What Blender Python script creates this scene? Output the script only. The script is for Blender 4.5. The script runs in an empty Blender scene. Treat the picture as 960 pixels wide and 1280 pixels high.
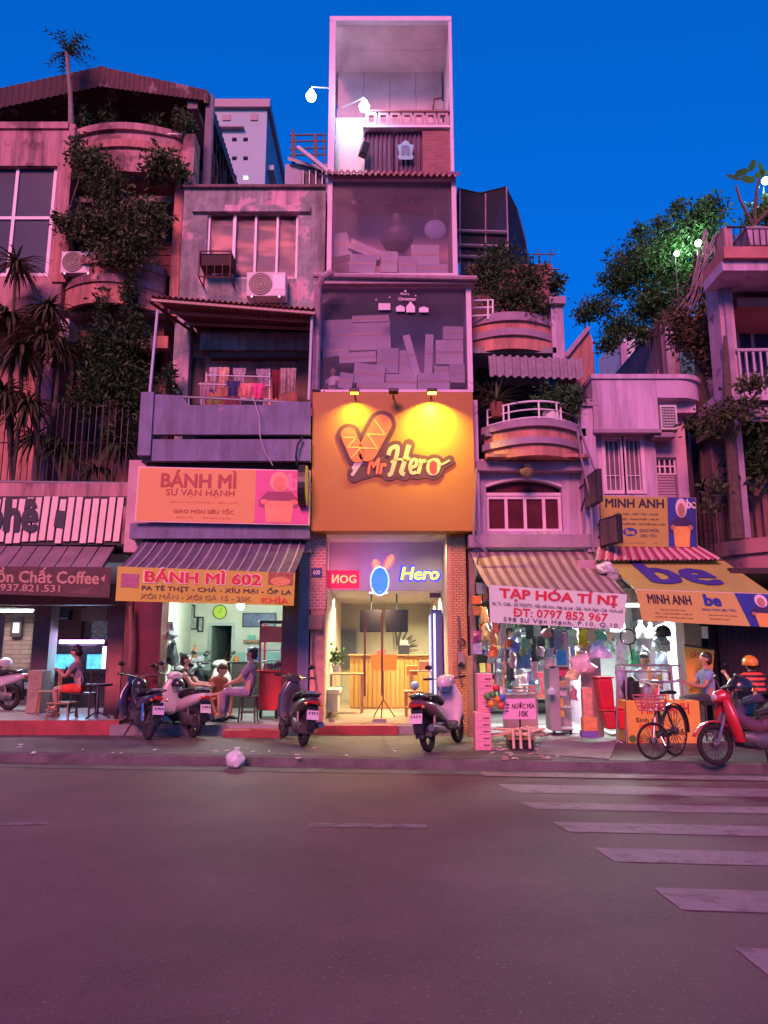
import bpy, math, random
import numpy as np
from mathutils import Vector as V, Matrix
R = math.radians
rnd = random.Random(11)
sc = bpy.context.scene
COL = sc.collection
# ---------------------------------------------------------------- camera
FPX, CAMH, PITCH = 930.0, 1.6, math.atan(172 / 930)
cam = bpy.data.objects.new('camera', bpy.data.cameras.new('camera'))
COL.objects.link(cam)
cam.location = (0, 0, CAMH); cam.rotation_euler = (R(90) + PITCH, 0, 0)
cam.data.sensor_fit = 'HORIZONTAL'; cam.data.sensor_width = 36; cam.data.lens = 36 * FPX / 960
cam.data.clip_end = 2000; cam.data.clip_start = .05
sc.camera = cam
# ---------------------------------------------------------------- dusk sky
wd = bpy.data.worlds.new('World'); sc.world = wd; wd.use_nodes = True
nt = wd.node_tree; nt.nodes.clear()
sky = nt.nodes.new('ShaderNodeTexSky'); sky.sky_type = 'NISHITA'; sky.sun_disc = False
sky.sun_elevation = R(12); sky.sun_rotation = R(180); sky.air_density = 1.0; sky.dust_density = .2; sky.ozone_density = 4
mx = nt.nodes.new('ShaderNodeMix'); mx.data_type = 'RGBA'; mx.blend_type = 'MULTIPLY'; mx.inputs[0].default_value = 1
mx.inputs[7].default_value = (.003, .355, 1.24, 1)
bg = nt.nodes.new('ShaderNodeBackground'); bg.inputs[1].default_value = .25
ow = nt.nodes.new('ShaderNodeOutputWorld')
gm = nt.nodes.new('ShaderNodeGamma'); gm.inputs[1].default_value = .5   # evens the dusk gradient
nt.links.new(sky.outputs[0], gm.inputs[0]); nt.links.new(gm.outputs[0], mx.inputs[6]); nt.links.new(mx.outputs[2], bg.inputs[0]); nt.links.new(bg.outputs[0], ow.inputs[0])
# one broad soft sun stands in for a pink LED light behind the viewer
sl = bpy.data.lights.new('sun', 'SUN'); sl.energy = 3.2; sl.angle = R(20); sl.color = (1, .25, .33)
so = bpy.data.objects.new('sun', sl); COL.objects.link(so)
SUNEL, SUNAZ = R(31), R(-14)   # comes from behind the camera, slightly left
sd = V((math.sin(SUNAZ) * math.cos(SUNEL), -math.cos(SUNAZ) * math.cos(SUNEL), math.sin(SUNEL)))
so.rotation_euler = sd.to_track_quat('Z', 'Y').to_euler()
vs = sc.view_settings
vs.view_transform = 'Standard'; vs.look = 'None'; vs.gamma = 1; vs.exposure = 0.42; vs.use_curve_mapping = False
sc.cycles.use_denoising = True; sc.cycles.max_bounces = 6; sc.cycles.transparent_max_bounces = 16
sc.cycles.diffuse_bounces = 3; sc.cycles.glossy_bounces = 3; sc.cycles.transmission_bounces = 4
sc.cycles.sample_clamp_indirect = 4; sc.cycles.caustics_reflective = False; sc.cycles.caustics_refractive = False
# ---------------------------------------------------------------- photo measurements -> places
CP, SP = math.cos(PITCH), math.sin(PITCH)
def W(px, py, Y):
    x = (px - 480) / FPX; y = (640 - py) / FPX
    t = Y / (CP - y * SP)
    return V((x * t, Y, CAMH + (SP + y * CP) * t))
def G(px, py, z=0.0):
    x = (px - 480) / FPX; y = (640 - py) / FPX
    t = (z - CAMH) / (SP + y * CP)
    return V((x * t, (CP - y * SP) * t, z))
def RC(px0, py0, px1, py1, Y):
    mxp, myp = (px0 + px1) / 2, (py0 + py1) / 2
    return W(px0, myp, Y).x, W(px1, myp, Y).x, W(mxp, py1, Y).z, W(mxp, py0, Y).z
SW = .12                                   # pavement height
def kerbY(x): return 10.75 - .1 * x
# ---------------------------------------------------------------- materials
MATS = {}
def mat(name, c, rough=.7, var=.2, scale=2.5, bump=0, bscale=60, metal=0, emit=0, spec=.5, c2=None, cut=.6, s2=1.2, coat=0, grime=0, streak=0):
    if name in MATS: return MATS[name]
    m = bpy.data.materials.new(name); m.use_nodes = True
    n = m.node_tree.nodes; l = m.node_tree.links
    b = n['Principled BSDF']
    b.inputs['Roughness'].default_value = rough; b.inputs['Metallic'].default_value = metal
    b.inputs['Specular IOR Level'].default_value = spec
    if coat: b.inputs['Coat Weight'].default_value = coat; b.inputs['Coat Roughness'].default_value = .08
    c = tuple(c) + (1,)
    b.inputs['Base Color'].default_value = c
    tc = n.new('ShaderNodeTexCoord')
    out = None
    if var > 0:
        nz = n.new('ShaderNodeTexNoise'); nz.inputs['Scale'].default_value = scale; nz.inputs['Detail'].default_value = 7; nz.inputs['Roughness'].default_value = .68
        if streak:
            mp = n.new('ShaderNodeMapping'); mp.inputs['Scale'].default_value = (1, 1, streak)
            l.new(tc.outputs['Object'], mp.inputs[0]); l.new(mp.outputs[0], nz.inputs['Vector'])
        else: l.new(tc.outputs['Object'], nz.inputs['Vector'])
        mr = n.new('ShaderNodeMapRange'); mr.inputs[1].default_value = .33; mr.inputs[2].default_value = .68
        l.new(nz.outputs[0], mr.inputs[0])
        mi = n.new('ShaderNodeMix'); mi.data_type = 'RGBA'
        mi.inputs[6].default_value = tuple(x * (1 - var) for x in c[:3]) + (1,)
        mi.inputs[7].default_value = tuple(min(1, x * (1 + var * .35)) for x in c[:3]) + (1,)
        l.new(mr.outputs[0], mi.inputs[0]); out = mi.outputs[2]
    if c2 is not None:
        nz2 = n.new('ShaderNodeTexNoise'); nz2.inputs['Scale'].default_value = s2; nz2.inputs['Detail'].default_value = 9; nz2.inputs['Roughness'].default_value = .6
        l.new(tc.outputs['Object'], nz2.inputs['Vector'])
        mr2 = n.new('ShaderNodeMapRange'); mr2.inputs[1].default_value = cut - .02; mr2.inputs[2].default_value = cut + .02
        l.new(nz2.outputs[0], mr2.inputs[0])
        mi2 = n.new('ShaderNodeMix'); mi2.data_type = 'RGBA'
        if out: l.new(out, mi2.inputs[6])
        else: mi2.inputs[6].default_value = c
        mi2.inputs[7].default_value = tuple(c2) + (1,)
        l.new(mr2.outputs[0], mi2.inputs[0]); out = mi2.outputs[2]
    if grime:
        mg = n.new('ShaderNodeMapping'); mg.inputs['Scale'].default_value = (4.5, 4.5, .45); l.new(tc.outputs['Object'], mg.inputs[0])
        ng = n.new('ShaderNodeTexNoise'); ng.inputs['Scale'].default_value = 1; ng.inputs['Detail'].default_value = 8; ng.inputs['Roughness'].default_value = .7; l.new(mg.outputs[0], ng.inputs['Vector'])
        qg = n.new('ShaderNodeMapRange'); qg.inputs[1].default_value = .43; qg.inputs[2].default_value = .66; qg.inputs[4].default_value = grime; l.new(ng.outputs[0], qg.inputs[0])
        ig = n.new('ShaderNodeMix'); ig.data_type = 'RGBA'; ig.inputs[7].default_value = (.07, .05, .05, 1); l.new(out, ig.inputs[6]); l.new(qg.outputs[0], ig.inputs[0]); out = ig.outputs[2]
    if out: l.new(out, b.inputs['Base Color'])
    if bump:
        nb = n.new('ShaderNodeTexNoise'); nb.inputs['Scale'].default_value = bscale; nb.inputs['Detail'].default_value = 4
        l.new(tc.outputs['Object'], nb.inputs['Vector'])
        bp = n.new('ShaderNodeBump'); bp.inputs['Strength'].default_value = bump; bp.inputs['Distance'].default_value = .02
        l.new(nb.outputs[0], bp.inputs['Height']); l.new(bp.outputs[0], b.inputs['Normal'])
    if emit:
        b.inputs['Emission Color'].default_value = c; b.inputs['Emission Strength'].default_value = emit
        if out: l.new(out, b.inputs['Emission Color'])
    MATS[name] = m
    return m
def glassmat(name, tint, through=.6, gloss=.25, haze=None, rough=.03):
    """thin window glass: mostly see-through, partly mirror, optionally with a diffuse haze"""
    m = bpy.data.materials.new(name); m.use_nodes = True
    n = m.node_tree.nodes; l = m.node_tree.links; n.clear()
    o = n.new('ShaderNodeOutputMaterial'); t = n.new('ShaderNodeBsdfTransparent'); t.inputs[0].default_value = tuple(tint) + (1,)
    g = n.new('ShaderNodeBsdfGlossy'); g.inputs['Roughness'].default_value = rough; g.inputs[0].default_value = (.9, .9, .95, 1)
    a = n.new('ShaderNodeMixShader'); lw = n.new('ShaderNodeLayerWeight'); lw.inputs[0].default_value = .25
    mr = n.new('ShaderNodeMapRange'); mr.inputs[3].default_value = gloss * .5; mr.inputs[4].default_value = min(1, gloss * 5)
    l.new(lw.outputs['Fresnel'], mr.inputs[0]); l.new(mr.outputs[0], a.inputs[0]); l.new(t.outputs[0], a.inputs[1]); l.new(g.outputs[0], a.inputs[2])
    last = a
    if haze:
        d = n.new('ShaderNodeBsdfDiffuse'); d.inputs[0].default_value = tuple(haze) + (1,)
        h = n.new('ShaderNodeMixShader'); tc = n.new('ShaderNodeTexCoord'); nz = n.new('ShaderNodeTexNoise'); nz.inputs['Scale'].default_value = 1.3; nz.inputs['Detail'].default_value = 6
        l.new(tc.outputs['Object'], nz.inputs[0]); q = n.new('ShaderNodeMapRange'); q.inputs[1].default_value = .3; q.inputs[2].default_value = .7
        q.inputs[3].default_value = (1 - through) * .75; q.inputs[4].default_value = (1 - through) * 1.25
        l.new(nz.outputs[0], q.inputs[0]); l.new(q.outputs[0], h.inputs[0]); l.new(a.outputs[0], h.inputs[1]); l.new(d.outputs[0], h.inputs[2]); last = h
    l.new(last.outputs[0], o.inputs[0]); MATS[name] = m
    return m
def leafmat(name, c, var=.5):
    m = bpy.data.materials.new(name); m.use_nodes = True
    n = m.node_tree.nodes; l = m.node_tree.links; b = n['Principled BSDF']
    b.inputs['Roughness'].default_value = .5; b.inputs['Specular IOR Level'].default_value = .3
    g = n.new('ShaderNodeNewGeometry'); r = n.new('ShaderNodeValToRGB')
    r.color_ramp.elements[0].color = tuple(x * (1 - var) for x in c) + (1,); r.color_ramp.elements[1].color = (min(1, c[0] * (1 + var)), min(1, c[1] * (1 + var)), c[2] * (1 + var * .5), 1)
    l.new(g.outputs['Random Per Island'], r.inputs[0]); l.new(r.outputs[0], b.inputs['Base Color'])
    t = n.new('ShaderNodeBsdfTranslucent'); l.new(r.outputs[0], t.inputs[0]); a = n.new('ShaderNodeMixShader'); a.inputs[0].default_value = .25
    l.new(b.outputs[0], a.inputs[1]); l.new(t.outputs[0], a.inputs[2]); l.new(a.outputs[0], n['Material Output'].inputs[0])
    MATS[name] = m
    return m
def brickmat(name, c1, c2, mort, bw, bh, msize=.012, rough=.5, bump=.4, axis='XZ'):
    m = bpy.data.materials.new(name); m.use_nodes = True
    n = m.node_tree.nodes; l = m.node_tree.links; b = n['Principled BSDF']; b.inputs['Roughness'].default_value = rough
    tc = n.new('ShaderNodeTexCoord'); sp = n.new('ShaderNodeSeparateXYZ'); cb = n.new('ShaderNodeCombineXYZ')
    ad = n.new('ShaderNodeMath'); ad.operation = 'ADD'
    l.new(tc.outputs['Object'], sp.inputs[0]); l.new(sp.outputs[0], ad.inputs[0]); l.new(sp.outputs[1], ad.inputs[1])
    l.new(ad.outputs[0], cb.inputs[0]); l.new(sp.outputs[2 if axis == 'XZ' else 1], cb.inputs[1])
    k = n.new('ShaderNodeTexBrick'); k.inputs['Scale'].default_value = 1; k.inputs['Mortar Size'].default_value = msize
    k.inputs['Brick Width'].default_value = bw; k.inputs['Row Height'].default_value = bh
    k.inputs['Color1'].default_value = tuple(c1) + (1,); k.inputs['Color2'].default_value = tuple(c2) + (1,); k.inputs['Mortar'].default_value = tuple(mort) + (1,)
    l.new(cb.outputs[0], k.inputs[0])
    nz = n.new('ShaderNodeTexNoise'); nz.inputs['Scale'].default_value = 2; nz.inputs['Detail'].default_value = 6; l.new(tc.outputs['Object'], nz.inputs[0])
    mi = n.new('ShaderNodeMix'); mi.data_type = 'RGBA'; mi.blend_type = 'MULTIPLY'; mi.inputs[0].default_value = .5
    l.new(k.outputs[0], mi.inputs[6]); l.new(nz.outputs[0], mi.inputs[7]); l.new(mi.outputs[2], b.inputs['Base Color'])
    bp = n.new('ShaderNodeBump'); bp.invert = True; bp.inputs['Strength'].default_value = bump; bp.inputs['Distance'].default_value = .01
    l.new(k.outputs[1], bp.inputs['Height']); l.new(bp.outputs[0], b.inputs['Normal']); MATS[name] = m
    return m
# ---------------------------------------------------------------- mesh building
class MB:
    def __init__(s): s.v = []; s.f = []
    def add(s, vs, fs):
        o = len(s.v); s.v += [tuple(p) for p in vs]; s.f += [tuple(i + o for i in f) for f in fs]; return s
    def box(s, x0, x1, y0, y1, z0, z1):
        return s.add([(x0, y0, z0), (x1, y0, z0), (x1, y1, z0), (x0, y1, z0), (x0, y0, z1), (x1, y0, z1), (x1, y1, z1), (x0, y1, z1)],
                     [(0, 3, 2, 1), (4, 5, 6, 7), (0, 1, 5, 4), (1, 2, 6, 5), (2, 3, 7, 6), (3, 0, 4, 7)])
    def obox(s, c, size, rot=(0, 0, 0)):
        m = Matrix.Rotation(rot[2], 3, 'Z') @ Matrix.Rotation(rot[1], 3, 'Y') @ Matrix.Rotation(rot[0], 3, 'X'); c = V(c)
        b = MB().box(-size[0] / 2, size[0] / 2, -size[1] / 2, size[1] / 2, -size[2] / 2, size[2] / 2)
        return s.add([m @ V(p) + c for p in b.v], b.f)
    def hexa(s, bot, top):
        return s.add(list(bot) + list(top), [(3, 2, 1, 0), (4, 5, 6, 7), (0, 1, 5, 4), (1, 2, 6, 5), (2, 3, 7, 6), (3, 0, 4, 7)])
    def prism(s, poly, vec):
        n = len(poly); vec = V(vec); a = [V(p) for p in poly]
        fs = [tuple(range(n)), tuple(range(2 * n - 1, n - 1, -1))] + [(i, i + n, (i + 1) % n + n, (i + 1) % n) for i in range(n)]
        return s.add(a + [p + vec for p in a], fs)
    def tube(s, pts, r, seg=6, cap=True):
        pts = [V(p) for p in pts]; rs = r if isinstance(r, (list, tuple)) else [r] * len(pts)
        vs = []; fs = []; prev = None
        for i, p in enumerate(pts):
            d = (pts[min(i + 1, len(pts) - 1)] - pts[max(i - 1, 0)]).normalized()
            if prev is None: u = d.orthogonal().normalized()
            else: u = (prev - d * prev.dot(d)); u = u.normalized() if u.length > 1e-6 else d.orthogonal().normalized()
            prev = u; w = d.cross(u)
            for k in range(seg):
                a = 2 * math.pi * k / seg
                vs.append(p + (u * math.cos(a) + w * math.sin(a)) * rs[i])
        for i in range(len(pts) - 1):
            for k in range(seg):
                fs.append((i * seg + k, i * seg + (k + 1) % seg, (i + 1) * seg + (k + 1) % seg, (i + 1) * seg + k))
        if cap:
            fs.append(tuple(range(seg - 1, -1, -1))); e = (len(pts) - 1) * seg; fs.append(tuple(range(e, e + seg)))
        return s.add(vs, fs)
    def loft(s, secs, seg=14, cap=True):
        """secs: (centre, u half-axis vector, v half-axis vector, exponent)"""
        vs = []; fs = []
        for c, u, w, e in secs:
            c, u, w = V(c), V(u), V(w)
            for k in range(seg):
                a = 2 * math.pi * k / seg; ca, sa = math.cos(a), math.sin(a)
                vs.append(c + u * (math.copysign(abs(ca) ** (2 / e), ca)) + w * (math.copysign(abs(sa) ** (2 / e), sa)))
        for i in range(len(secs) - 1):
            for k in range(seg):
                fs.append((i * seg + k, i * seg + (k + 1) % seg, (i + 1) * seg + (k + 1) % seg, (i + 1) * seg + k))
        if cap:
            fs.append(tuple(range(seg - 1, -1, -1))); e = (len(secs) - 1) * seg; fs.append(tuple(range(e, e + seg)))
        return s.add(vs, fs)
    def sphere(s, c, r, seg=12, rings=8, z0=-1, z1=1):
        c = V(c); r = (r, r, r) if not isinstance(r, (tuple, list)) else r
        secs = []
        a0, a1 = math.asin(z0), math.asin(z1)
        for i in range(rings + 1):
            a = a0 + (a1 - a0) * i / rings; q = max(math.cos(a), .02)
            secs.append((c + V((0, 0, r[2] * math.sin(a))), (r[0] * q, 0, 0), (0, r[1] * q, 0), 2))
        return s.loft(secs, seg)
    def lathe(s, prof, c, seg=14, axis='Z'):
        c = V(c); ax = {'Z': ((1, 0, 0), (0, 1, 0), (0, 0, 1)), 'Y': ((0, 0, 1), (1, 0, 0), (0, 1, 0)), 'X': ((0, 1, 0), (0, 0, 1), (1, 0, 0))}[axis]
        return s.loft([(c + V(ax[2]) * h, V(ax[0]) * max(r, .0005), V(ax[1]) * max(r, .0005), 2) for r, h in prof], seg)
    def torus(s, c, Rr, r, axis='X', seg=24, sec=7, flat=1):
        c = V(c); ax = {'X': (V((0, 1, 0)), V((0, 0, 1)), V((1, 0, 0))), 'Y': (V((1, 0, 0)), V((0, 0, 1)), V((0, 1, 0))), 'Z': (V((1, 0, 0)), V((0, 1, 0)), V((0, 0, 1)))}[axis]
        vs = []; fs = []
        for i in range(seg):
            a = 2 * math.pi * i / seg; d = ax[0] * math.cos(a) + ax[1] * math.sin(a)
            for k in range(sec):
                b = 2 * math.pi * k / sec; vs.append(c + d * (Rr + r * math.cos(b)) + ax[2] * (r * flat * math.sin(b)))
        for i in range(seg):
            for k in range(sec):
                j = (i + 1) % seg; q = (k + 1) % sec
                fs.append((i * sec + k, j * sec + k, j * sec + q, i * sec + q))
        return s.add(vs, fs)
    def grid(s, nu, nv, fn):
        vs = [fn(i / nu, j / nv) for j in range(nv + 1) for i in range(nu + 1)]
        return s.add(vs, [(j * (nu + 1) + i, j * (nu + 1) + i + 1, (j + 1) * (nu + 1) + i + 1, (j + 1) * (nu + 1) + i) for j in range(nv) for i in range(nu)])
    def slab(s, nu, nv, fn, nrm, th):
        """a curved sheet with thickness"""
        n = V(nrm) * th; o = len(s.v); s.grid(nu, nv, fn); k = len(s.v) - o
        top = [V(p) for p in s.v[o:]]; s.v += [tuple(p - n) for p in top]
        s.f += [tuple(i + k for i in reversed(f)) for f in s.f[-nu * nv:]]
        w = nu + 1
        rim = [i for i in range(w)] + [j * w + nu for j in range(1, nv + 1)] + [nv * w + i for i in range(nu - 1, -1, -1)] + [j * w for j in range(nv - 1, 0, -1)]
        for a, b in zip(rim, rim[1:] + rim[:1]): s.f.append((o + b, o + a, o + a + k, o + b + k))
        return s
MESH_SMOOTH = R(38)
def worldloc(o):
    p = V((0, 0, 0))
    while o: p += o.location; o = o.parent
    return p
def obj(name, mb, m, parent=None, local=False, smooth=False, bev=0, sub=0, solid=0):
    me = bpy.data.meshes.new(name)
    vs = mb.v
    if parent is not None and not local:
        q = worldloc(parent); vs = [(a[0] - q.x, a[1] - q.y, a[2] - q.z) for a in vs]
    me.from_pydata([tuple(p) for p in vs], [], mb.f); me.materials.append(m)
    if smooth:
        me.polygons.foreach_set('use_smooth', [True] * len(me.polygons)); me.set_sharp_from_angle(angle=MESH_SMOOTH)
    me.update()
    o = bpy.data.objects.new(name, me); COL.objects.link(o); o.parent = parent
    if solid: q = o.modifiers.new('s', 'SOLIDIFY'); q.thickness = solid; q.offset = 0
    if bev: q = o.modifiers.new('b', 'BEVEL'); q.width = bev; q.segments = 2; q.limit_method = 'ANGLE'; q.angle_limit = R(50)
    if sub: q = o.modifiers.new('u', 'SUBSURF'); q.levels = sub; q.render_levels = sub
    return o
def thing(name, label, cat, loc=(0, 0, 0), rz=0, group=None):
    o = bpy.data.objects.new(name, None); COL.objects.link(o); o.empty_display_size = .1
    o.location = loc; o.rotation_euler = (0, 0, rz); return tag(o, label, cat, group)
def tag(o, label=None, cat=None, group=None, kind=None):
    if label: o['label'] = label
    if cat: o['category'] = cat
    if group: o['group'] = group
    if kind: o['kind'] = kind
    return o
def dup(root, loc, rz=0, label=None, group=None):
    r = root.copy(); COL.objects.link(r); r.location = loc; r.rotation_euler = (0, 0, rz)
    if label: r['label'] = label
    if group: r['group'] = group
    for ch in list(root.children):
        c = ch.copy(); COL.objects.link(c); c.parent = r
        for g in ch.children:
            d = g.copy(); COL.objects.link(d); d.parent = c
    return r
def pb(parent, name, m, px0, py0, px1, py1, Y, dep=.1, bev=0, **k):
    x0, x1, z0, z1 = RC(px0, py0, px1, py1, Y)
    return obj(name, MB().box(x0, x1, Y, Y + dep, z0, z1), m, parent, bev=bev, **k)
def holewall(x0, x1, z0, z1, Y, dep, holes):
    """a wall facing the street with real openings: holes are (x0,x1,z0,z1)"""
    xs = sorted({x0, x1, *[min(max(h[i], x0), x1) for h in holes for i in (0, 1)]}); zs = sorted({z0, z1, *[min(max(h[i], z0), z1) for h in holes for i in (2, 3)]})
    full = lambda i, j: 0 <= i < len(xs) - 1 and 0 <= j < len(zs) - 1 and not any(h[0] - 1e-6 < (xs[i] + xs[i + 1]) / 2 < h[1] + 1e-6 and h[2] - 1e-6 < (zs[j] + zs[j + 1]) / 2 < h[3] + 1e-6 for h in holes)
    b = MB(); id = {}
    def p(i, j, k):
        if (i, j, k) not in id: id[(i, j, k)] = len(b.v); b.v.append((xs[i], Y + dep * k, zs[j]))
        return id[(i, j, k)]
    for i in range(len(xs) - 1):
        for j in range(len(zs) - 1):
            if not full(i, j): continue
            b.f.append((p(i, j, 0), p(i + 1, j, 0), p(i + 1, j + 1, 0), p(i, j + 1, 0)))
            b.f.append((p(i, j + 1, 1), p(i + 1, j + 1, 1), p(i + 1, j, 1), p(i, j, 1)))
            if not full(i - 1, j): b.f.append((p(i, j, 1), p(i, j, 0), p(i, j + 1, 0), p(i, j + 1, 1)))
            if not full(i + 1, j): b.f.append((p(i + 1, j, 0), p(i + 1, j, 1), p(i + 1, j + 1, 1), p(i + 1, j + 1, 0)))
            if not full(i, j - 1): b.f.append((p(i, j, 1), p(i + 1, j, 1), p(i + 1, j, 0), p(i, j, 0)))
            if not full(i, j + 1): b.f.append((p(i, j + 1, 0), p(i + 1, j + 1, 0), p(i + 1, j + 1, 1), p(i, j + 1, 1)))
    return b
# ---------------------------------------------------------------- signs and lettering
class Panel:
    def __init__(s, bl, br, tr, tl):
        s.c = [V(bl), V(br), V(tr), V(tl)]; s.n = (s.c[1] - s.c[0]).cross(s.c[3] - s.c[0]).normalized()
    def pt(s, u, v, o=0):
        a, b, c, d = s.c
        return a * (1 - u) * (1 - v) + b * u * (1 - v) + c * u * v + d * (1 - u) * v + s.n * o
    def board(s, th=.03):
        if abs((s.c[2] - s.c[0]).dot(s.n)) > .004: return MB().slab(16, 8, lambda u, v: s.pt(u, v), s.n, th)
        return MB().hexa([s.pt(0, 0, -th), s.pt(1, 0, -th), s.pt(1, 0), s.pt(0, 0)], [s.pt(0, 1, -th), s.pt(1, 1, -th), s.pt(1, 1), s.pt(0, 1)])
def ppanel(px0, py0, px1, py1, Y):
    x0, x1, z0, z1 = RC(px0, py0, px1, py1, Y)
    return Panel((x0, Y, z0), (x1, Y, z0), (x1, Y, z1), (x0, Y, z1))
TXT = {}
def txt(s, weight=0, shear=0, space=1):
    k = (s, weight, shear, space)
    if k not in TXT:
        cu = bpy.data.curves.new('t', 'FONT'); cu.body = s; cu.offset = weight; cu.shear = shear; cu.space_character = space; cu.resolution_u = 2
        o = bpy.data.objects.new('t', cu); COL.objects.link(o)
        me = o.evaluated_get(bpy.context.evaluated_depsgraph_get()).to_mesh()
        vs = [(v.co.x, v.co.y) for v in me.vertices]; fs = [tuple(p.vertices) for p in me.polygons]
        bpy.data.objects.remove(o); bpy.data.curves.remove(cu)
        xs = [a for a, _ in vs] or [0, 1]; ys = [b for _, b in vs] or [0, 1]
        x0, x1, y0, y1 = min(xs), max(xs), min(ys), max(ys)
        TXT[k] = ([((a - x0) / (x1 - x0 or 1), (b - y0) / (y1 - y0 or 1)) for a, b in vs], fs, x1 - x0 or 1, y1 - y0 or 1)
    return TXT[k]
def letters(pn, s, u0, v0, u1, v1, m, parent, name='lettering', weight=.02, shear=0, off=.006, space=1, mirror=False):
    """printed words; heavy faces are struck several times, large ones are cut into single letters"""
    o0 = 0; vs, fs, tw, th = txt(s, o0, shear, space); ex = weight - o0
    sh = [(0, 0)] + ([(ex * a / tw, ex * c / th) for a, c in ((1, 0), (-1, 0), (.5, .6), (-.5, .6), (.5, -.6), (-.5, -.6))] if ex > .003 else [])
    root = list(range(len(vs)))
    def find(i):
        while root[i] != i: root[i] = root[root[i]]; i = root[i]
        return i
    for f in fs:
        for i in f[1:]: root[find(i)] = find(f[0])
    big = (v1 - v0) * (pn.c[3] - pn.c[0]).length > .1 and len(s) < 20
    comp = {}
    for i in range(len(vs)): comp.setdefault(find(i), []).append(i)
    spans = sorted((min(vs[i][0] for i in c), max(vs[i][0] for i in c), r) for r, c in comp.items()); grp = []; cur = None
    for a, b_, r in spans:
        if cur and (not big or a < cur[1] - .3 * min(b_ - a, cur[1] - cur[0])): cur[1] = max(cur[1], b_); cur[2].add(r)
        else: cur = [a, b_, {r}]; grp.append(cur)
    last = None
    for g in grp:
        b = MB(); ff = [f for f in fs if find(f[0]) in g[2]]; ids = sorted({i for f in ff for i in f}); rm = {i: k for k, i in enumerate(ids)}
        for k, (du, dv) in enumerate(sh):
            pts = [(vs[i][0] + du, vs[i][1] + dv) for i in ids]
            b.add([pn.pt(u0 + (u1 - u0) * ((1 - a) if mirror else a), v0 + (v1 - v0) * c, off + k * .0006) for a, c in pts], [tuple(rm[i] for i in (reversed(f) if mirror else f)) for f in ff])
        last = obj('letter' if len(grp) > 1 else name, b, m, parent)
    return last
def patch(pn, uv, m, parent, name='print', off=.004, th=0):
    b = MB()
    if th: b.prism([pn.pt(u, v, off) for u, v in uv], pn.n * th)
    else: b.add([pn.pt(u, v, off) for u, v in uv], [tuple(range(len(uv)))])
    return obj(name, b, m, parent)
def ell(cu, cv, ru, rv, n=18, a0=0, a1=360):
    return [(cu + ru * math.cos(R(a0 + (a1 - a0) * i / n)), cv + rv * math.sin(R(a0 + (a1 - a0) * i / n))) for i in range(n + (0 if a1 - a0 == 360 else 1))]
def urect(u0, v0, u1, v1): return [(u0, v0), (u1, v0), (u1, v1), (u0, v1)]
def stroke(pn, uv, wu, asp, m, parent, name, off=.006, closed=False):
    """a painted or bent-tube line on a panel; asp = panel width / height"""
    b = MB(); L = []; Rr = []
    n = len(uv)
    for i, (u, v) in enumerate(uv):
        a = uv[(i - 1) % n] if (closed or i) else uv[i]; c = uv[(i + 1) % n] if (closed or i < n - 1) else uv[i]
        dx, dy = (c[0] - a[0]) * asp, c[1] - a[1]; d = math.hypot(dx, dy) or 1
        nx, ny = -dy / d * wu / 2, dx / d * wu / 2
        L.append(pn.pt(u + nx / asp, v + ny, off)); Rr.append(pn.pt(u - nx / asp, v - ny, off))
    q = n if closed else n - 1
    b.add(L + Rr, [(n + i, n + (i + 1) % n, (i + 1) % n, i) for i in range(q)])
    return obj(name, b, m, parent)
# ---------------------------------------------------------------- lamps
def light(parent, loc, e, color, size=.3, typ='AREA', rot=(0, 0, 0), spread=None, blend=.5, angle=90):
    l = bpy.data.lights.new('light', typ); l.energy = e; l.color = color
    if typ == 'AREA': l.size = size
    else: l.shadow_soft_size = size
    if typ == 'SPOT': l.spot_size = R(angle); l.spot_blend = blend
    if spread and typ == 'AREA': l.spread = R(spread)
    o = bpy.data.objects.new('light', l); COL.objects.link(o); o.parent = parent
    o.location = V(loc) - worldloc(parent); o.rotation_euler = rot
    return o
# ---------------------------------------------------------------- leaves
def leafcloud(name, blobs, n, size, m, parent, seed=1, droop=0., aspect=.45, shell=.45):
    g = np.random.default_rng(seed); w = np.array([b[6] if len(b) > 6 else b[3] * b[4] * b[5] for b in blobs]); w = w / w.sum()
    k = g.choice(len(blobs), n, p=w); B = np.array([b[:6] for b in blobs])[k]
    d = g.normal(size=(n, 3)); d /= np.linalg.norm(d, axis=1)[:, None]
    r = g.random(n) ** shell; lump = 1 + .35 * np.sin(d[:, 0] * 5 + k) * np.sin(d[:, 2] * 6 + 2 * k) + .2 * g.normal(size=n)
    c = B[:, :3] + d * B[:, 3:6] * (r * lump)[:, None]
    ax = g.normal(size=(n, 3)); ax[:, 2] -= droop * 1.5; ax /= np.linalg.norm(ax, axis=1)[:, None]
    t = np.cross(ax, g.normal(size=(n, 3))); t /= np.linalg.norm(t, axis=1)[:, None]
    nn = np.cross(ax, t)
    L = (size * (.6 + .8 * g.random(n)))[:, None]
    q = worldloc(parent) if parent else V((0, 0, 0)); c = c - np.array(q)
    a = c; tip = c + ax * L; s1 = c + ax * L * .5 + t * L * aspect * .5 + nn * L * .1; s2 = c + ax * L * .5 - t * L * aspect * .5 + nn * L * .1
    vs = np.stack([a, s1, tip, s2], 1).reshape(-1, 3)
    me = bpy.data.meshes.new(name); i = np.arange(n)[:, None] * 4 + np.array([[0, 1, 2, 3]])
    me.from_pydata(vs.tolist(), [], i.tolist()); me.materials.append(m)
    o = bpy.data.objects.new(name, me); COL.objects.link(o); o.parent = parent
    return o
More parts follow.
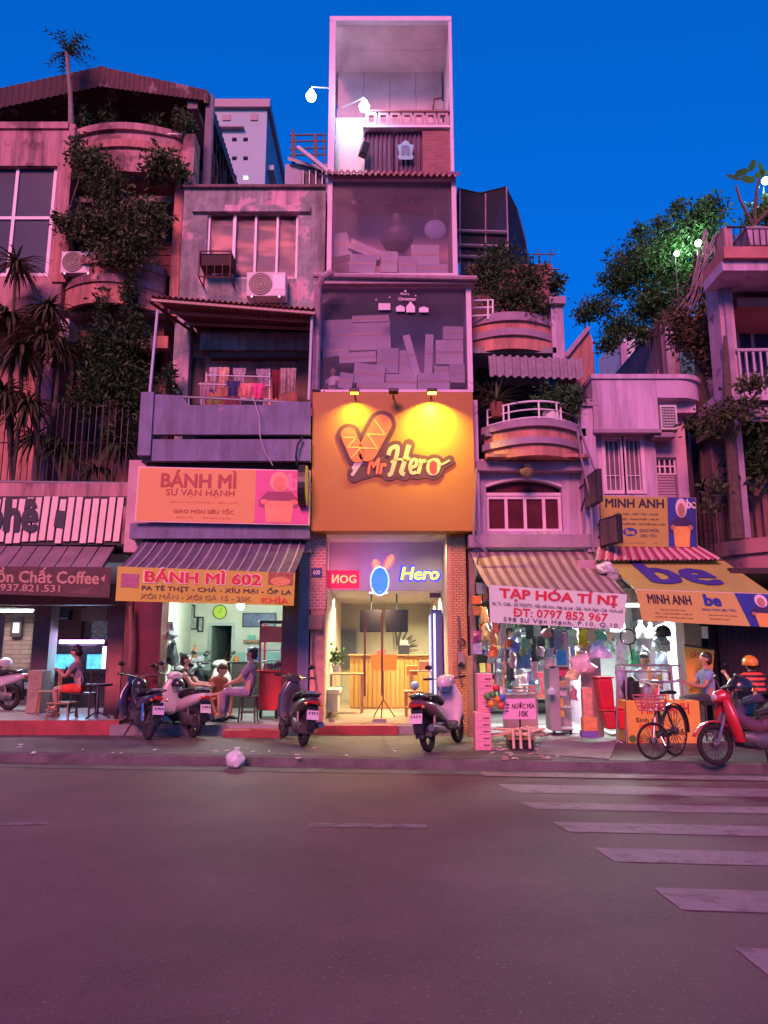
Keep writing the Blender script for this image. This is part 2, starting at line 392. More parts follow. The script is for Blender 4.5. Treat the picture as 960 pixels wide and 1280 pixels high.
def straps(b, c, n, L, w, g, up=.8, droop=1.2, seg=4):
    """a rosette of long strap leaves"""
    c = V(c)
    for i in range(n):
        a = g.uniform(0, 2 * math.pi); e = g.uniform(-.2, 1) * up; l = L * g.uniform(.7, 1.15)
        d = V((math.cos(a) * math.cos(e), math.sin(a) * math.cos(e), math.sin(e))); p = c.copy(); side = V((-math.sin(a), math.cos(a), 0))
        vs = []
        for k in range(seg + 1):
            q = k / seg; ww = w * (1 - q ** 2) * .5 + .002
            vs += [p + side * ww, p - side * ww]
            d = (d + V((0, 0, -droop / seg))).normalized(); p = p + d * l / seg
        b.add(vs, [(2 * k, 2 * k + 1, 2 * k + 3, 2 * k + 2) for k in range(seg)])
    return b
LEAF = {'dark': leafmat('leaf_dark', (.042, .085, .030)), 'mid': leafmat('leaf_mid', (.040, .115, .035)), 'dry': leafmat('leaf_dry', (.105, .095, .05)), 'olive': leafmat('leaf_olive', (.080, .115, .045)), 'lit': leafmat('leaf_lit', (.10, .17, .04))}  # 'lit' puts lamplight on the roof bush into a brighter leaf green
# ================================================================ materials in use
asphalt = mat('asphalt', (.150, .072, .082), .6, .4, .5, .6, 120, spec=.3, c2=(.22, .15, .16), cut=.62, s2=45)
pave = brickmat('paving', (.17, .14, .135), (.12, .10, .10), (.07, .06, .06), .3, .3, .012, .75, .25, 'XY')
concrete = mat('concrete', (.27, .25, .25), .85, .4, 1.6, .3, 40)
paint_white = mat('road_paint', (.27, .20, .21), .7, .3, 5, .2, 120, c2=(.18, .11, .12), cut=.58, s2=6)
rosewall = mat('rose_plaster', (.56, .30, .30), .9, .3, .9, .15, 30, c2=(.24, .12, .12), cut=.54, s2=.8, streak=.35, grime=.75)
salmon = mat('salmon_plaster', (.62, .27, .22), .9, .35, 1.4, .15, 30, streak=.3, grime=.7)
peel = mat('peeling_plaster', (.38, .40, .38), .9, .5, 2.2, .25, 30, c2=(.72, .46, .50), cut=.57, s2=1.1, grime=.6)
lilac = mat('lilac_plaster', (.60, .45, .60), .9, .2, 1.2, .1, 40, streak=.3, grime=.5)
lilacdk = mat('mauve_trim', (.36, .26, .34), .85, .3, 2, .1, 40)
orangeband = mat('orange_render', (.60, .27, .21), .9, .28, 2.5, .1, 40, streak=.3, grime=.5)
bluepaint = mat('blue_paint', (.21, .22, .34), .75, .3, 1.5, .15, 40, c2=(.36, .27, .38), cut=.67, s2=1.6, grime=.5)
redtile = brickmat('dark_red_tile', (.20, .025, .03), (.17, .02, .025), (.10, .03, .03), .4, .25, .006, .25, .15)
redpaint = mat('red_step', (.34, .05, .05), .6, .35, 4, .2, 60)
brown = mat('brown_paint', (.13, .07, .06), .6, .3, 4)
iron = mat('black_iron', (.03, .025, .03), .5, .3, 9, metal=.3)
rust = mat('rusty_iron', (.15, .05, .03), .8, .5, 14, .2, 90)
steel = mat('galvanised_steel', (.55, .55, .58), .4, .2, 6, metal=.7)
whitem = mat('white_metal', (.78, .76, .77), .45, .12, 5)
offwhite = mat('off_white', (.72, .68, .66), .6, .18, 3)
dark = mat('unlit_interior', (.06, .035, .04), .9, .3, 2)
black = mat('black_plastic', (.02, .02, .022), .4, .2, 9)
greyp = mat('grey_plastic', (.28, .28, .3), .5, .15, 6)
wood = mat('wood', (.34, .19, .09), .55, .4, 6, .1, 50, streak=.12)
winglass = glassmat('window_glass', (.88, .90, .94), .6, .004)
darkglass = mat('dark_window', (.03, .04, .06), .35, .3, 1.2, spec=.12)
cream = mat('cream_wall', (.72, .76, .62), .8, .12, 2, .05, 40)
tilefloor = brickmat('floor_tile', (.42, .42, .42), (.38, .38, .39), (.25, .24, .24), .5, .5, .008, .35, .1, 'XY')
corr_rust = mat('rusty_sheet', (.11, .05, .048), .75, .5, 3, .2, 60, c2=(.26, .17, .18), cut=.62, s2=2.2, streak=.3)
curtain_r = mat('rust_curtain', (.26, .07, .05), .85, .5, 5, streak=.1)
# ================================================================ ground, road, pavement
K = 120
def kl(x, dy=0): return (x, kerbY(x) + dy, 0)
tag(obj('ground', MB().box(-500, 500, -500, 900, -.5, -.02), asphalt), kind='structure')
b = MB(); b.grid(60, 20, lambda u, v: V((-60 + 120 * u, -30 + (kerbY(-60 + 120 * u) - .05 + 30) * v, 0)))
road = tag(obj('road', b, asphalt), kind='structure')
def quadsheet(name, pts, z, m, parent): return obj(name, MB().add([(p[0], p[1], z) for p in pts], [tuple(range(len(pts)))]), m, parent)
stripes = [(578, 957, 585, 961), (598, 966, 607, 971), (622, 980.5, 645, 991), (651, 1003, 668, 1011.5), (690, 1027.5, 711, 1040), (743, 1060, 768, 1077.5), (816, 1110, 852, 1138), (917, 1185, 968, 1226)]
for a, c, d, e in stripes:
    p, q = G(a, c), G(d, e); Lr = 5.2 + rnd.uniform(-.05, .05)
    quadsheet('crossing_stripe', [q, (q.x + Lr, q.y - .1 * Lr, 0), (p.x + Lr, p.y - .1 * Lr, 0), p], .010 if c < 975 else .004, paint_white, road)
for a, c in ((385, 535), (-95, 60)):
    p0, p1 = G(a, 1034), G(a + 2, 1029); q0, q1 = G(c, 1035.5 if a > 0 else 1031), G(c - 1, 1030.5 if a > 0 else 1028)
    quadsheet('lane_dash', [p0, q0, q1, p1], .004, mat('worn_paint', (.22, .18, .19), .7, .4, 8, c2=(.12, .10, .10), cut=.5, s2=6), road)
b = MB()
for x0, x1 in ((-60, 60),):
    b.hexa([kl(x0, -.10), kl(x1, -.10), kl(x1, .15), kl(x0, .15)], [(x0, kerbY(x0) - .02, SW - .008), (x1, kerbY(x1) - .02, SW - .008), (x1, kerbY(x1) + .15, SW - .004), (x0, kerbY(x0) + .15, SW - .004)])
tag(obj('kerb', b, mat('kerb_stone', (.12, .10, .10), .85, .5, 3, .4, 40)), kind='structure')
tag(obj('sidewalk', MB().hexa([kl(-60, .12), kl(60, .12), (60, 22, 0), (-60, 22, 0)], [(-60, kerbY(-60) + .12, SW), (60, kerbY(60) + .12, SW), (60, 22, SW), (-60, 22, SW)]), pave), kind='structure')
b = MB(); p = [G(668, 943, SW), G(762, 950, SW), G(772, 925, SW), G(716, 912, SW), G(690, 917, SW)]
tag(obj('pavement_ramp', MB().prism([(q.x, q.y, SW + .006) for q in p], (0, 0, .012)), concrete), kind='structure')
tag(obj('gutter', MB().add([(-60, kerbY(-60) - .55, .005), (60, kerbY(60) - .55, .005), (60, kerbY(60) - .1, .005), (-60, kerbY(-60) - .1, .005)], [(0, 1, 2, 3)]), mat('gutter_concrete', (.13, .11, .11), .75, .5, 2.2, .3, 60)), kind='structure')
# ================================================================ helper pieces of buildings
def bars(parent, name, m, xs, Y, z0, z1, w=.02, d=None):
    me = None
    for x in xs:
        if me is None:
            o = obj(name, MB().box(-w / 2, w / 2, -(d or w) / 2, (d or w) / 2, 0, z1 - z0), m, parent, local=True); me = o.data
        else: o = bpy.data.objects.new(name, me); COL.objects.link(o); o.parent = parent
        o.location = V((x, Y, z0)) - worldloc(parent)
def pbars(parent, name, m, pxs, py0, py1, Y, w=.02):
    z0, z1 = W(480, py1, Y).z, W(480, py0, Y).z; py = (py0 + py1) / 2
    bars(parent, name, m, [W(p, py, Y).x for p in pxs], Y, z0, z1, w)
def rail(parent, name, m, p, q, r=.018): return obj(name, MB().tube([p, q], r, 6), m, parent)
def corrugated(tl, tr, br, bl, n, amp=.018, nv=2, sag=0):
    tl, tr, br, bl = V(tl), V(tr), V(br), V(bl); nr = (tr - tl).cross(bl - tl).normalized()
    def f(u, v):
        p = (tl * (1 - u) + tr * u) * (1 - v) + (bl * (1 - u) + br * u) * v
        return p + nr * amp * math.sin(u * n * 2 * math.pi) + V((0, 0, -sag * math.sin(v * math.pi)))
    return MB().slab(n * 6, nv, f, nr, .006)
def winframe(parent, x0, x1, z0, z1, Y, m, gm, mull=(), trans=(), w=.06, d=.08, gname='pane', fname='window_frame'):
    """frame with each glass pane a piece of its own"""
    b = MB(); e = .0
    b.add(*(lambda h: (h.v, h.f))(holewall(x0, x1, z0, z1, Y, d, cells(x0, x1, z0, z1, mull, trans, w))))
    f = obj(fname, b, m, parent)
    for c in cells(x0, x1, z0, z1, mull, trans, w):
        obj(gname, MB().box(c[0] - .008, c[1] + .008, Y + d * .45, Y + d * .45 + .012, c[2] - .008, c[3] + .008), gm, f)
    return f
def cells(x0, x1, z0, z1, mull, trans, w):
    xs = [x0] + [x0 + (x1 - x0) * m for m in mull] + [x1]; zs = [z0] + [z0 + (z1 - z0) * t for t in trans] + [z1]
    hw = w / 2; out = []
    for i in range(len(xs) - 1):
        for j in range(len(zs) - 1):
            out.append((xs[i] + (w if i == 0 else hw), xs[i + 1] - (w if i == len(xs) - 2 else hw), zs[j] + (w if j == 0 else hw), zs[j + 1] - (w if j == len(zs) - 2 else hw)))
    return out
def aircon(label, px0, py0, px1, py1, Y, fan=.36, group='air conditioner units'):
    x0, x1, z0, z1 = RC(px0, py0, px1, py1, Y); t = thing('air_conditioner', label, 'air conditioner', ((x0 + x1) / 2, Y + .15, z0), group=group)
    w = x1 - x0; h = z1 - z0; r = min(h * .44, w * .34); cx = x0 + w * fan; cz = (z0 + z1) / 2
    obj('casing', MB().box(x0, x1, Y, Y + .32, z0, z1), offwhite, t, bev=.015)
    obj('fan_recess', MB().lathe([(r, -.003), (r, .0)], (cx, Y - .004, cz), 24, 'Y'), black, t)
    g = MB()
    for k in range(4): g.torus((cx, Y - .012, cz), r * (.28 + .24 * k), .006, 'Y', 24, 4)
    gr = obj('fan_grille', g, greyp, t, smooth=True)
    for k in range(3):
        a = k * 2.094 + .4; d = V((math.cos(a), 0, math.sin(a))); e = V((-d.z, 0, d.x))
        c = V((cx, Y - .006, cz)); obj('fan_blade', MB().add([c + e * .03, c + d * r * .9 - e * .02, c + d * r * .85 + e * r * .45, c + e * r * .25], [(0, 1, 2, 3)]), greyp, t)
    obj('side_panel', MB().box(cx + r + .03, x1 - .02, Y - .004, Y, z0 + h * .3, z1 - h * .1), whitem, t)
    for q in (.15, .85): obj('bracket', MB().box(x0 + w * q - .02, x0 + w * q + .02, Y - .02, Y + .42, z0 - .04, z0), steel, t)
    return t
# ================================================================ A: the overgrown cafe house on the left
cafe = thing('cafe_house', 'overgrown pink house with a coffee shop below and a rusty sheet roof', 'house', (-8, 16, 0))
CFL = .36
xl = -13.0; xr = W(160, 640, 14.2).x
obj('shop_floor', MB().box(xl, W(150, 900, 13.7).x, 13.72, 21, .1, CFL), tilefloor, cafe)
obj('step', MB().box(xl, W(150, 900, 13.7).x + .02, 13.6, 13.718, .1, CFL + .006), redpaint, cafe)
# ground floor columns and interior
def col(name, m, px0, px1, py0, Y, zb=CFL, dep=.4):
    x0, x1, z0, z1 = RC(px0, py0, px1, 880, Y); return obj(name, MB().box(x0, x1, Y, Y + dep, zb, z1), m, cafe, bev=.01)
col('column', mat('brown_column', (.13, .075, .075), .6, .35, 4), 40, 61, 730, 15.6)
x0, x1, z0, z1 = RC(34, 838, 52, 880, 15.1)
obj('column_base', MB().box(x0, x1, 15.1, 15.5, CFL, z1), mat('sandstone', (.34, .26, .19), .8, .35, 5, .3, 50), cafe, bev=.02)
col('column', mat('rose_column', (.42, .16, .15), .75, .3, 3), 134, 153, 740, 15.0)
stonew = brickmat('stone_cladding', (.30, .20, .16), (.20, .13, .11), (.12, .08, .07), .42, .10, .008, .8, .6)
brickw = brickmat('brown_brick', (.26, .12, .09), (.20, .09, .07), (.12, .07, .06), .22, .075, .01, .8, .5)
obj('back_wall', MB().box(xl, xr + .4, 20, 20.2, .3, 4.2), mat('cafe_back', (.30, .22, .22), .9, .3, 2), cafe)
pb(cafe, 'stone_wall', stonew, 4, 764, 40, 842, 17.0, .25)
pb(cafe, 'brick_wall', brickw, 58, 758, 102, 800, 18.4, .2)
pb(cafe, 'side_panel', mat('brown_panel', (.20, .13, .11), .7), 101, 760, 134, 776, 18.3, .1)
pb(cafe, 'patterned_panel', mat('leaf_wallpaper', (.55, .58, .48), .8, .7, 22, c2=(.14, .20, .12), cut=.56, s2=18), 114, 775, 134, 802, 18.35, .05)
obj('ceiling', MB().box(xl, W(153, 760, 15).x, 14.9, 20, 3.32, 3.5), offwhite, cafe)
pb(cafe, 'beam', brown, -260, 742, 156, 756, 14.6, .3)
# first-floor terrace parapet, wall above
obj('terrace_slab', MB().box(xl, xr, 14.25, 20, 3.62, 3.8), concrete, cafe)
x0, x1, z0, z1 = RC(-260, 604, 158, 680, 14.15); obj('terrace_parapet', MB().box(x0, x1, 14.15, 14.35, z0, z1), rosewall, cafe)
rail(cafe, 'handrail', steel, W(-200, 599, 14.2), W(164, 604, 14.2), .022)
pbars(cafe, 'fence_bar', iron, [-60 + 8.1 * i for i in range(28)], 503, 603, 14.3, .016)
for y in (505, 553): rail(cafe, 'fence_rail', iron, W(-70, y, 14.3), W(168, y + 1, 14.3), .012)
zA = W(80, 600, 16).z
def wallpx(parent, name, m, px0, py0, px1, py1, Y, dep, holes=()):
    x0, x1, z0, z1 = RC(px0, py0, px1, py1, Y); return obj(name, holewall(x0, x1, z0, z1, Y, dep, [RC(*h, Y) for h in holes]), m, parent)
wallpx(cafe, 'wall', salmon, -300, 385, 212, 625, 16.2, .3, [(88, 445, 128, 575), (150, 440, 200, 560)])
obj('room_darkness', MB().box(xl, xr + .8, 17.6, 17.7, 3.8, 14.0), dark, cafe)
for h in ((88, 445, 128, 575), (150, 440, 200, 560)):
    winframe(cafe, *RC(*h, 16.3), 16.3, brown, darkglass, (.5,), (.7,), .05)
pb(cafe, 'cloth_blind', mat('rust_blind', (.30, .10, .08), .85, .35, 5, streak=.2), 92, 398, 205, 432, 15.5, .05)
pb(cafe, 'lintel_band', salmon, 150, 420, 210, 435, 15.4, .2)
pb(cafe, 'inner_pillar', mat('mauve_pillar', (.30, .19, .26), .8, .3, 3), 46, 430, 62, 600, 15.6, .4)
# curved balcony of the second floor
def curvebalc(parent, name, m, pxl, pxr, py0, py1, Y, bulge, th=.12, n=20):
    xa, xb, z0, z1 = RC(pxl, py0, pxr, py1, Y)
    ys = lambda u: Y - bulge * (1 - (2 * u - 1) ** 2)
    b = MB(); vs = []; 
    for i in range(n + 1):
        u = i / n; x = xa + (xb - xa) * u
        vs += [(x, ys(u), z0), (x, ys(u), z1), (x, ys(u) + th, z1), (x, ys(u) + th, z0)]
    fs = []
    for i in range(n):
        a, c = 4 * i, 4 * i + 4
        for k in range(4): fs.append((a + k, c + k, c + (k + 1) % 4, a + (k + 1) % 4))
    fs += [(0, 1, 2, 3), (4 * n + 3, 4 * n + 2, 4 * n + 1, 4 * n)]
    return obj(name, b.add(vs, fs), m, parent)
curvebalc(cafe, 'balcony_parapet', salmon, 76, 206, 338, 392, 15.2, .55)
curvebalc(cafe, 'balcony_moulding', rosewall, 74, 207, 336, 345, 15.17, .60)
curvebalc(cafe, 'balcony_moulding', rosewall, 75, 206, 358, 367, 15.18, .58)
xa, xb, z0, z1 = RC(76, 340, 206, 394, 15.2); obj('balcony_floor', MB().box(xa, xb, 15.1, 17.6, z0, z0 + .15), concrete, cafe)
# upper facade
wallpx(cafe, 'wall', rosewall, -300, 155, 84, 395, 14.9, .35, [(-90, 207, 66, 345)])
winframe(cafe, *RC(-90, 207, 66, 345, 15.0), 15.0, whitem, mat('blue_tint_window', (.03, .07, .12), .35, .3, .7, spec=.12), (.32, .68,), (.52,), .07)
pb(cafe, 'parapet_cap', rosewall, -300, 152, 85, 160, 14.85, .45)
pb(cafe, 'pillar', salmon, 215, 215, 226, 395, 15.0, .4)
pb(cafe, 'pillar', rosewall, 228, 167, 242, 236, 15.0, .5)
pb(cafe, 'pillar', salmon, 66, 300, 84, 352, 14.85, .3)
curvebalc(cafe, 'roof_parapet', rosewall, 84, 232, 172, 226, 15.2, .35)
curvebalc(cafe, 'parapet_moulding', salmon, 83, 232, 188, 197, 15.18, .40)
curvebalc(cafe, 'parapet_moulding', rosewall, 82, 233, 168, 176, 15.17, .41)
pb(cafe, 'soffit', salmon, 84, 222, 226, 232, 15.3, .6)
x0, x1, z0, z1 = RC(84, 232, 218, 345, 16.3)
for k in range(9): obj('shutter_slat', MB().box(x0, x1, 16.3, 16.33, z0 + (z1 - z0) * k / 9 + .01, z0 + (z1 - z0) * (k + 1) / 9 - .012), mat('maroon_shutter', (.18, .06, .06), .7, .35, 4), cafe)
rail(cafe, 'roof_handrail', steel, W(86, 163, 15), W(228, 168, 15), .025)
for p in (125, 195): rail(cafe, 'rail_post', steel, W(p, 164 + (p - 86) * .035, 15), W(p - 1, 176 + (p - 86) * .02, 15), .02)
# roof: two corrugated sheets with a deep front fascia, right eave running back
ze = W(262, 118, 15.6).z; xe = W(262, 118, 15.6).x; zr = W(128, 88, 15.6).z; xrg = W(128, 88, 15.6).x; xw = xrg - (xe - xrg) * 1.9; zw = zr - (zr - ze) * 1.9
YB = 21.0
obj('roof_sheet', corrugated((xrg, 15.55, zr), (xrg, YB, zr), (xe, YB, ze), (xe, 15.55, ze), 26), corr_rust, cafe)
obj('roof_sheet', corrugated((xrg, YB, zr), (xrg, 15.55, zr), (xw, 15.55, zw), (xw, YB, zw), 26), corr_rust, cafe)
fh = .52
obj('roof_fascia', corrugated((xrg, 15.5, zr + .02), (xe, 15.5, ze + .02), (xe, 15.5, ze - .26), (xrg, 15.5, zr - fh), 22, .015), corr_rust, cafe)
obj('roof_fascia', corrugated((xw, 15.5, zw + .02), (xrg, 15.5, zr + .02), (xrg, 15.5, zr - fh), (xw, 15.5, zw - fh), 34, .015), mat('brown_sheet', (.07, .035, .038), .75, .4, 3, streak=.2), cafe)
obj('ridge_cap', MB().tube([(xrg, 15.56, zr + .03), (xrg, YB, zr + .03)], .07, 6), corr_rust, cafe)
obj('eave_beam', MB().box(xe - .1, xe, 15.5, YB, ze - .3, ze - .05), iron, cafe)
xb2 = W(241, 124, 15.6).x; zb2 = W(241, 124, 15.6).z
obj('purlin', MB().box(xb2 - .12, xb2 + .12, 15.6, YB, zb2 - .25, zb2 - .05), mat('grey_beam', (.20, .16, .19), .8), cafe)
pb(cafe, 'roof_post', mat('grey_beam', (.2, .16, .19)), 255, 118, 264, 240, 15.6, .15)
pb(cafe, 'roof_post', iron, 90, 120, 94, 235, 16.5, .1)
zt0 = ze - .3; zt1 = W(262, 240, 15.6).z
for k in range(13):
    y0 = 15.7 + k * .4
    obj('trellis_lath', MB().tube([(xe - .04, y0, zt0), (xe - .04, y0 + .8, zt1)], .014, 4), iron, cafe)
    obj('trellis_lath', MB().tube([(xe - .07, y0 + .8, zt0), (xe - .07, y0, zt1)], .014, 4), iron, cafe)
obj('terrace_backwall', MB().box(xl, xe - .2, 20.8, 20.9, zt1 - 2, zr), mat('dark_backwall', (.10, .05, .055), .9, .4, 2), cafe)
obj('roof_terrace_floor', MB().box(xl, xe, 15.3, 20.9, zt1 - .45, zt1 - .3), concrete, cafe)
# slatted sign over the cafe
sg = thing('slat_sign', 'white vertical slat sign with black letters above the coffee shop', 'sign', W(70, 678, 14.0))
obj('backing', MB().box(W(-80, 650, 14).x, W(158, 650, 14).x, 14.02, 14.12, W(70, 681, 14).z, W(70, 620, 14).z), iron, sg)
z0, z1 = W(70, 677, 13.95).z, W(70, 622, 13.95).z
pkm = mat('slat_paint', (.86, .66, .55), .6, .15, 3)
for i in range(22):
    p = 147 - i * 10.3; x = W(p, 650, 13.95).x; o = rnd.uniform(-.03, .03)
    obj('slat', MB().hexa([(x - .075, 13.97, z0 + o), (x + .04, 13.97, z0 + o), (x + .04, 14.015, z0 + o), (x - .075, 14.015, z0 + o)], [(x - .03, 13.97, z1 + o), (x + .085, 13.97, z1 + o), (x + .085, 14.015, z1 + o), (x - .03, 14.015, z1 + o)]), pkm, sg)
pn = ppanel(-40, 622, 157, 678, 13.94)
letters(pn, 'phê', .12, .02, .435, .98, black, sg, weight=.045, off=.0)
patch(pn, [(.545, .36), (.60, .32), (.61, .70), (.555, .72)], black, sg, 'blot', 0)
pb(sg, 'end_panel', rosewall, 153, 633, 163, 680, 14.0, .3)
# its awning and fascia banner
aw = thing('cafe_awning', 'brown ribbed metal awning over the coffee shop', 'awning', W(60, 712, 13.5))
tl, tr, br, bl = W(-120, 676, 14.2), W(146, 681, 14.2), W(127, 712, 13.35), W(-150, 708, 13.35)
sh = mat('awning_brown', (.26, .19, .20), .6, .3, 2)
for i in range(14):
    f = lambda u, v: (tl * (1 - u) + tr * u) * (1 - v) + (bl * (1 - u) + br * u) * v
    a, c = i / 14 + .003, (i + 1) / 14 - .003
    obj('sheet', MB().hexa([f(a, 0), f(a, 1), f(c, 1), f(c, 0)], [f(a, 0) + V((0, -.01, .02)), f(a, 1) + V((0, -.01, .02)), f(c, 1) + V((0, -.01, .02)), f(c, 0) + V((0, -.01, .02))]), sh, aw)
obj('side_bracket', MB().tube([tr, br], .02), iron, aw)
bn = thing('cafe_banner', 'dark brown banner with tan coffee lettering under the awning edge', 'banner', W(60, 745, 13.3))
pn = Panel(W(-120, 739, 13.32), W(136, 747, 13.32), W(139, 709, 13.32), W(-120, 707, 13.32))
obj('cloth', pn.board(.02), mat('banner_brown', (.085, .035, .035), .6, .3, 3), bn)
tan = mat('tan_print', (.50, .30, .20), .6, .1)
letters(pn, 'Hồn Chất Coffee', .40, .43, .945, .97, tan, bn, weight=.03)
letters(pn, '0937.821.531', .44, .13, .76, .37, tan, bn, weight=.02)
patch(pn, [(.80, .12), (.93, .35), (.90, .18), (.99, .08)], mat('banner_fold', (.14, .06, .055), .6), bn, 'leaf_print')
patch(pn, [(.955, .62), (.975, .75), (.972, .5)], tan, bn, 'leaf_print')
# things inside the cafe
def cafe_inside():
    t = thing('aquarium_stand', 'glowing blue aquarium on a black cabinet with a purple tube light', 'aquarium', W(97, 858, 16.6))
    x0, x1, z0, z1 = RC(64, 802, 132, 845, 16.6)
    obj('cabinet', MB().box(x0, x1, 16.65, 17.2, CFL, W(97, 843, 16.6).z), black, t, bev=.01)
    obj('hood', MB().box(x0, x1, 16.6, 17.2, W(97, 817, 16.6).z, W(97, 806, 16.6).z), black, t, bev=.01)
    for a, c in ((67, 96), (107, 126)):
        pb(t, 'lit_water', mat('aquarium_water', (.10, .52, .88), .2, .5, 7, emit=1.1), a, 818, c, 837, 16.62, .3)
    pb(t, 'tank_frame', black, 95, 816, 108, 839, 16.6, .3); pb(t, 'tank_frame', black, 64, 836, 132, 843, 16.58, .4)
    pb(t, 'tube_lamp', mat('violet_tube', (.75, .42, 1), .4, 0, emit=7), 74, 800, 129, 804.5, 16.6, .05)
    pb(t, 'side_lamp', mat('pale_tube', (.85, .7, 1), .4, 0, emit=2), 127.5, 808, 131.5, 836, 16.55, .05)
    light(t, W(98, 798, 16.4), 14, (.7, .5, 1), .6, rot=(R(-30), 0, 0)); light(t, W(98, 825, 16.4), 10, (.35, .75, 1), .6, rot=(R(-90), 0, 0))
    t = thing('wall_unit', 'black air conditioner high on the brick wall of the cafe', 'air conditioner', W(73, 775, 18.2)); pb(t, 'casing', black, 60, 762, 86, 775, 18.1, .25, bev=.03); pb(t, 'vent', greyp, 62, 772, 84, 774, 18.09, .02)
    t = thing('picture', 'small dark framed picture on the stone wall in the cafe', 'picture', W(20, 790, 16.9)); pb(t, 'frame', black, 13, 773, 27, 796, 16.9, .04); pb(t, 'print', offwhite, 16, 778, 24, 791, 16.895, .01)
    t = thing('wall_fan', 'dark fan hanging under the cafe ceiling', 'fan', W(15, 756, 15.5)); obj('stem', MB().tube([W(12, 741, 15.5), W(12, 756, 15.5)], .03), iron, t); obj('shade', MB().lathe([(.02, .2), (.12, .15), (.2, .02), (.19, 0)], W(14, 760, 15.5), 16), brown, t, smooth=True)
cafe_inside()
aircon('white air conditioner on the curved balcony among the creepers', 76, 314, 118, 341, 14.7)
t = thing('window_unit', 'boxed air conditioner sticking out beside the dracaenas', 'air conditioner', W(84, 430, 15)); pb(t, 'casing', offwhite, 74, 398, 86, 427, 15.0, .5, bev=.015); pb(t, 'shelf', rust, 70, 427, 97, 433, 14.9, .7); pb(t, 'grille', greyp, 76, 402, 84, 424, 14.99, .02)
# ================================================================ B: the sandwich shop house
bm = thing('sandwich_house', 'narrow peeling house with blue balcony and a sandwich shop below', 'house', (-3.3, 15, 0))
x0, x1, z0, z1 = RC(226, 236, 406, 400, 14.8)
hw = RC(258, 263, 372, 348, 14.8)
obj('upper_wall', holewall(x0, x1, z0 - .6, z1, 14.8, .3, [hw]), peel, bm)
obj('parapet_cap', MB().box(x0 - .03, x1, 14.72, 15.15, z1, z1 + .06), mat('mossy_cap', (.22, .15, .15), .9, .5, 5), bm)
pb(bm, 'lintel', peel, 240, 256, 388, 264, 14.72, .2)
f = winframe(bm, *hw, 14.86, whitem, winglass, (.29, .53, .77), (), .05)
xm = hw[0] + (hw[1] - hw[0]) * .29; obj('sash_frame', MB().box(xm, xm + .05, 14.83, 14.86, hw[2], hw[3]), whitem, f)
def swagcurtain():
    b = MB()
    fn = lambda u, v: V((hw[0] + (hw[1] - hw[0]) * u, 14.99 + .03 * math.sin(v * 16 + 4 * (u - .5) ** 2 * 7), hw[2] + (hw[3] - hw[2]) * v))
    b.grid(30, 40, fn)
    m = bpy.data.materials.new('swag_cloth'); m.use_nodes = True; n = m.node_tree.nodes; l = m.node_tree.links; p = n['Principled BSDF']; p.inputs['Roughness'].default_value = .6
    tc = n.new('ShaderNodeTexCoord'); wv = n.new('ShaderNodeTexNoise'); wv.inputs['Scale'].default_value = 1.1; wv.inputs['Detail'].default_value = 2
    mp = n.new('ShaderNodeMapping'); mp.inputs['Scale'].default_value = (.7, 1, 3.2); l.new(tc.outputs['Object'], mp.inputs[0]); l.new(mp.outputs[0], wv.inputs[0])
    r = n.new('ShaderNodeValToRGB'); r.color_ramp.elements[0].position = .42; r.color_ramp.elements[0].color = (.16, .13, .14, 1); r.color_ramp.elements[1].position = .62; r.color_ramp.elements[1].color = (.80, .36, .26, 1)
    l.new(wv.outputs[0], r.inputs[0]); l.new(r.outputs[0], p.inputs['Base Color'])
    return obj('curtain', b, m, bm, smooth=True)
swagcurtain()
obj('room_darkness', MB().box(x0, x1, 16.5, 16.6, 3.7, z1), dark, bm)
obj('side_wall', MB().box(x0 - .02, x0 + .15, 15.11, 22, 3.7, z1 - .02), peel, bm)
obj('roof_slab', MB().box(x0, x1, 15.11, 22, z1 - .3, z1 - .05), concrete, bm)
# balcony with tin roof
zs = [W(290, 379, 13.2).z, W(320, 416, 15.0).z]
tl, tr, br, bl = W(252, 416, 15.0), W(393, 418, 15.0), W(394, 386, 13.15), W(187, 369, 13.15)
obj('tin_roof', corrugated(tl, tr, br, bl, 30, .022), mat('red_tin', (.33, .13, .11), .6, .4, 3), bm)
for k, v in enumerate((.06, .36, .66, .96)):
    a = tl.lerp(bl, v) - V((0, 0, .07)); c = tr.lerp(br, v) - V((0, 0, .07)); obj('purlin', MB().tube([a, c], .035, 4), mat('tan_steel', (.48, .33, .29), .6), bm)
for a, c in (((197, 388), (187, 494)), ((390, 396), (386, 500))):
    obj('roof_post', MB().tube([W(*a, 13.35), W(*c, 13.35)], .028, 8), mat('pale_post', (.6, .6, .68), .5), bm)
obj('roof_rafter', MB().tube([tl - V((0, 0, .12)), bl - V((0, 0, .12))], .03, 4), rust, bm)
pb(bm, 'balcony_backwall', salmon, 240, 430, 392, 520, 14.78, .2)
pb(bm, 'balcony_beam', peel, 250, 416, 394, 437, 14.5, .25)
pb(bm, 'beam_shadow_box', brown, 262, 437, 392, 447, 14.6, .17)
pb(bm, 'pillar', peel, 216, 404, 236, 505, 14.5, .4)
pb(bm, 'dark_door', mat('dark_door', (.05, .03, .03), .6), 240, 447, 254, 505, 14.74, .035)
pb(bm, 'side_panel', brown, 372, 440, 392, 505, 14.7, .07)
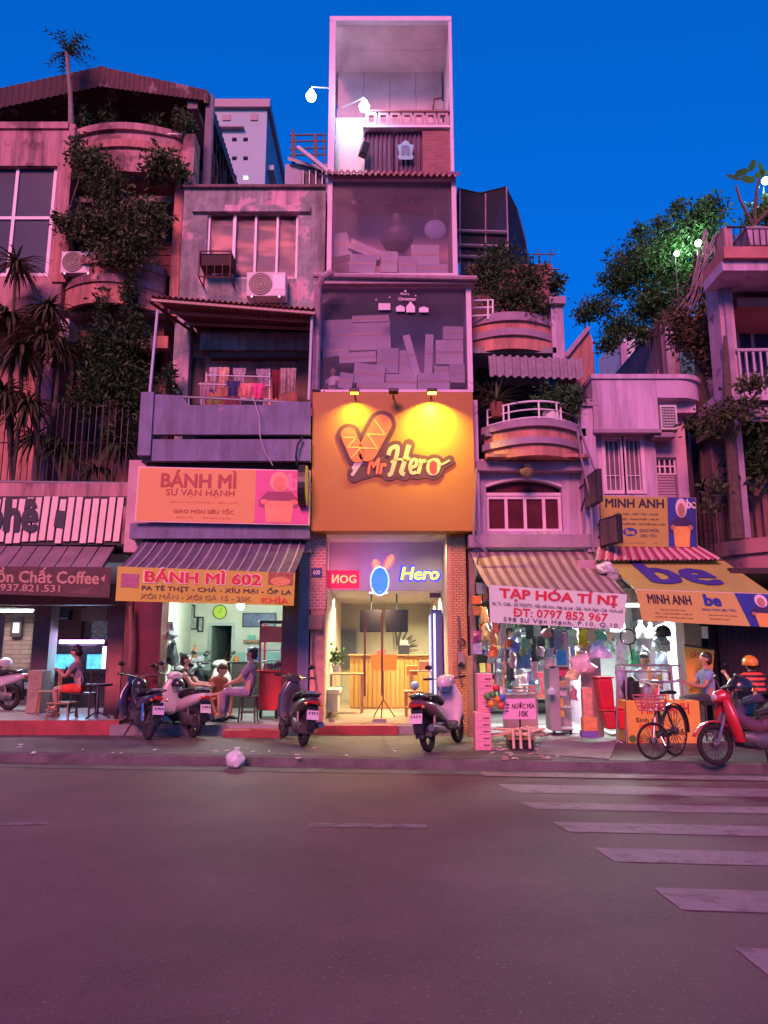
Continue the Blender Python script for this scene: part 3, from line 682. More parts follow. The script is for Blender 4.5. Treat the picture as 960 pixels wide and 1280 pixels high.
def balcony():
    Y = 13.3
    x0, x1, z0, z1 = RC(190, 500, 388, 543, Y)
    xa = W(226, 500, Y).x; xb = W(236, 500, Y).x; xc = W(340, 508, Y).x; xd = W(343, 505, Y).x; zt = W(290, 494, Y).z; zl = W(290, 506, Y).z
    poly = [(x0, z0), (x1, z0), (x1, zl + .06), (xd, zl + .06), (xc, zl), (xb, zl), (xa, zt), (x0, zt)]
    obj('balcony_parapet', MB().prism([(p, Y, q) for p, q in poly], (0, .12, 0)), bluepaint, bm)
    pb(bm, 'balcony_fascia', bluepaint, 190, 549, 388, 576, Y - .02, .15)
    pb(bm, 'balcony_pillar', bluepaint, 174, 490, 190, 569, Y - .05, .35)
    x0, x1, z0, z1 = RC(174, 549, 388, 577, Y)
    obj('balcony_floor', MB().box(x0, x1, Y + .13, 15.6, z0 + .03, z0 + .22), concrete, bm)
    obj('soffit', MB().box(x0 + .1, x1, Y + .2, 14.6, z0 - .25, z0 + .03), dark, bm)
    rail(bm, 'handrail', steel, W(190, 494, Y + .05), W(388, 504, Y + .05), .022)
    for p in (236, 252, 330, 352): rail(bm, 'rail_post', steel, W(p, 496 + (p - 190) * .05, Y + .06), W(p, 508, Y + .06), .014)
balcony()
# back of the ground floor
YF = 14.0
x0, x1, z0, z1 = RC(158, 575, 390, 690, 13.75)
obj('front_wall', MB().box(x0, x1, 13.75, 14.0, z0, z1), mat('pale_pink_wall', (.58, .38, .40), .85, .2, 2), bm)
pb(bm, 'blue_band', bluepaint, 162, 654, 387, 673, 13.42, .32)
pb(bm, 'pillar', redtile, 162, 690, 200, 930, 14.0, .45)
x0, x1, z0, z1 = RC(352, 690, 372, 930, 14.0)
obj('pillar', MB().box(x0, x1, 14.0, 14.45, .12, z1), redtile, bm)
pb(bm, 'drain_pipe_cover', bluepaint, 372.5, 672, 386, 912, 13.9, .5)
pb(bm, 'pilaster', mat('maroon_side', (.16, .05, .05), .7), 154, 700, 162, 930, 13.95, .4)
BF = .30
xa, xb = W(196, 800, 14.0).x, W(356, 800, 14.0).x
ya = 18.2; xc, xd = W(238, 800, ya).x, W(362, 800, ya).x
obj('shop_floor', MB().box(xa - .6, xb + .3, 13.55, 18.6, .1, BF), tilefloor, bm)
obj('riser', MB().box(xa - .6, W(283, 905, 13.4).x - .004, 13.53, 13.548, .1, BF - .004), concrete, bm)
obj('step', MB().box(W(283, 905, 13.4).x, W(352, 905, 13.4).x, 13.2, 13.548, .1, BF - .06), redpaint, bm)
obj('side_wall', MB().hexa([(xa - .1, 14.46, .2), (xa, 14.46, .2), (xc, ya, .2), (xc - .1, ya, .2)], [(xa - .1, 14.46, 3.6), (xa, 14.46, 3.6), (xc, ya, 3.6), (xc - .1, ya, 3.6)]), cream, bm)
obj('side_wall', MB().hexa([(xb, 14.46, .2), (xb + .1, 14.46, .2), (xd + .1, ya, .2), (xd, ya, .2)], [(xb, 14.46, 3.6), (xb + .1, 14.46, 3.6), (xd + .1, ya, 3.6), (xd, ya, 3.6)]), cream, bm)
dh = RC(262, 782, 288, 902, ya)
obj('back_wall', holewall(xc, xd, .2, 3.6, ya, .12, [(dh[0], dh[1], BF, dh[3])]), cream, bm)
obj('dado_band', MB().box(xc + .01, dh[0] - .08, ya - .012, ya - .002, .2, W(250, 815, ya).z), mat('mint_dado', (.36, .62, .52), .7, .15), bm)
obj('dado_band', MB().box(dh[1] + .08, xd - .01, ya - .012, ya - .002, .2, W(250, 815, ya).z), mat('mint_dado', (.3, .5, .4)), bm)
obj('ceiling', MB().box(xa - .3, xb + .3, 14.0, ya + .3, 3.55, 3.7), offwhite, bm)
obj('door_frame', holewall(dh[0] - .07, dh[1] + .07, BF, dh[3] + .07, ya - .03, .028, [(dh[0], dh[1], BF - .1, dh[3])]), mat('mint_frame', (.50, .62, .55), .6), bm)
mint = mat('stair_wall', (.30, .42, .36), .8)
obj('stairwell', MB().box(dh[0] - .1, dh[0] - .02, ya + .125, ya + 3, .2, 3.6), mint, bm); obj('stairwell', MB().box(dh[1] + .02, dh[1] + .1, ya + .125, ya + 3, .2, 3.6), mint, bm); obj('stairwell', MB().box(dh[0], dh[1], ya + 3, ya + 3.1, .2, 3.6), mint, bm)
for k in range(10): obj('stair_step', MB().box(dh[0] - .02, dh[1] + .02, ya + .35 + k * .25, ya + .62 + k * .25, BF, BF + .18 * (k + 1)), wood, bm)
# pictures, clock, lamp, lottery board
def shopstuff():
    t = thing('wall_clock', 'round green-yellow wall clock above the stair door', 'clock', W(275, 773, ya - .03))
    obj('rim', MB().lathe([(.165, 0), (.175, -.02), (.165, -.035), (.14, -.036)], W(275, 765, ya - .002), 24, 'Y'), mat('clock_rim', (.12, .22, .05), .4), t, smooth=True)
    obj('dial', MB().lathe([(.15, 0), (.15, -.02)], W(275, 765, ya - .02), 24, 'Y'), mat('clock_dial', (.55, .75, .08), .4, .05), t)
    c = W(275, 765, ya - .045)
    for a, L in ((70, .1), (200, .07)): obj('hand', MB().tube([c, c + V((math.cos(R(a)) * L, 0, math.sin(R(a)) * L))], .006, 4), black, t)
    for lab, r in (('large black framed certificate left of the clock', (227, 756, 243, 787)), ('middle black framed picture beside the large certificate', (240.5, 771, 246.5, 787)), ('narrow dark framed picture nearest the stair door', (247.5, 771, 254, 790))):
        t = thing('wall_picture', lab, 'picture', W((r[0] + r[2]) / 2, r[3], ya - .05), group='framed pictures on the sandwich shop wall')
        Yp = ya - .05; pb(t, 'frame', black, *r, Yp, .045); pb(t, 'print', mat('grey_print', (.45, .5, .46), .5, .5, 9), r[0] + 1.3, r[1] + 1.6, r[2] - 1.3, r[3] - 1.6, Yp - .006, .008)
    t = thing('wall_board', 'long dark blue wall board at the upper right of the sandwich shop', 'board', W(323, 783, ya - .04)); pb(t, 'frame', black, 303, 766, 345, 784, ya - .06, .05)
    pb(t, 'picture', mat('blue_board', (.10, .16, .30), .4, .7, 5), 304.5, 767.5, 343.5, 782.5, ya - .068, .01)
    t = thing('pendant_lamp', 'bright white bulb hanging in the sandwich shop', 'lamp', W(301, 760, 15.2))
    obj('bulb', MB().sphere(W(301, 757, 15.2), (.075, .075, .085), 14, 10), mat('white_bulb', (.85, .97, 1), .4, 0, emit=26), t, smooth=True)
    obj('cord', MB().tube([W(301, 752, 15.2), V((W(301, 752, 15.2).x, 15.2, 3.55))], .012, 5), black, t)
    light(t, W(301, 766, 15.2), 140, (.86, 1, .96), .16, 'POINT')
    t = thing('wall_shelf', 'small altar shelf with green plant on the shop wall', 'shelf', W(313, 805, ya - .2)); pb(t, 'board', wood, 304, 800, 322, 803, ya - .25, .22); pb(t, 'pot', mat('teal_pot', (.12, .42, .36), .5), 309, 794, 318, 800, ya - .2, .14)
    t = thing('blue_poster', 'blue poster low on the shop back wall beside the stool', 'poster', W(316, 824, ya - .03)); pb(t, 'sheet', mat('poster_blue', (.05, .13, .5), .5, .4, 6), 309, 810, 325, 826, ya - .03, .01); pb(t, 'border', whitem, 307, 808, 327, 828, ya - .022, .008)
    t = thing('food_cart', 'tall red glass-fronted sandwich cart at the shop entrance', 'cart', W(339, 900, 14.7))
    red = mat('cart_red', (.62, .03, .03), .35, .2, 5, coat=.5); Y = 14.7
    x0, x1, z0, z1 = RC(323, 779, 353, 900, Y); zc = W(338, 840, Y).z
    obj('cabinet', MB().box(x0, x1, Y, Y + .6, BF + .15, zc), red, t, bev=.015)
    for x in (x0, x1 - .04): 
        for y in (Y, Y + .56): obj('post', MB().box(x, x + .04, y, y + .04, zc, z1), red, t)
    obj('roof', MB().box(x0 - .02, x1 + .02, Y - .03, Y + .63, z1, z1 + .05), black, t, bev=.01); pb(t, 'header', mat('cart_pink', (.72, .16, .18), .5), 325, 783, 352, 803, Y - .004, .02)
    for k in (.35, .7): obj('shelf', MB().box(x0 + .03, x1 - .03, Y + .03, Y + .57, zc + (z1 - zc) * k * .62, zc + (z1 - zc) * k * .62 + .015), whitem, t)
    obj('pane', MB().box(x0 + .045, x1 - .045, Y + .01, Y + .016, zc, W(338, 804, Y).z), winglass, t); obj('ledge', MB().box(x0 - .06, x1 + .02, Y - .06, Y + .62, zc, zc + .03), mat('cart_bright', (.75, .05, .04), .4), t)
    for k in (.15, .8): obj('wheel', MB().torus((x0 + (x1 - x0) * k, Y - .02, BF + .095), .07, .025, 'X', 18, 6).lathe([(.04, -.02), (.04, .02)], (x0 + (x1 - x0) * k, Y - .02, BF + .095), 10, 'X'), black, t)
    for k in range(5):
        xx = x0 + .07 + k * .07; o = tag(obj('bread_bag', MB().sphere((xx, Y + .25, zc + .10), (.04, .1, .07), 8, 6), offwhite, smooth=True), 'pale bread roll stacked behind the red cart glass', 'bread', 'bread rolls in the red cart')
shopstuff()
# ---- billboard over the shop
bb = thing('sandwich_billboard', 'orange sandwich shop billboard with pink courier panel below the blue balcony', 'billboard', W(280, 655, 13.3))
pn = Panel(W(168, 652, 13.3), W(387, 656.5, 13.3), W(388, 588, 13.3), W(173, 583, 13.3))
obj('board', pn.board(.06), mat('frame_pale', (.80, .60, .55), .5), bb)
patch(pn, urect(.008, .02, .992, .98), mat('billboard_orange', (.71, .36, .10), .5, .08, 1), bb, 'field', .004)
patch(pn, urect(.685, .02, .992, .98), mat('billboard_pink', (.72, .10, .28), .5, .08, 1), bb, 'courier_panel', .007)
lm = mat('billboard_red', (.40, .06, .035), .5, .1)
letters(pn, 'BÁNH MÌ', .14, .64, .57, .95, lm, bb, weight=.035, off=.009)
letters(pn, 'SƯ VẠN HẠNH', .17, .46, .565, .62, lm, bb, weight=.012, off=.009)
lm2 = mat('billboard_small', (.60, .16, .07), .5)
letters(pn, 'BÁNH MÌ - XÔI MẶN - BÁN XÔI', .20, .345, .585, .395, lm2, bb, weight=.0, off=.009)
letters(pn, 'GIAO MÓN SIÊU TỐC', .22, .17, .565, .27, lm, bb, weight=.02, off=.009)
letters(pn, 'BÁNH MÌ        SƯ VẠN HẠNH', .24, .07, .55, .11, lm2, bb, weight=0, off=.009)
def courier(pn, p, u, v, su, sv, jacket, bagm, skin, helm, off=.01, cols=True):
    """flat printed picture of a courier in a helmet holding a bag"""
    q = lambda L: [(u + a * su, v + c * sv) for a, c in L]
    patch(pn, q([(.02, .30), (.0, .42), (.2, .60), (.8, .60), (1.0, .42), (.98, .30), (.7, .25), (.3, .25)]), jacket, p, 'printed_jacket', off)
    patch(pn, q([(.20, 0), (.80, 0), (.86, .42), (.14, .42)]), bagm, p, 'printed_bag', off + .001)
    patch(pn, q(ell(.5, .80, .24, .20)), helm, p, 'printed_helmet', off + .001)
    patch(pn, q(ell(.5, .755, .15, .145)), skin, p, 'printed_face', off + .002)
    for a in (.07, .80): patch(pn, q(ell(a + .065, .40, .10, .05)), skin, p, 'printed_hand', off + .002)
courier(pn, bb, .705, .04, .235, .92, mat('print_purple', (.33, .04, .12), .5), mat('print_tan', (.86, .36, .16), .5), mat('print_skin', (.80, .26, .16), .5), mat('print_helmet', (.85, .38, .26), .5))
letters(pn, 'be', .88, .62, 1.0, .92, mat('print_pink', (.85, .25, .38), .5), bb, weight=.06, off=.02 - .009)
# ---- striped awning + banner
aw = thing('sandwich_awning', 'dark blue awning with pale stripes over the sandwich shop', 'awning', W(260, 715, 12.5))
tl, tr, br, bl = W(182, 671, 13.75), W(384, 675, 13.75), W(367, 719, 12.45), W(148, 711, 12.45)
def aw_pt(u, v, o=0, tl=tl, tr=tr, br=br, bl=bl, sag=.05): 
    p = (tl * (1 - u) + tr * u) * (1 - v) + (bl * (1 - u) + br * u) * v; return p + V((0, 0, -sag * math.sin(v * math.pi))) + V((0, -.5, .8)) * o
n0 = (tr - tl).cross(bl - tl).normalized()
obj('canvas', MB().slab(40, 8, lambda u, v: aw_pt(u, v) + V((0, 0, .012 * math.sin(u * 44))), n0, .01), mat('awning_navy', (.13, .11, .15), .7, .3, 3), aw)
for k in range(17):
    u0 = .03 + k * .058
    obj('stripe', MB().slab(1, 8, lambda u, v: aw_pt(u0 + .011 * u, v, .018), n0, .004), mat('awning_stripe', (.36, .32, .36), .7), aw)
for k, q in enumerate((.02, .98)): obj('arm', MB().tube([aw_pt(q, .05, -.08), aw_pt(q, .97, -.06)], .018), steel, aw)
bn = thing('sandwich_banner', 'yellow sandwich banner with red heading hanging from the dark awning', 'banner', W(256, 755, 12.4))
pn = Panel(W(144, 751, 12.4), W(367, 757, 12.4), W(369, 716, 12.4), W(147, 708, 12.4))
b = MB().slab(30, 4, lambda u, v: pn.pt(u, v, -.006 + .004 * math.sin(u * 25) * (1 - v)), pn.n, .008)
obj('cloth', b, mat('banner_yellow', (.56, .50, .05), .6, .12, 2), bn)
wv = mat('print_white_red', (.75, .10, .08), .5)
letters(pn, 'BÁNH MÌ 602', .155, .56, .815, 1.0, mat('print_cream', (.85, .72, .55), .5), bn, weight=.07, off=.0015)
letters(pn, 'BÁNH MÌ 602', .16, .58, .81, .98, mat('print_red', (.62, .02, .025), .5), bn, weight=.035, off=.004)
letters(pn, 'PA TÊ THỊT - CHẢ - XÍU MẠI - ỐP LA', .145, .30, .985, .54, mat('print_dark', (.06, .03, .05), .5), bn, weight=.012, off=.004)
letters(pn, 'XÔI MẶN - XÔI GÀ 15 - 20K', .14, .05, .76, .28, mat('print_olive', (.30, .20, .06), .5), bn, weight=.006, off=.004)
patch(pn, urect(.025, .40, .125, .80), mat('print_mauve', (.45, .16, .24), .6, .5, 30), bn, 'logo_patch', .002)
patch(pn, urect(.85, .62, .99, .99), mat('print_brown', (.40, .16, .08), .6, .6, 18), bn, 'photo_patch', .002)
patch(pn, ell(.92, .72, .055, .14), mat('print_bun', (.75, .38, .12), .6, .3, 20), bn, 'photo_bun', .004)
letters(pn, 'KHÌA', .82, .06, .97, .26, mat('print_red2', (.75, .08, .02), .5), bn, weight=.03, off=.004)
# ---- upper-floor bits
aircon('large white air conditioner under the curtained window', 308, 340, 357, 370, 14.42, .36)
cg = thing('window_cage', 'rusty empty iron cage bracket below the curtained window', 'cage', W(268, 348, 14.5))
x0, x1, z0, z1 = RC(249, 314, 288, 346, 14.35)
for x in (x0, x1):
    for y in (14.35, 14.78): obj('upright', MB().tube([(x, y, z0), (x, y, z1)], .018, 4), rust, cg)
for z in (z0, z1):
    obj('hoop', MB().tube([(x0, 14.78, z), (x0, 14.35, z), (x1, 14.35, z), (x1, 14.78, z)], .02, 4), rust, cg)
for k in range(1, 4): obj('rod', MB().tube([(x0 + (x1 - x0) * k / 4, 14.35, z0), (x0 + (x1 - x0) * k / 4, 14.35, (z0 + z1) / 2)], .01, 4), rust, cg)
obj('tray', MB().box(x0, x1, 14.4, 14.75, (z0 + z1) / 2, z1 - .03), mat('dark_tray', (.06, .03, .03), .8), cg)
# laundry
rack = thing('drying_rack', 'white folding clothes rack on the blue balcony', 'drying rack', W(305, 508, 13.8))
for a, c in (((258, 469), (337, 471)), ((248, 480), (338, 482)), ((300, 498), (338, 499))): rail(rack, 'bar', whitem, W(*a, 13.8), W(*c, 13.8), .012)
for p in (258, 337): rail(rack, 'upright', whitem, W(p, 466, 13.85), W(p, 508, 13.85), .014)
def garment(i, lab, c, px0, py0, px1, py1, Y, kind):
    x0, x1, z0, z1 = RC(px0, py0, px1, py1, Y); ph = i * 1.7
    def f(u, v):
        w = 1 - (.25 * (1 - v) if kind == 'towel' else 0); sh = .0
        if kind == 'shirt': w = .75 + .25 * (v > .62)
        x = (x0 + x1) / 2 + (x1 - x0) * (u - .5) * w
        return V((x, Y + .03 * math.sin(u * 13 + ph) * (1 - v * .7), z0 + (z1 - z0) * v + .02 * math.sin(u * 8 + ph) * (1 - v)))
    m = mat('cloth_%d' % i, c, .9, .45, 9 if i % 2 else 16)
    return tag(obj({'towel': 'towel', 'shirt': 'shirt', 'cloth': 'hanging_cloth'}[kind], MB().slab(14, 10, f, (0, -1, 0), .012), m, smooth=True), lab, kind if kind != 'cloth' else 'laundry', 'laundry on the blue balcony')
for i, g in enumerate([('pale printed shirt at the left end of the clothes rack', (.55, .45, .5), 261, 459, 272, 490, 13.95, 'shirt'),
    ('peach coloured shirt hanging on the laundry rack', (.75, .45, .33), 272, 459, 286, 484, 13.97, 'shirt'),
    ('white and black patterned blouse in the middle of the laundry', (.45, .38, .42), 291, 460, 307, 482, 13.99, 'shirt'),
    ('grey lilac shirt behind the bright pink laundry', (.36, .30, .38), 320, 461, 338, 482, 14.0, 'shirt'),
    ('olive green towel folded over the rack front', (.25, .22, .06), 258, 495, 278, 506, 13.72, 'cloth'),
    ('plum brown towel folded next to the olive one', (.20, .05, .07), 279, 495, 300, 506, 13.72, 'cloth'),
    ('dark navy shorts hanging left of the pink laundry', (.05, .05, .16), 283, 476, 300, 496, 13.76, 'shirt'),
    ('salmon pink top on the clothes rack', (.85, .30, .28), 300, 479, 316, 495, 13.74, 'shirt'),
    ('hot pink dress, brightest piece on the rack', (.90, .10, .30), 314, 479, 331, 498, 13.73, 'shirt'),
    ('black trousers hung low under the pink dress', (.03, .03, .05), 301, 499, 330, 509, 13.75, 'cloth'),
    ('dark maroon robe hanging right of the rack', (.22, .03, .05), 340, 462, 351, 498, 14.05, 'towel'),
    ('pale grey long towel hanging near the maroon robe', (.50, .40, .40), 350, 460, 358, 495, 14.0, 'towel'),
    ('beige twisted cloth at the right end of the laundry', (.48, .36, .34), 358, 460, 370, 490, 14.02, 'towel'),
    ('mauve printed leggings at the left end of the rack', (.42, .25, .30), 249, 478, 262, 505, 13.8, 'towel')]): garment(i, *g)
t = thing('clothes_line', 'thin dark clothes pole along the balcony back wall', 'clothes line', W(300, 458, 14.5)); obj('pole', MB().tube([W(253, 453, 14.5), W(375, 458, 14.5)], .015, 5), rust, t)
for p in (255, 312, 373): obj('hook', MB().tube([W(p, 455, 14.5), W(p, 438, 14.5)], .008, 4), rust, t)
tag(obj('hanging_wire', MB().tube([W(316, 495, 13.25), W(324, 520, 13.1), W(325, 545, 13.1), W(331, 565, 13.15), W(341, 582, 13.2)], .010, 5), mat('pale_wire', (.55, .45, .42), .6)), 'pale loose wire hanging over the blue balcony', 'wire')
tag(obj('drain_spout', MB().tube([W(378, 547, 13.2), W(372, 556, 13.15), W(370, 570, 13.15), W(371, 582, 13.2)], .022, 6), iron), 'short dark drain spout at the right end of the balcony', 'pipe')
# ================================================================ C: the corn-dog shop tower
he = thing('corn_dog_house', 'narrow glass-fronted tower with a big orange corn dog sign', 'house', (.2, 14.5, 0))
orange = mat('sign_orange', (.38, .165, .018), .5, .1, .8)
gtile = brickmat('gold_mosaic', (.90, .62, .24), (.80, .50, .16), (.45, .24, .10), .11, .045, .008, .25, .7)
rtile = brickmat('red_mosaic', (.86, .28, .20), (.72, .18, .14), (.85, .68, .6), .11, .055, .008, .25, .7)
beige = mat('beige_render', (.55, .34, .24), .8, .25, 3, .15, 40)
x0, x1, z0, z1 = RC(386, 668, 405, 915, 13.9)
zt = W(395, 762, 13.9).z
obj('pillar', MB().box(x0 + .03, x1, 13.92, 14.3, .12, zt), mat('rose_render', (.75, .36, .27), .8, .3, 5, .2, 60), he); obj('tiled_pillar', MB().box(x0, x1 + .02, 13.9, 14.3, zt, z1), rtile, he)
x0, x1, z0, z1 = RC(562, 665, 584, 912, 13.9); obj('tiled_pillar', MB().box(x0, x1, 13.9, 14.3, .12, z1), gtile, he)
pb(he, 'pillar_trim', mat('gold_trim', (.62, .38, .16), .5), 560, 668, 565, 908, 13.88, .05)
pb(he, 'meter_box', mat('meter_grey', (.35, .2, .16), .6), 385, 768, 403, 787, 13.75, .14, bev=.01)
HF = .29
xa, xb = W(405, 800, 14.1).x, W(562, 800, 14.1).x
obj('shop_floor', MB().box(xa - .05, xb + .05, 13.85, 20.2, .1, HF), mat('beige_floor', (.36, .28, .22), .3, .25, 2), he)
obj('step', MB().box(xa - .05, W(497, 910, 13.7).x, 13.62, 13.848, .1, HF - .01), redpaint, he)
obj('step', MB().box(W(497.2, 910, 13.7).x, xb + .05, 13.70, 13.848, .1, HF - .02), concrete, he)
zc = W(480, 745, 14.2).z; ztop = W(480, 664, 14.1).z
warmw = mat('warm_wall', (.70, .62, .50), .8, .1, 2)
obj('side_wall', MB().box(xa - .12, xa - .01, 14.31, 20.2, .2, ztop), warmw, he); obj('side_wall', MB().box(xb + .01, xb + .12, 14.31, 20.2, .2, ztop), warmw, he)
obj('back_wall', MB().box(xa, xb, 20, 20.15, .2, ztop), mat('green_grey_wall', (.45, .44, .36), .8, .15, 2), he)
obj('lower_ceiling', MB().box(xa, xb, 15.6, 20, zc + .20, zc + .3), offwhite, he)
obj('upper_ceiling', MB().box(xa, xb, 13.9, 15.6, ztop - .02, ztop + .1), offwhite, he)
obj('transom_wall', MB().box(xa, xb, 15.45, 15.6, zc + .20, ztop), mat('lilac_panel', (.50, .42, .50), .6, .15, 1), he)
gl = glassmat('shop_glass', (.95, .96, .95), .9, .02)
xm0, xm1 = W(452, 800, 14.1).x, W(500, 800, 14.1).x; xmid = W(463, 800, 14.1).x
zd = W(480, 752, 14.1).z
steelb = mat('brushed_steel', (.42, .34, .30), .3, .15, 9, metal=.8)
for a, c, zz0, zz1 in ((xa, xb, zd + .01, ztop - .03), (xa, W(412, 800, 14.1).x, HF, zd), (W(412.6, 800, 14.1).x, W(462.5, 800, 14.1).x, HF + .02, zd), (W(463.3, 800, 14.1).x, W(513, 800, 14.1).x, HF + .02, zd), (W(513.6, 800, 14.1).x, xb, HF, zd)):
    obj('glass_panel', MB().box(a, c, 14.1, 14.112, zz0, zz1), gl, he)
for p in (456, 477.5):
    x = W(p, 830, 14.05).x; z0, z1 = W(480, 870, 14.02).z, W(480, 767, 14.02).z
    dd = mat('door_handle_steel', (.36, .14, .10), .3, .1, metal=.6)
    obj('door_handle', MB().tube([(x, 14.09, z1 - .06), (x, 14.03, z1), (x, 14.03, z0), (x, 14.09, z0 + .06)], .02, 8), dd, he)
for a, c, y in ((466, 483, 902), (411, 418, 902)): pb(he, 'patch_fitting', steelb, a, y - 3, c, y + 1, 14.08, .05)
pb(he, 'closer_plate', black, 537, 741, 551, 747, 14.06, .04)
# ---- lamps of the shop
def downlight(lab, x, y, z, e=22, c=(1, .80, .44), g='round ceiling downlights in the corn dog shop'):
    t = thing('downlight', lab, 'lamp', (x, y, z), group=g)
    obj('ring', MB().lathe([(.075, 0), (.085, -.012), (.06, -.014)], (x, y, z), 16), whitem, t); obj('lens', MB().lathe([(.062, -.012), (.0, -.013)], (x, y, z), 14), mat('warm_lens', (1, .85, .6), .4, 0, emit=14), t)
    light(t, (x, y, z - .05), e, c, .12, spread=150)
for lab, p, q, Y in (('ceiling downlight just behind the glass, left of the orange sign centre', 407, 671, 14.6), ('ceiling downlight just behind the glass on the right', 540, 672, 14.6)):
    w_ = W(p, q, Y); downlight(lab, w_.x, Y, ztop - .02, 10)
for lab, p, Y in (('downlight in the low ceiling above the door handles', 475, 16.2), ('downlight in the low ceiling near the drinks fridge', 540, 16.6), ('downlight at the left end of the low ceiling', 424, 16.9), ('rear downlight above the order counter', 527, 18.4)):
    downlight(lab, W(p, 755, Y).x, Y, zc + .2, 85)
# ---- neon sign inside the glass
ne = thing('neon_sign', 'glowing neon and LED sign with blue oval and corn dogs behind the glass', 'neon sign', W(478, 740, 14.35))
pn = ppanel(408, 690, 556, 742, 14.35); A = (pn.c[1] - pn.c[0]).length / (pn.c[3] - pn.c[0]).length
em = lambda n, c, e: mat(n, c, .4, 0, emit=e)
patch(pn, urect(.01, .12, .28, .56), em('led_red', (.75, .01, .07), .6), ne, 'led_board', 0, -.02)
letters(pn, 'ИOG', .05, .25, .25, .45, em('led_text', (1, .5, .2), .8), ne, weight=.03, off=.006)
cc = (.45, .30)
stroke(pn, ell(cc[0], cc[1], .075, .34, 28), .045, A, em('neon_white', (.45, .7, 1), 1.0), ne, 'neon_tube', .012, True)
stroke(pn, ell(cc[0], cc[1], .066, .29, 28), .05, A, em('neon_blue', (.02, .15, 1), 1.3), ne, 'neon_tube', .012, True)
patch(pn, ell(cc[0], cc[1], .06, .27, 24), em('neon_azure', (.05, .30, .75), .6), ne, 'oval_panel', .004)
for u, v, L, a in ((.42, .70, .17, 15), (.53, .76, .26, -28)):
    d = (math.sin(R(-a)) / A, math.cos(R(a)))
    for w_, m_, o in ((.20, em('neon_pink', (1, .15, .22), .9), .008), (.12, em('neon_peach', (1, .40, .22), .8), .012)):
        ra = R(a); patch(pn, [(u + (x * math.cos(ra) - y * math.sin(ra)) / A, v + x * math.sin(ra) + y * math.cos(ra)) for x, y in ell(0, 0, w_ * .55, L * .75, 20)], m_, ne, 'neon_corn_dog', o)
letters(pn, 'Hero', .62, .30, .96, .66, em('neon_halo', (.06, .05, .9), .9), ne, weight=.075, shear=.2, off=.005)
letters(pn, 'Hero', .63, .33, .95, .63, em('neon_lime', (.62, 1, .05), 1.1), ne, weight=.03, shear=.2, off=.012)
stroke(pn, [(.36, .02), (.52, .02)], .05, A, em('neon_white2', (.8, .8, 1), 1), ne, 'neon_tube')
light(ne, W(478, 715, 14.9), 3, (.55, .25, 1), .7, rot=(R(90), 0, 0)); light(ne, W(425, 715, 14.9), 3, (1, .1, .3), .5, rot=(R(90), 0, 0))
for x in (.12, .5, .85): obj('hanger', MB().tube([pn.pt(x, .62), V((pn.pt(x, 1).x, 14.35, ztop - .02))], .004, 4), steel, ne)
# ---- big orange sign box
sg = thing('corn_dog_sign', 'big orange sign box with two corn dogs and white Hero lettering', 'sign', W(492, 662, 13.45))
pn = Panel(W(388.5, 664, 13.45), W(596, 664, 13.45), W(591, 490, 13.45), W(390.5, 490, 13.45))
obj('box', pn.board(.42), orange, sg, bev=.01)
A = (pn.c[1] - pn.c[0]).length / (pn.c[3] - pn.c[0]).length
ol = mat('logo_plum', (.075, .022, .035), .55, .1); cd = mat('logo_corn_dog', (.50, .15, .05), .5, .12); mu = mat('logo_mustard', (.88, .50, .10), .5)
def pu(x, y): return ((x - 389.5) / (594.5 - 389.5), (664 - y) / 174)
def cap(c0, c1, wpx, m, name, off, th=.0):
    a, c = pu(*c0), pu(*c1); r = wpx / 174 / 2
    dx, dy = (c[0] - a[0]) * A, c[1] - a[1]; th0 = math.degrees(math.atan2(dy, dx)); pts = []
    for k in range(13): an = R(th0 + 90 + 180 * k / 12); pts.append((a[0] + r * math.cos(an) / A, a[1] + r * math.sin(an)))
    for k in range(13): an = R(th0 - 90 + 180 * k / 12); pts.append((c[0] + r * math.cos(an) / A, c[1] + r * math.sin(an)))
    return patch(pn, pts, m, sg, name, off, th)
dogs = [((447, 571), (436, 546), 19), ((459, 567), (478, 532), 24)]
for a, c, w_ in dogs: cap(a, c, w_ + 11, ol, 'logo_outline', .003, .02)
for a, c, w_ in dogs:
    cap(a, c, w_, cd, 'corn_dog', .025, .02)
    for k in range(4):
        t0, t1 = k / 4, (k + 1) / 4; d = V((c[0] - a[0], c[1] - a[1])); pp = V((-d.y, d.x)).normalized() * w_ * .42; s = 1 if k % 2 else -1
        p0 = V(a) + d * t0 + pp * s; p1 = V(a) + d * t1 - pp * s
        stroke(pn, [pu(*p0), pu(*p1)], .010, A, mu, sg, 'mustard_line', .049)
for a, c in (((441, 590), (448, 577)), ((440, 598), (455, 574))): cap((a[0] + 1, a[1] - 3), (c[0], c[1]), 4, mat('stick_grey', (.55, .45, .5), .5), 'stick', .030)
cap((443, 597), (451, 580), 16, ol, 'logo_outline', .003, .02)
def rim(pts, wpx, name='logo_outline'):
    b = MB(); r = wpx / 2
    for i in range(max(1, len(pts) - 1)):
        p0, p1 = V(pts[i]), V(pts[min(i + 1, len(pts) - 1)]); d = p1 - p0; t0 = math.atan2(d.y, d.x); L = []
        for k in range(9): an = t0 + math.pi / 2 + math.pi * k / 8; L.append(pu(p0.x + r * math.cos(an), p0.y + r * math.sin(an)))
        for k in range(9): an = t0 - math.pi / 2 + math.pi * k / 8; L.append(pu(p1.x + r * math.cos(an), p1.y + r * math.sin(an)))
        b.add([pn.pt(u, v, .019 + .00012 * i) for u, v in L], [tuple(reversed(range(18)))])
    obj(name, b, ol, sg)
rim([(444, 594), (470, 586), (486, 590), (520, 589), (545, 589)], 20); rim([(449, 578), (462, 581), (480, 582)], 20); rim([(492, 565), (490, 580)], 22)
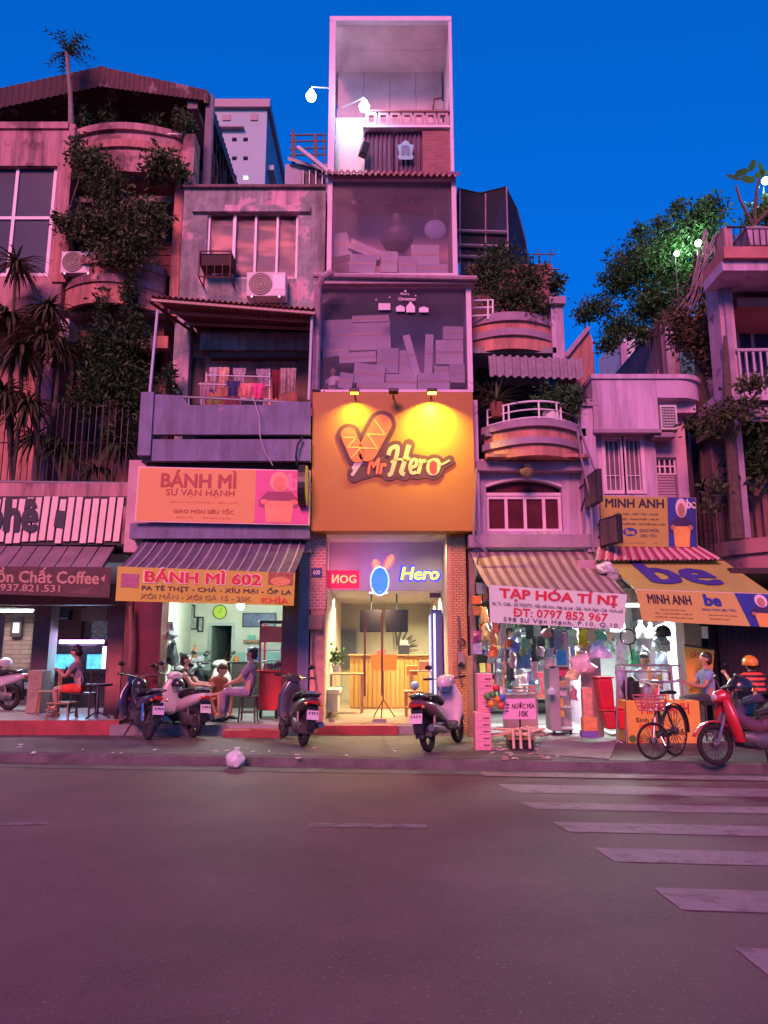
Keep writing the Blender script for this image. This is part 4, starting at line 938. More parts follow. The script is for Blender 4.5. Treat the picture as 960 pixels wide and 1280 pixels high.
u0, v1 = pu(460, 575); u1, v0 = pu(483, 594); letters(pn, 'Mr', u0, v0, u1, v1, mat('logo_red', (.78, .16, .06), .5), sg, weight=.04, shear=.2, off=.026)
u0, v1 = pu(486, 558); u1, v0 = pu(553, 596)
cr = mat('logo_cream', (.55, .48, .26), .5)
# script letters drawn as thick strokes
def scr(pts, w_, name='script_letter'): rim(pts[::2] + [pts[-1]], w_ + 10); stroke(pn, [pu(*p) for p in pts], w_ / 174, A, cr, sg, name, .027)
def sm(pts, n=5):
    out = []; P = [pts[0]] + pts + [pts[-1]]
    for i in range(1, len(P) - 2):
        for k in range(n):
            t = k / n; a, b_, c, d = [V(q) for q in P[i - 1:i + 3]]
            out.append(tuple(.5 * ((2 * b_) + (c - a) * t + (2 * a - 5 * b_ + 4 * c - d) * t * t + (3 * b_ - a - 3 * c + d) * t ** 3)))
    return out + [pts[-1]]
scr(sm([(486, 571), (489, 563), (497, 560), (497, 568), (493, 582), (489, 594), (485, 595)]), 5)
scr(sm([(512, 558), (509, 568), (505, 582), (502, 592), (506, 595)]), 5.5)
scr(sm([(489, 580), (497, 576), (508, 577), (513, 574)]), 3.2)
scr(sm([(513, 587), (520, 584), (521, 577), (516, 577), (513, 585), (515, 593), (521, 592)]), 4)
scr(sm([(524, 577), (527, 579), (525, 587), (523, 594)]), 4.5); scr(sm([(525, 585), (529, 578), (533, 579)]), 4)
scr(sm([(543, 577), (537, 580), (536, 589), (540, 594), (546, 592), (549, 585), (548, 578), (542, 577)]), 4.5)
patch(pn, ell(*pu(542, 586), .024, .05, 14), mat('logo_heart', (.72, .03, .04), .5), sg, 'logo_heart', .031)
scr(sm([(548, 584), (556, 581), (563, 577)]), 2.5, 'stick')
# sign lamps
for i, (p, lab, e) in enumerate(((443, 'left sign spotlight, dim yellow, above the orange sign', 16), (492, 'unlit middle sign spotlight above the orange sign', 0), (540, 'right sign spotlight, brightest yellow, above the orange sign', 80))):
    c = W(p, 491, 13.1); t = thing('sign_spotlight', lab, 'lamp', c, group='spotlights over the orange sign')
    obj('housing', MB().box(c.x - .09, c.x + .09, 13.02, 13.18, c.z - .005, c.z + .07), black, t, bev=.015); obj('arm', MB().tube([c + V((0, .07, .03)), c + V((0, .36, .02))], .018), black, t)
    if e:
        obj('lens', MB().box(c.x - .075, c.x + .075, 13.04, 13.16, c.z - .012, c.z - .006), mat('yellow_lens%d' % i, (1, .70, .04), .4, 0, emit=12 if e > 40 else 4), t)
        light(t, c + V((0, .06, -.04)), e, (1, .72, .03), .12, rot=(R(18), 0, 0), spread=130)
# ---- glazed floors above
fr = mat('pale_frame', (.72, .56, .66), .5, .15, 4)
hz1 = glassmat('reflection_haze', (.94, .92, 1), .88, .002, (.27, .28, .36)); hz2 = glassmat('reflection_haze_upper', (.96, .93, .98), .89, .002, (.42, .38, .44))  # diffuse haze colour imitates sky and pink reflections on the panes
def box_floor(px0, py0, px1, py1, Y, depth, g, backm, floorz, fw=7):
    x0, x1, z0, z1 = RC(px0, py0, px1, py1, Y); w_ = fw / 60
    f = obj('window_frame', holewall(x0, x1, z0, z1, Y, .10, [(x0 + w_, x1 - w_, z0 + w_ * .5, z1 - w_)]), fr, he)
    obj('pane', MB().box(x0 + w_ - .01, x1 - w_ + .01, Y + .04, Y + .052, z0 + w_ * .5 - .01, z1 - w_ + .01), g, f)
    obj('side_wall', MB().box(x0, x0 + .08, Y + .101, Y + depth, z0, z1), fr, he); obj('side_wall', MB().box(x1 - .08, x1, Y + .101, Y + depth, z0, z1), lilac, he)
    obj('back_wall', MB().box(x0 + .08, x1 - .08, Y + depth - .1, Y + depth, z0, z1), backm, he)
    obj('floor_slab', MB().box(x0, x1, Y + .101, Y + depth, z0 - .14, z0), concrete, he); obj('ceiling', MB().box(x0, x1, Y + .101, Y + depth, z1 + .001, z1 + .1), concrete, he)
    return x0, x1, z0, z1
F3 = box_floor(394, 353, 590, 490, 13.75, 1.4, hz1, mat('store_back', (.34, .30, .42), .9), 0, 6)
F4 = box_floor(409, 219, 571, 344, 14.5, 1.3, hz2, mat('store_back2', (.62, .42, .46), .9), 0, 6)
t_ = W(480, 348, 13.4); obj('gutter_roof', MB().box(W(393, 347, 13.4).x, W(594, 347, 13.4).x, 13.6, 14.5, t_.z, t_.z + .08), mat('mauve_gutter', (.45, .30, .36), .6, .3, 5), he)
obj('gutter_pipe', MB().tube([W(392, 344, 13.55), W(596, 348, 13.55)], .055, 8), mat('mauve_gutter', (.4, .3, .36)), he)
obj('drain_pipe', MB().tube([W(415, 340, 13.25), W(403, 346, 13.2), W(398, 360, 13.3), W(396, 420, 13.6), W(394, 488, 13.65)], .07, 8), mat('mauve_gutter', (.4, .3, .36)), he)
obj('roof_edge', corrugated(W(406, 213, 14.9), W(575, 216, 14.9), W(575, 220, 14.3), W(406, 217, 14.3), 22, .03), mat('maroon_tin', (.30, .05, .07), .6), he)
# decals on the glass
def decals():
    Y = F3
    pn = ppanel(400, 358, 585, 486, 13.735); wm = mat('white_decal', (.80, .68, .80), .6)
    q = lambda x, y: ((x - 400) / 185, (486 - y) / 128)
    for x, y, w_, h, ro in ((473, 388, 15, 14, 0), (495, 390, 11, 9, 3), (508, 391, 11, 12, 7), (524, 391, 12, 9, 2)):
        patch(pn, [q(x, y), q(x + w_, y), q(x + w_, y - h * .6), q(x + w_ * .5, y - h * .6 - ro), q(x, y - h * .6)], wm, he, 'house_decal', .002)
    for x, y, r in ((507, 364, 1.6), (487, 372, .9), (520, 370, .9), (470, 375, .9), (516, 376, .7)): patch(pn, [(a, c) for a, c in ell(*q(x, y), r / 185, r / 128, 8)], wm, he, 'star_decal', .002)
    letters(pn, 'Merry', *q(501, 370), *q(512, 366), wm, he, weight=.02, off=.002); letters(pn, 'Christmas', *q(498, 376), *q(520, 372), wm, he, weight=.03, off=.002)
decals()
# top storey: door wall below, open roofed terrace above
Y = 15.2; x0, x1, z0, z1 = RC(411, 26, 566, 215, Y); zm = W(490, 157, Y).z; zb = W(490, 138, Y).z
frw = mat('white_frame', (.70, .60, .72), .5, .12, 4)
obj('corner_post', MB().box(x0, x0 + .14, Y, Y + .14, z0, z1), frw, he); obj('corner_post', MB().box(x1 - .07, x1, Y, Y + .14, z0, z1), frw, he); obj('top_beam', MB().box(x0, x1, Y - .01, Y + .14, z1, z1 + .12), frw, he)
obj('corner_post', MB().box(x0, x0 + .1, Y + 2.7, Y + 2.8, z0, z1), frw, he)
panelm = mat('pale_panel', (.68, .47, .55), .75, .25, 1.4)
for k in range(4):
    a, c = x0 + .1 + (x1 - x0 - .2) * k / 4, x0 + .1 + (x1 - x0 - .2) * (k + 1) / 4 - .012
    obj('back_panel', MB().box(a, c, Y + 1.6, Y + 1.65, zb - .5, z1), panelm, he)
for k in range(2):
    obj('ceiling_panel', MB().box(x0 + .05, x1 - .05, Y + .15 + k * .73, Y + .87 + k * .73, z1 + .0, z1 + .05), panelm, he)
obj('roof_panel', MB().box(x0 - .02, x1 + .02, Y + .15, Y + 3, z1 + .06, z1 + .12), panelm, he)
obj('right_wall', MB().box(x1 - .06, x1 - .01, Y + .15, Y + 2.8, z0, z1), panelm, he)
for k in range(7): 
    zz = z0 + (z1 - z0) * (k + .5) / 7
    obj('lattice_rod', MB().tube([(x0 + .04, Y + .14, zz - .6), (x0 + .04, Y + 2.7, zz + .6)], .022, 4), frw, he)
obj('left_wall', MB().box(x0 + .06, x0 + .10, Y + .15, Y + 2.7, z0, W(430, 150, Y).z), mat('white_wall', (.75, .75, .72), .7), he)
xd0, xd1, xd2 = W(456, 185, Y).x, W(492, 185, Y).x, W(528, 185, Y).x
obj('white_wall', MB().box(x0 + .14, xd0 - .01, Y + .35, Y + .45, z0, W(430, 134, Y).z), mat('white_wall', (.7, .7, .7)), he)
def drape(a, c, nm): obj(nm, MB().slab(26, 1, lambda u, v: V((a + (c - a) * u, Y + .22 + .03 * math.sin(u * 40), z0 + (zm - z0) * v)), (0, -1, 0), .01), mat('plum_drape', (.17, .10, .16), .8, .3, 5, streak=.1), he)
drape(xd0, xd1 - .02, 'drape'); drape(xd1 + .02, xd2, 'drape')
obj('brick_panel', MB().box(xd2 + .01, x1 - .07, Y + .12, Y + .3, z0, zm), brickmat('plum_brick', (.42, .15, .16), (.34, .11, .13), (.36, .2, .2), .25, .08, .01, .8, .3), he)
obj('terrace_slab', MB().box(xd0 - .05, x1 - .07, Y + .05, Y + 2.7, zm, zm + .06), frw, he)
for k in range(7):
    a = xd0 + .02 + (x1 - .1 - xd0) * k / 7; c = a + (x1 - .1 - xd0) / 7 - .03
    obj('baluster_block', holewall(a, c, zm + .06, zb, Y + .06, .07, [(a + .06, c - .06, zm + .13, zb - .07)]), mat('pink_block', (.50, .32, .36), .7), he)
obj('parapet_coping', MB().box(xd0, x1 - .05, Y + .03, Y + .16, zb, zb + .04), mat('rust_coping', (.35, .16, .16), .7), he)
# things up there
def towerthings():
    t = thing('teal_plaque', 'pale teal scalloped plaque on the dark drape', 'plaque', W(507, 199, Y)); pn = ppanel(497, 176, 517, 200, Y + .1)
    patch(pn, [(.1, 0), (.9, 0), (1, .12), (.9, .3), (1, .75), (.75, .8), (.65, .95), (.5, 1), (.35, .95), (.25, .8), (0, .75), (.1, .3), (0, .12)], mat('teal', (.22, .55, .60), .5, .15), t, 'shield', 0, .02)
    letters(pn, 'n', .3, .25, .7, .7, mat('teal_dark', (.08, .22, .28), .5), t, weight=.08, off=.025)
    t = thing('loudspeaker', 'black wall loudspeaker beside the white lit wall', 'loudspeaker', W(453, 198, Y)); obj('box', MB().obox(W(455, 188, Y) + V((0, -.02, 0)), (.17, .2, .32), (0, R(14), R(20))), black, t, bev=.02)
    t = thing('rooftop_box', 'small dark box on the terrace parapet', 'box', W(547, 137, Y + .1)); pb(t, 'box', greyp, 541, 126, 555, 137.3, Y + .2, .3, bev=.02); obj('arm', MB().tube([W(541, 137, Y + .2), W(543, 124, Y + .2), W(553, 122, Y + .2)], .02), rust, t)
    for p, q, YY, lab, e in ((455.5, 131, Y - .1, 'bright white bulb in front of the top storey', 38), (389, 118, 15.4, 'bright white bulb on a bracket left of the tower', 30)):
        c = W(p, q, YY); t = thing('bulb_lamp', lab, 'lamp', c + V((0, 0, .1)), group='white bulbs on the tower')
        obj('bulb', MB().lathe([(.03, .13), (.06, .08), (.12, -.04), (.10, -.12), (.03, -.14)], c, 16), mat('blue_white_bulb', (.80, .86, 1), .4, 0, emit=30), t, smooth=True)
        obj('bracket', MB().tube([c + V((0, 0, .13)), c + V((.0, 0, .2)), V((x0 + (.3 if p > 400 else .02), Y + .3, c.z + .25))], .018, 5), steel, t)
        light(t, c + V((0, -.18, -.02)), e, (.72, .78, 1), .15, 'POINT')
    t = thing('house_number', 'small blue enamel house number plate on the red mosaic pillar', 'plaque', W(396, 722, 13.86)); pn = ppanel(389.5, 710, 402, 721, 13.87); obj('plate', pn.board(.015), mat('enamel_blue', (.06, .05, .22), .3), t); letters(pn, '600', .15, .25, .85, .75, whitem, t, weight=.03)
    t = thing('round_sign', 'thin green-yellow round sign seen edge-on beside the orange box', 'sign', W(384, 632, 13.2)); c = W(385, 607, 13.2)
    obj('disc', MB().loft([((c.x - .16, 13.2, c.z), (0, .3, 0), (0, 0, .38), 2), ((c.x - .03, 13.2, c.z), (0, .3, 0), (0, 0, .38), 2)], 24), black, t)
    obj('face', MB().loft([((c.x - .029, 13.2, c.z), (0, .29, 0), (0, 0, .37), 2), ((c.x - .012, 13.2, c.z), (0, .29, 0), (0, 0, .37), 2)], 24), mat('lime_face', (.42, .46, .10), .5), t)
    obj('bracket', MB().tube([c + V((-.1, 0, .1)), c + V((-.1, .5, .1))], .02), iron, t)
towerthings()
# cardboard boxes stored behind the glass (px centre, size, tilt)
cbm = [mat('cardboard_%d' % i, c, .85, .18, 3) for i, c in enumerate(((.50, .46, .46), (.44, .41, .42), (.56, .52, .50)))]
def carton(lab, px0, py0, px1, py1, Yc, tilt=0, k=0, grp='cartons behind the lower glass'):
    Yc = 13.88 + (Yc - 14.4) * .42 if 'lower' in grp else 14.64 + (Yc - 15) * .4
    a, c, e, f = RC(px0, py0, px1, py1, Yc); w_, h = c - a, f - e; ct = ((a + c) / 2, Yc + .14, (e + f) / 2)
    t = thing('carton', lab, 'carton', (ct[0], ct[1], e), group=grp)
    obj('box', MB().obox(ct, (w_, .28, h), (0, R(tilt), 0)), cbm[k], t)
    m_ = Matrix.Rotation(R(tilt), 3, 'Y'); obj('tape', MB().obox(V(ct) + m_ @ V((0, -.142, 0)), (w_ * .995, .004, .045), (0, R(tilt), 0)), mat('tape', (.42, .28, .22), .4), t)
for i, a in enumerate([('long wide carton on top at the left of the pile', 397, 399, 488, 438, 15.2, -2, 0), ('thin flat carton lying on the long wide one', 440, 394, 486, 402, 15.15, -2, 2),
    ('flat carton slid forward in the upper left layers', 424, 440, 470, 453, 14.9, -3, 2), ('narrow flat carton leaning at the far left', 402, 432, 436, 445, 15.0, -8, 1), ('broad tilted carton in the left middle', 442, 455, 481, 480, 14.6, 6, 0),
    ('square carton carrying a small white label', 471, 435, 498, 466, 14.75, 1, 1), ('upright carton right of the labelled one', 499, 438, 516, 470, 14.9, 2, 0), ('wide carton at the bottom middle', 482, 468, 521, 487, 14.4, 2, 2),
    ('slim carton leaning at a slant in the centre gap', 510, 418, 519, 470, 14.8, -14, 2), ('slim carton standing upright in the centre gap', 531, 418, 541, 466, 14.9, 3, 0), ('big square carton at the right', 545, 425, 579, 455, 14.8, 0, 2),
    ('carton topmost of the right stack', 554, 408, 579, 424, 14.85, 1, 1), ('low carton in the right bottom row', 522, 466, 562, 487, 14.45, 0, 0), ('end carton at the lower right corner', 562, 455, 581, 478, 14.6, 0, 1), ('small tilted carton beside the head in the window', 424, 466, 441, 486, 14.5, 10, 1),
    ('carton under the tilted one at the lower left', 446, 478, 482, 488, 14.55, 0, 1), ('dark carton between the upright and the right stack', 543, 456, 561, 468, 14.9, 0, 1)]): carton(*a)
for a in [('wooden crate leaning at the left of the upper glass', 412, 292, 437, 320, 15.6, -12, 1), ('plank box slanting across the upper storey', 436, 306, 478, 318, 15.4, 24, 2), ('carton bearing a pink label below the lantern', 437, 318, 470, 341, 15.0, 4, 1),
    ('upright carton under the lantern', 476, 314, 497, 340, 15.1, 2, 2), ('dark chest at the right of the upper storey', 514, 306, 549, 330, 15.5, 0, 0), ('low carton right of the lantern', 498, 320, 520, 341, 15.0, 0, 1), ('broad low carton under the dark chest', 516, 330, 560, 342, 15.1, 0, 1)]:
    carton(*a, grp='cartons behind the upper glass')
def upperstore():
    t = thing('hanging_lantern', 'large dark bell-shaped lantern hanging in the upper glass storey', 'lantern', W(496, 310, 15.0)); c = W(496, 312, 15.0); s = W(496, 268, 15.0).z - c.z
    obj('bell', MB().lathe([(.02, s), (.12, s * .95), (.14, s * .72), (.22, s * .55), (.34, s * .42), (.36, s * .25), (.28, s * .08), (.12, 0)], c, 20), mat('lantern_bronze', (.10, .07, .10), .5, .3), t, smooth=True); obj('chain', MB().tube([c + V((0, 0, s)), W(496, 226, 15.0)], .02), iron, t)
    t = thing('round_basket', 'round blue-grey basket hanging at the right of the upper storey', 'basket', W(544, 303, 14.85)); c = W(544, 287, 14.85)
    obj('bowl', MB().lathe([(.05, .05), (.20, .03), (.24, 0), (.20, -.03), (.05, -.05)], c, 20, 'Y'), mat('basket_blue', (.22, .28, .40), .6, .3), t, smooth=True); obj('cord', MB().tube([c + V((0, 0, .2)), W(544, 228, 14.85)], .012), iron, t)
    t = thing('wall_shelf', 'long red shelf along the back of the upper storey', 'shelf', W(490, 260, 15.5)); pb(t, 'board', mat('shelf_red', (.45, .14, .14), .6), 420, 255, 562, 259, 15.4, .2); pb(t, 'back', mat('shelf_pink', (.60, .22, .24), .6), 432, 232, 552, 241, 15.6, .04)
    for i, (a, c, d, e, col, lab) in enumerate(((440, 248, 447, 255, (.7, .65, .7), 'small white ornament at the left of the red shelf'), (455, 243, 463, 256, (.72, .68, .72), 'white figurine standing on the red shelf'), (474, 246, 480, 255, (.8, .76, .8), 'white number two ornament on the red shelf'), (483, 246, 488, 255, (.8, .76, .8), 'white number one ornament on the red shelf'), (513, 242, 518, 257, (.75, .66, .7), 'pale upright box on the red shelf'), (525, 247, 540, 256, (.66, .45, .45), 'pink low box on the red shelf'), (549, 240, 554, 254, (.62, .55, .62), 'grey bottle at the right end of the red shelf'))):
        t = thing('ornament', lab, 'ornament', W((a + d) / 2, e, 15.4), group='ornaments on the red shelf'); m_ = mat('ornament%d' % i, col, .5)
        if i in (2, 3): letters(ppanel(a, c, d, e, 15.39), '21'[i - 2], 0, 0, 1, 1, m_, t, 'figure', weight=.05)
        elif i in (1, 6): q = W((a + d) / 2, e, 15.45); h = W(480, c, 15.45).z - W(480, e, 15.45).z; obj('figure', MB().lathe([(.05, 0), (.07, h * .2), (.05, h * .55), (.025, h * .65), (.045, h * .8), (.02, h)], q, 12), m_, t, smooth=True)
        else: pb(t, 'block', m_, a, c, d, e, 15.42, .1, bev=.015)
upperstore()
# ---- inside the corn-dog shop
def heroinside():
    yel = mat('pine_slat', (.62, .34, .09), .5, .25, 5, streak=.1); Yc = 17.3
    t = thing('order_counter', 'yellow slatted wooden order counter behind the glass doors', 'counter', W(460, 880, Yc)); x0, x1, z0, z1 = RC(437, 818, 540, 880, Yc)
    obj('core', MB().box(x0 + .02, x1 - .02, Yc + .03, Yc + .6, HF, z1 - .04), yel, t)
    n = 18
    for k in range(n): obj('slat', MB().box(x0 + (x1 - x0) * k / n + .008, x0 + (x1 - x0) * (k + 1) / n - .008, Yc, Yc + .03, HF + .03, z1 - .04), yel, t)
    obj('worktop', MB().box(x0 - .04, x1 + .04, Yc - .05, Yc + .66, z1 - .04, z1), wood, t, bev=.01)
    t = thing('standee_sign', 'yellow notice board on a black tripod right behind the doors', 'sign stand', W(479, 882, 15.0)); c = W(479, 838, 15.0)
    pb(t, 'board', mat('notice_yellow', (.95, .66, .06), .5, .1), 464, 818, 496, 838, 15.0, .02); obj('pole', MB().tube([c, V((c.x, 15.02, HF + .35))], .012), black, t)
    for a in (0, 120, 240): obj('leg', MB().tube([(c.x, 15.02, HF + .35), (c.x + .25 * math.cos(R(a + 20)), 15.02 + .25 * math.sin(R(a + 20)), HF)], .01), black, t)
    for p, lab in ((464, 'left black menu screen above the counter'), (496, 'right black menu screen above the counter')):
        t = thing('menu_screen', lab, 'screen', W(p, 790, 16.4), group='black menu screens'); pb(t, 'screen', mat('screen_black', (.012, .008, .01), .85, .1, spec=.05), p - 14, 762, p + 14, 790, 16.4, .06, bev=.01); obj('pole', MB().tube([W(p, 762, 16.45), V((W(p, 762, 16.45).x, 16.45, zc + .2))], .02), black, t)
    t = thing('coffee_machine', 'dark till and machine on the order counter', 'till', W(505, 818, Yc)); pb(t, 'body', black, 498, 806, 512, 819, Yc + .2, .3, bev=.02); pb(t, 'display', greyp, 500, 800, 510, 807, Yc + .22, .05)
    t = thing('red_box', 'small red dispenser on the counter', 'dispenser', W(476, 818, Yc)); pb(t, 'body', mat('dispenser_red', (.5, .05, .05), .5), 472, 812, 481, 819, Yc + .2, .2, bev=.01)
    t = thing('wall_door', 'dark grey door in the left wall of the corn dog shop', 'door', W(430, 860, 19.8)); pb(t, 'leaf', mat('slate_door', (.10, .11, .15), .5), 427, 788, 445, 835, 19.9, .06); pb(t, 'frame', greyp, 424, 785, 448, 836, 19.93, .05)
    t = thing('striped_fan_plant', 'dark striped leaf decoration on the back wall', 'wall decoration', W(500, 812, 19.9)); b = MB(); c = W(497, 812, 19.85)
    for k in range(6): a = R(95 - k * 17); d = V((math.cos(a), 0, math.sin(a))); e = V((-d.z, 0, d.x)) * .035; obj('leaf', MB().add([c + d * .12 - e * .4, c + d * .5 - e * .3, c + d * .56, c + d * .5 + e * .8, c + d * .12 + e * .6], [(0, 1, 2, 3, 4)]), black, t)
    t = thing('drinks_fridge', 'tall glowing drinks fridge at the right of the corn dog shop', 'fridge', W(556, 870, 16.8)); x0, x1, z0, z1 = RC(550, 762, 562, 880, 15.6)
    xx = xb - .24; obj('case', MB().box(xx, xb - .02, 15.6, 16.4, HF, z1), mat('fridge_blue', (.10, .10, .35), .4), t); obj('lit_door', MB().box(xx - .012, xx - .002, 15.64, 16.36, HF + .2, z1 - .1), mat('fridge_glow', (.35, .40, .9), .4, .4, 8, emit=.7), t); obj('lit_edge', MB().box(xx + .04, xx + .08, 15.58, 15.598, HF + .1, z1 - .08), mat('fridge_tube', (.55, .6, 1), .4, 0, emit=1.6), t)
    def table(lab, px0, py, px1, Y, drop=.62):
        c = W((px0 + px1) / 2, py, Y); x0, x1 = W(px0, py, Y).x, W(px1, py, Y).x; t = thing('wooden_table', lab, 'table', (c.x, Y + .25, HF)); obj('top', MB().box(x0, x1, Y, Y + .55, c.z - .03, c.z), wood, t, bev=.008)
        for x in (x0 + .05, x1 - .05):
            for y in (Y + .05, Y + .5): obj('leg', MB().box(x - .025, x + .025, y - .025, y + .025, HF, c.z - .03), wood, t)
    table('pale wooden table by the left wall of the corn dog shop', 409, 842, 455, 16.0); table('round-cornered wooden table behind the scooter', 505, 864, 530, 15.2); table('red topped wooden side table at the right', 512, 838, 545, 16.2)
    t = thing('green_plant', 'small green potted plant at the left of the corn dog shop', 'plant', W(418, 842, 15.6)); leafcloud('leaves', [(W(420, 822, 15.8).x, 15.8, W(420, 822, 15.8).z, .16, .12, .2)], 160, .09, LEAF['mid'], t, 5); c = W(420, 840, 15.8); obj('pot', MB().lathe([(.06, 0), (.09, .13), (.08, .13)], c, 12), offwhite, t)
    t = thing('bench_seat', 'low white bench along the left glass', 'bench', W(413, 880, 14.9)); pb(t, 'seat', warmw, 407, 862, 424, 868, 15.0, 1.2, bev=.01); pb(t, 'base', warmw, 408, 868, 422, 890, 15.05, 1.1)
    t = thing('blue_ball', 'round blue sticker globe near the parked white scooter', 'ball', W(519, 862, 15.1)); obj('ball', MB().sphere(W(518.5, 857, 15.4), .085, 14, 10), mat('globe_blue', (.15, .35, .7), .4), t, smooth=True); obj('stand', MB().tube([W(518.5, 862, 15.4), W(518.5, 866, 15.4)], .03), wood, t)
    for i, (p, q, lab) in enumerate(((515, 832, 'orange carton of cups on the right table'), (531, 826, 'brown carton of cups on the right table'))):
        t = thing('cup_carton', lab, 'carton', W(p, q + 8, 16.4)); pb(t, 'box', mat('cups%d' % i, ((.75, .2, .04), (.35, .15, .07))[i], .6), p - 7, q, p + 7, q + 12, 16.4, .25, bev=.01)
heroinside()
# ================================================================ D: the grocery house
gr = thing('grocery_house', 'lilac house with rounded orange balconies above the grocery', 'house', (2.9, 14.5, 0))
Y = 13.9
x0, x1, z0, z1 = RC(586, 574, 746, 690, Y); hA = RC(608, 600, 703, 664, Y); hs = RC(608, 617, 703, 664, Y)
arch = [(hs[0] + (hs[1] - hs[0]) * k / 16, hs[3] + (hA[3] - hs[3]) * math.sin(math.pi * (.12 + .76 * k / 16)) ** .8) for k in range(17)]
obj('wall', holewall(x0, x1, z0, z1, Y, .25, [(hA[0], hA[1], hA[2], hA[3])]), lilac, gr)
b = MB()      # spandrels closing the square opening to an arch
for k in range(16): b.prism([(arch[k][0], Y + .01, arch[k][1]), (arch[k + 1][0], Y + .01, arch[k + 1][1]), (arch[k + 1][0], Y + .01, hA[3] + .02), (arch[k][0], Y + .01, hA[3] + .02)], (0, .2, 0))
obj('arch_spandrel', b, lilac, gr)
wr = mat('wine_glass', (.10, .02, .03), .4, .35, 3, spec=.1)
pk = mat('pink_white_frame', (.75, .58, .66), .6)
winframe(gr, hs[0], hs[1], hs[2], hs[3] - .03, Y + .08, pk, wr, (.27, .52, .77), (), .06)
obj('transom_bar', MB().box(hs[0], hs[1], Y + .06, Y + .16, hs[3] - .03, hs[3] + .03), pk, gr)
b = MB().prism([(hs[0] + .05, Y + .14, hs[3] + .03)] + [(a, Y + .14, c - .02) for a, c in arch[1:-1]] + [(hs[1] - .05, Y + .14, hs[3] + .03)], (0, .02, 0)); obj('fanlight', b, wr, gr)
b = MB()
for k in range(16): a, c = arch[k], arch[k + 1]; b.hexa([(a[0], Y - .03, a[1]), (c[0], Y - .03, c[1]), (c[0], Y + .02, c[1]), (a[0], Y + .02, a[1])], [(a[0], Y - .03, a[1] + .05), (c[0], Y - .03, c[1] + .05), (c[0], Y + .02, c[1] + .05), (a[0], Y + .02, a[1] + .05)])
obj('arch_trim', b, pk, gr)
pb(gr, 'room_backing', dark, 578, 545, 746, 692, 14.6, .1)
pb(gr, 'sill_ledge', lilacdk, 586, 668, 746, 684, Y - .35, .4)
pb(gr, 'cornice', lilacdk, 590, 576, 740, 588, Y - .25, .3)
pb(gr, 'pillar', lilac, 730, 500, 747, 690, Y - .3, .5); pb(gr, 'pillar_cap', lilacdk, 727, 499, 748, 507, Y - .36, .6)
pb(gr, 'side_pier', lilac, 590, 500, 599, 690, Y - .2, .4)
curvebalc(gr, 'balcony_band', orangeband, 606, 726, 536, 578, Y - .15, .55); curvebalc(gr, 'balcony_moulding', lilacdk, 602, 729, 535, 543.5, Y - .17, .62)
curvebalc(gr, 'balcony_moulding', lilacdk, 603, 728, 556, 564, Y - .17, .60)
xa, xb, za, zb = RC(604, 538, 728, 578, Y); obj('balcony_floor', MB().box(xa, xb, Y - .3, 16.5, zb - .2, zb - .05), concrete, gr); obj('balcony_soffit', MB().box(xa, xb, Y - .5, Y, za - .02, za + .04), orangeband, gr)
zr0, zr1 = W(660, 536, 13.4).z, W(660, 505, 13.4).z
n = 20
for k in range(3):
    zz = zr1 - (zr1 - zr0) * k * .32
    obj('rail', MB().tube([V((xa + .08 + (xb - xa - .16) * i / n, Y - .15 - .55 * (1 - (2 * i / n - 1) ** 2) + .04, zz)) for i in range(n + 1)], .016 if k else .022, 6), whitem, gr)
for i in (0, 3, 4, 10, 14, 15, 20): x = xa + .08 + (xb - xa - .16) * i / n; bars(gr, 'rail_post', whitem, [x], Y - .15 - .55 * (1 - (2 * i / n - 1) ** 2) + .04, zr0, zr1, .03)
pb(gr, 'recess_wall', mat('maroon_recess', (.24, .10, .10), .9, .4, 2), 588, 440, 745, 545, 16.2, .2)
pb(gr, 'recess_door', dark, 625, 450, 690, 545, 16.1, .08)
pb(gr, 'rolled_blue_sheet', mat('blue_tarp', (.05, .16, .45), .6), 690, 470, 722, 487, 15.0, .5)
# party wall gable
gp = [W(706, 447, 14.3), W(735, 411, 14.3), W(741, 425, 14.3), W(743, 505, 14.3), W(722, 505, 14.3), W(722, 470, 14.3), W(706, 462, 14.3)]
obj('party_wall', MB().prism(gp, (0, 1.2, 0)), salmon, gr); obj('coping', MB().tube([gp[0] + V((0, -.05, 0)), gp[1] + V((0, -.05, 0))], .06, 4), lilacdk, gr)
pb(gr, 'white_pillar', lilac, 690, 378, 705, 455, 14.2, .35); pb(gr, 'pillar_cap', lilacdk, 687, 370, 707, 379, 14.1, .55)
# upper balcony
curvebalc(gr, 'balcony_band', orangeband, 585, 692, 404, 444, 14.4, .35); curvebalc(gr, 'balcony_moulding', lilacdk, 584, 693, 400, 410, 14.38, .40); curvebalc(gr, 'balcony_moulding', lilacdk, 584, 693, 420, 428, 14.38, .40)
xa, xb, za, zb = RC(585, 404, 692, 446, 14.4); obj('balcony_floor', MB().box(xa, xb, 14.2, 17, za, za + .12), concrete, gr)
tl, tr, br, bl = W(610, 444, 13.9), W(728, 449, 13.9), W(730, 474, 13.6), W(612, 470, 13.6)
obj('sheet_valance', corrugated(tl, tr, br, bl, 12, .03), mat('grey_sheet', (.30, .24, .27), .6, .3, 4), gr)
for y in (375, 384, 394): rail(gr, 'rail', whitem, W(588, y + 1, 14.1), W(617, y, 14.1), .02)
for p in (610, 616): rail(gr, 'rail_post', whitem, W(p, 375, 14.1), W(p, 399, 14.1), .02)
pb(gr, 'upper_backwall', mat('maroon_recess', (.2, .1, .1)), 585, 330, 692, 405, 17.0, .2)
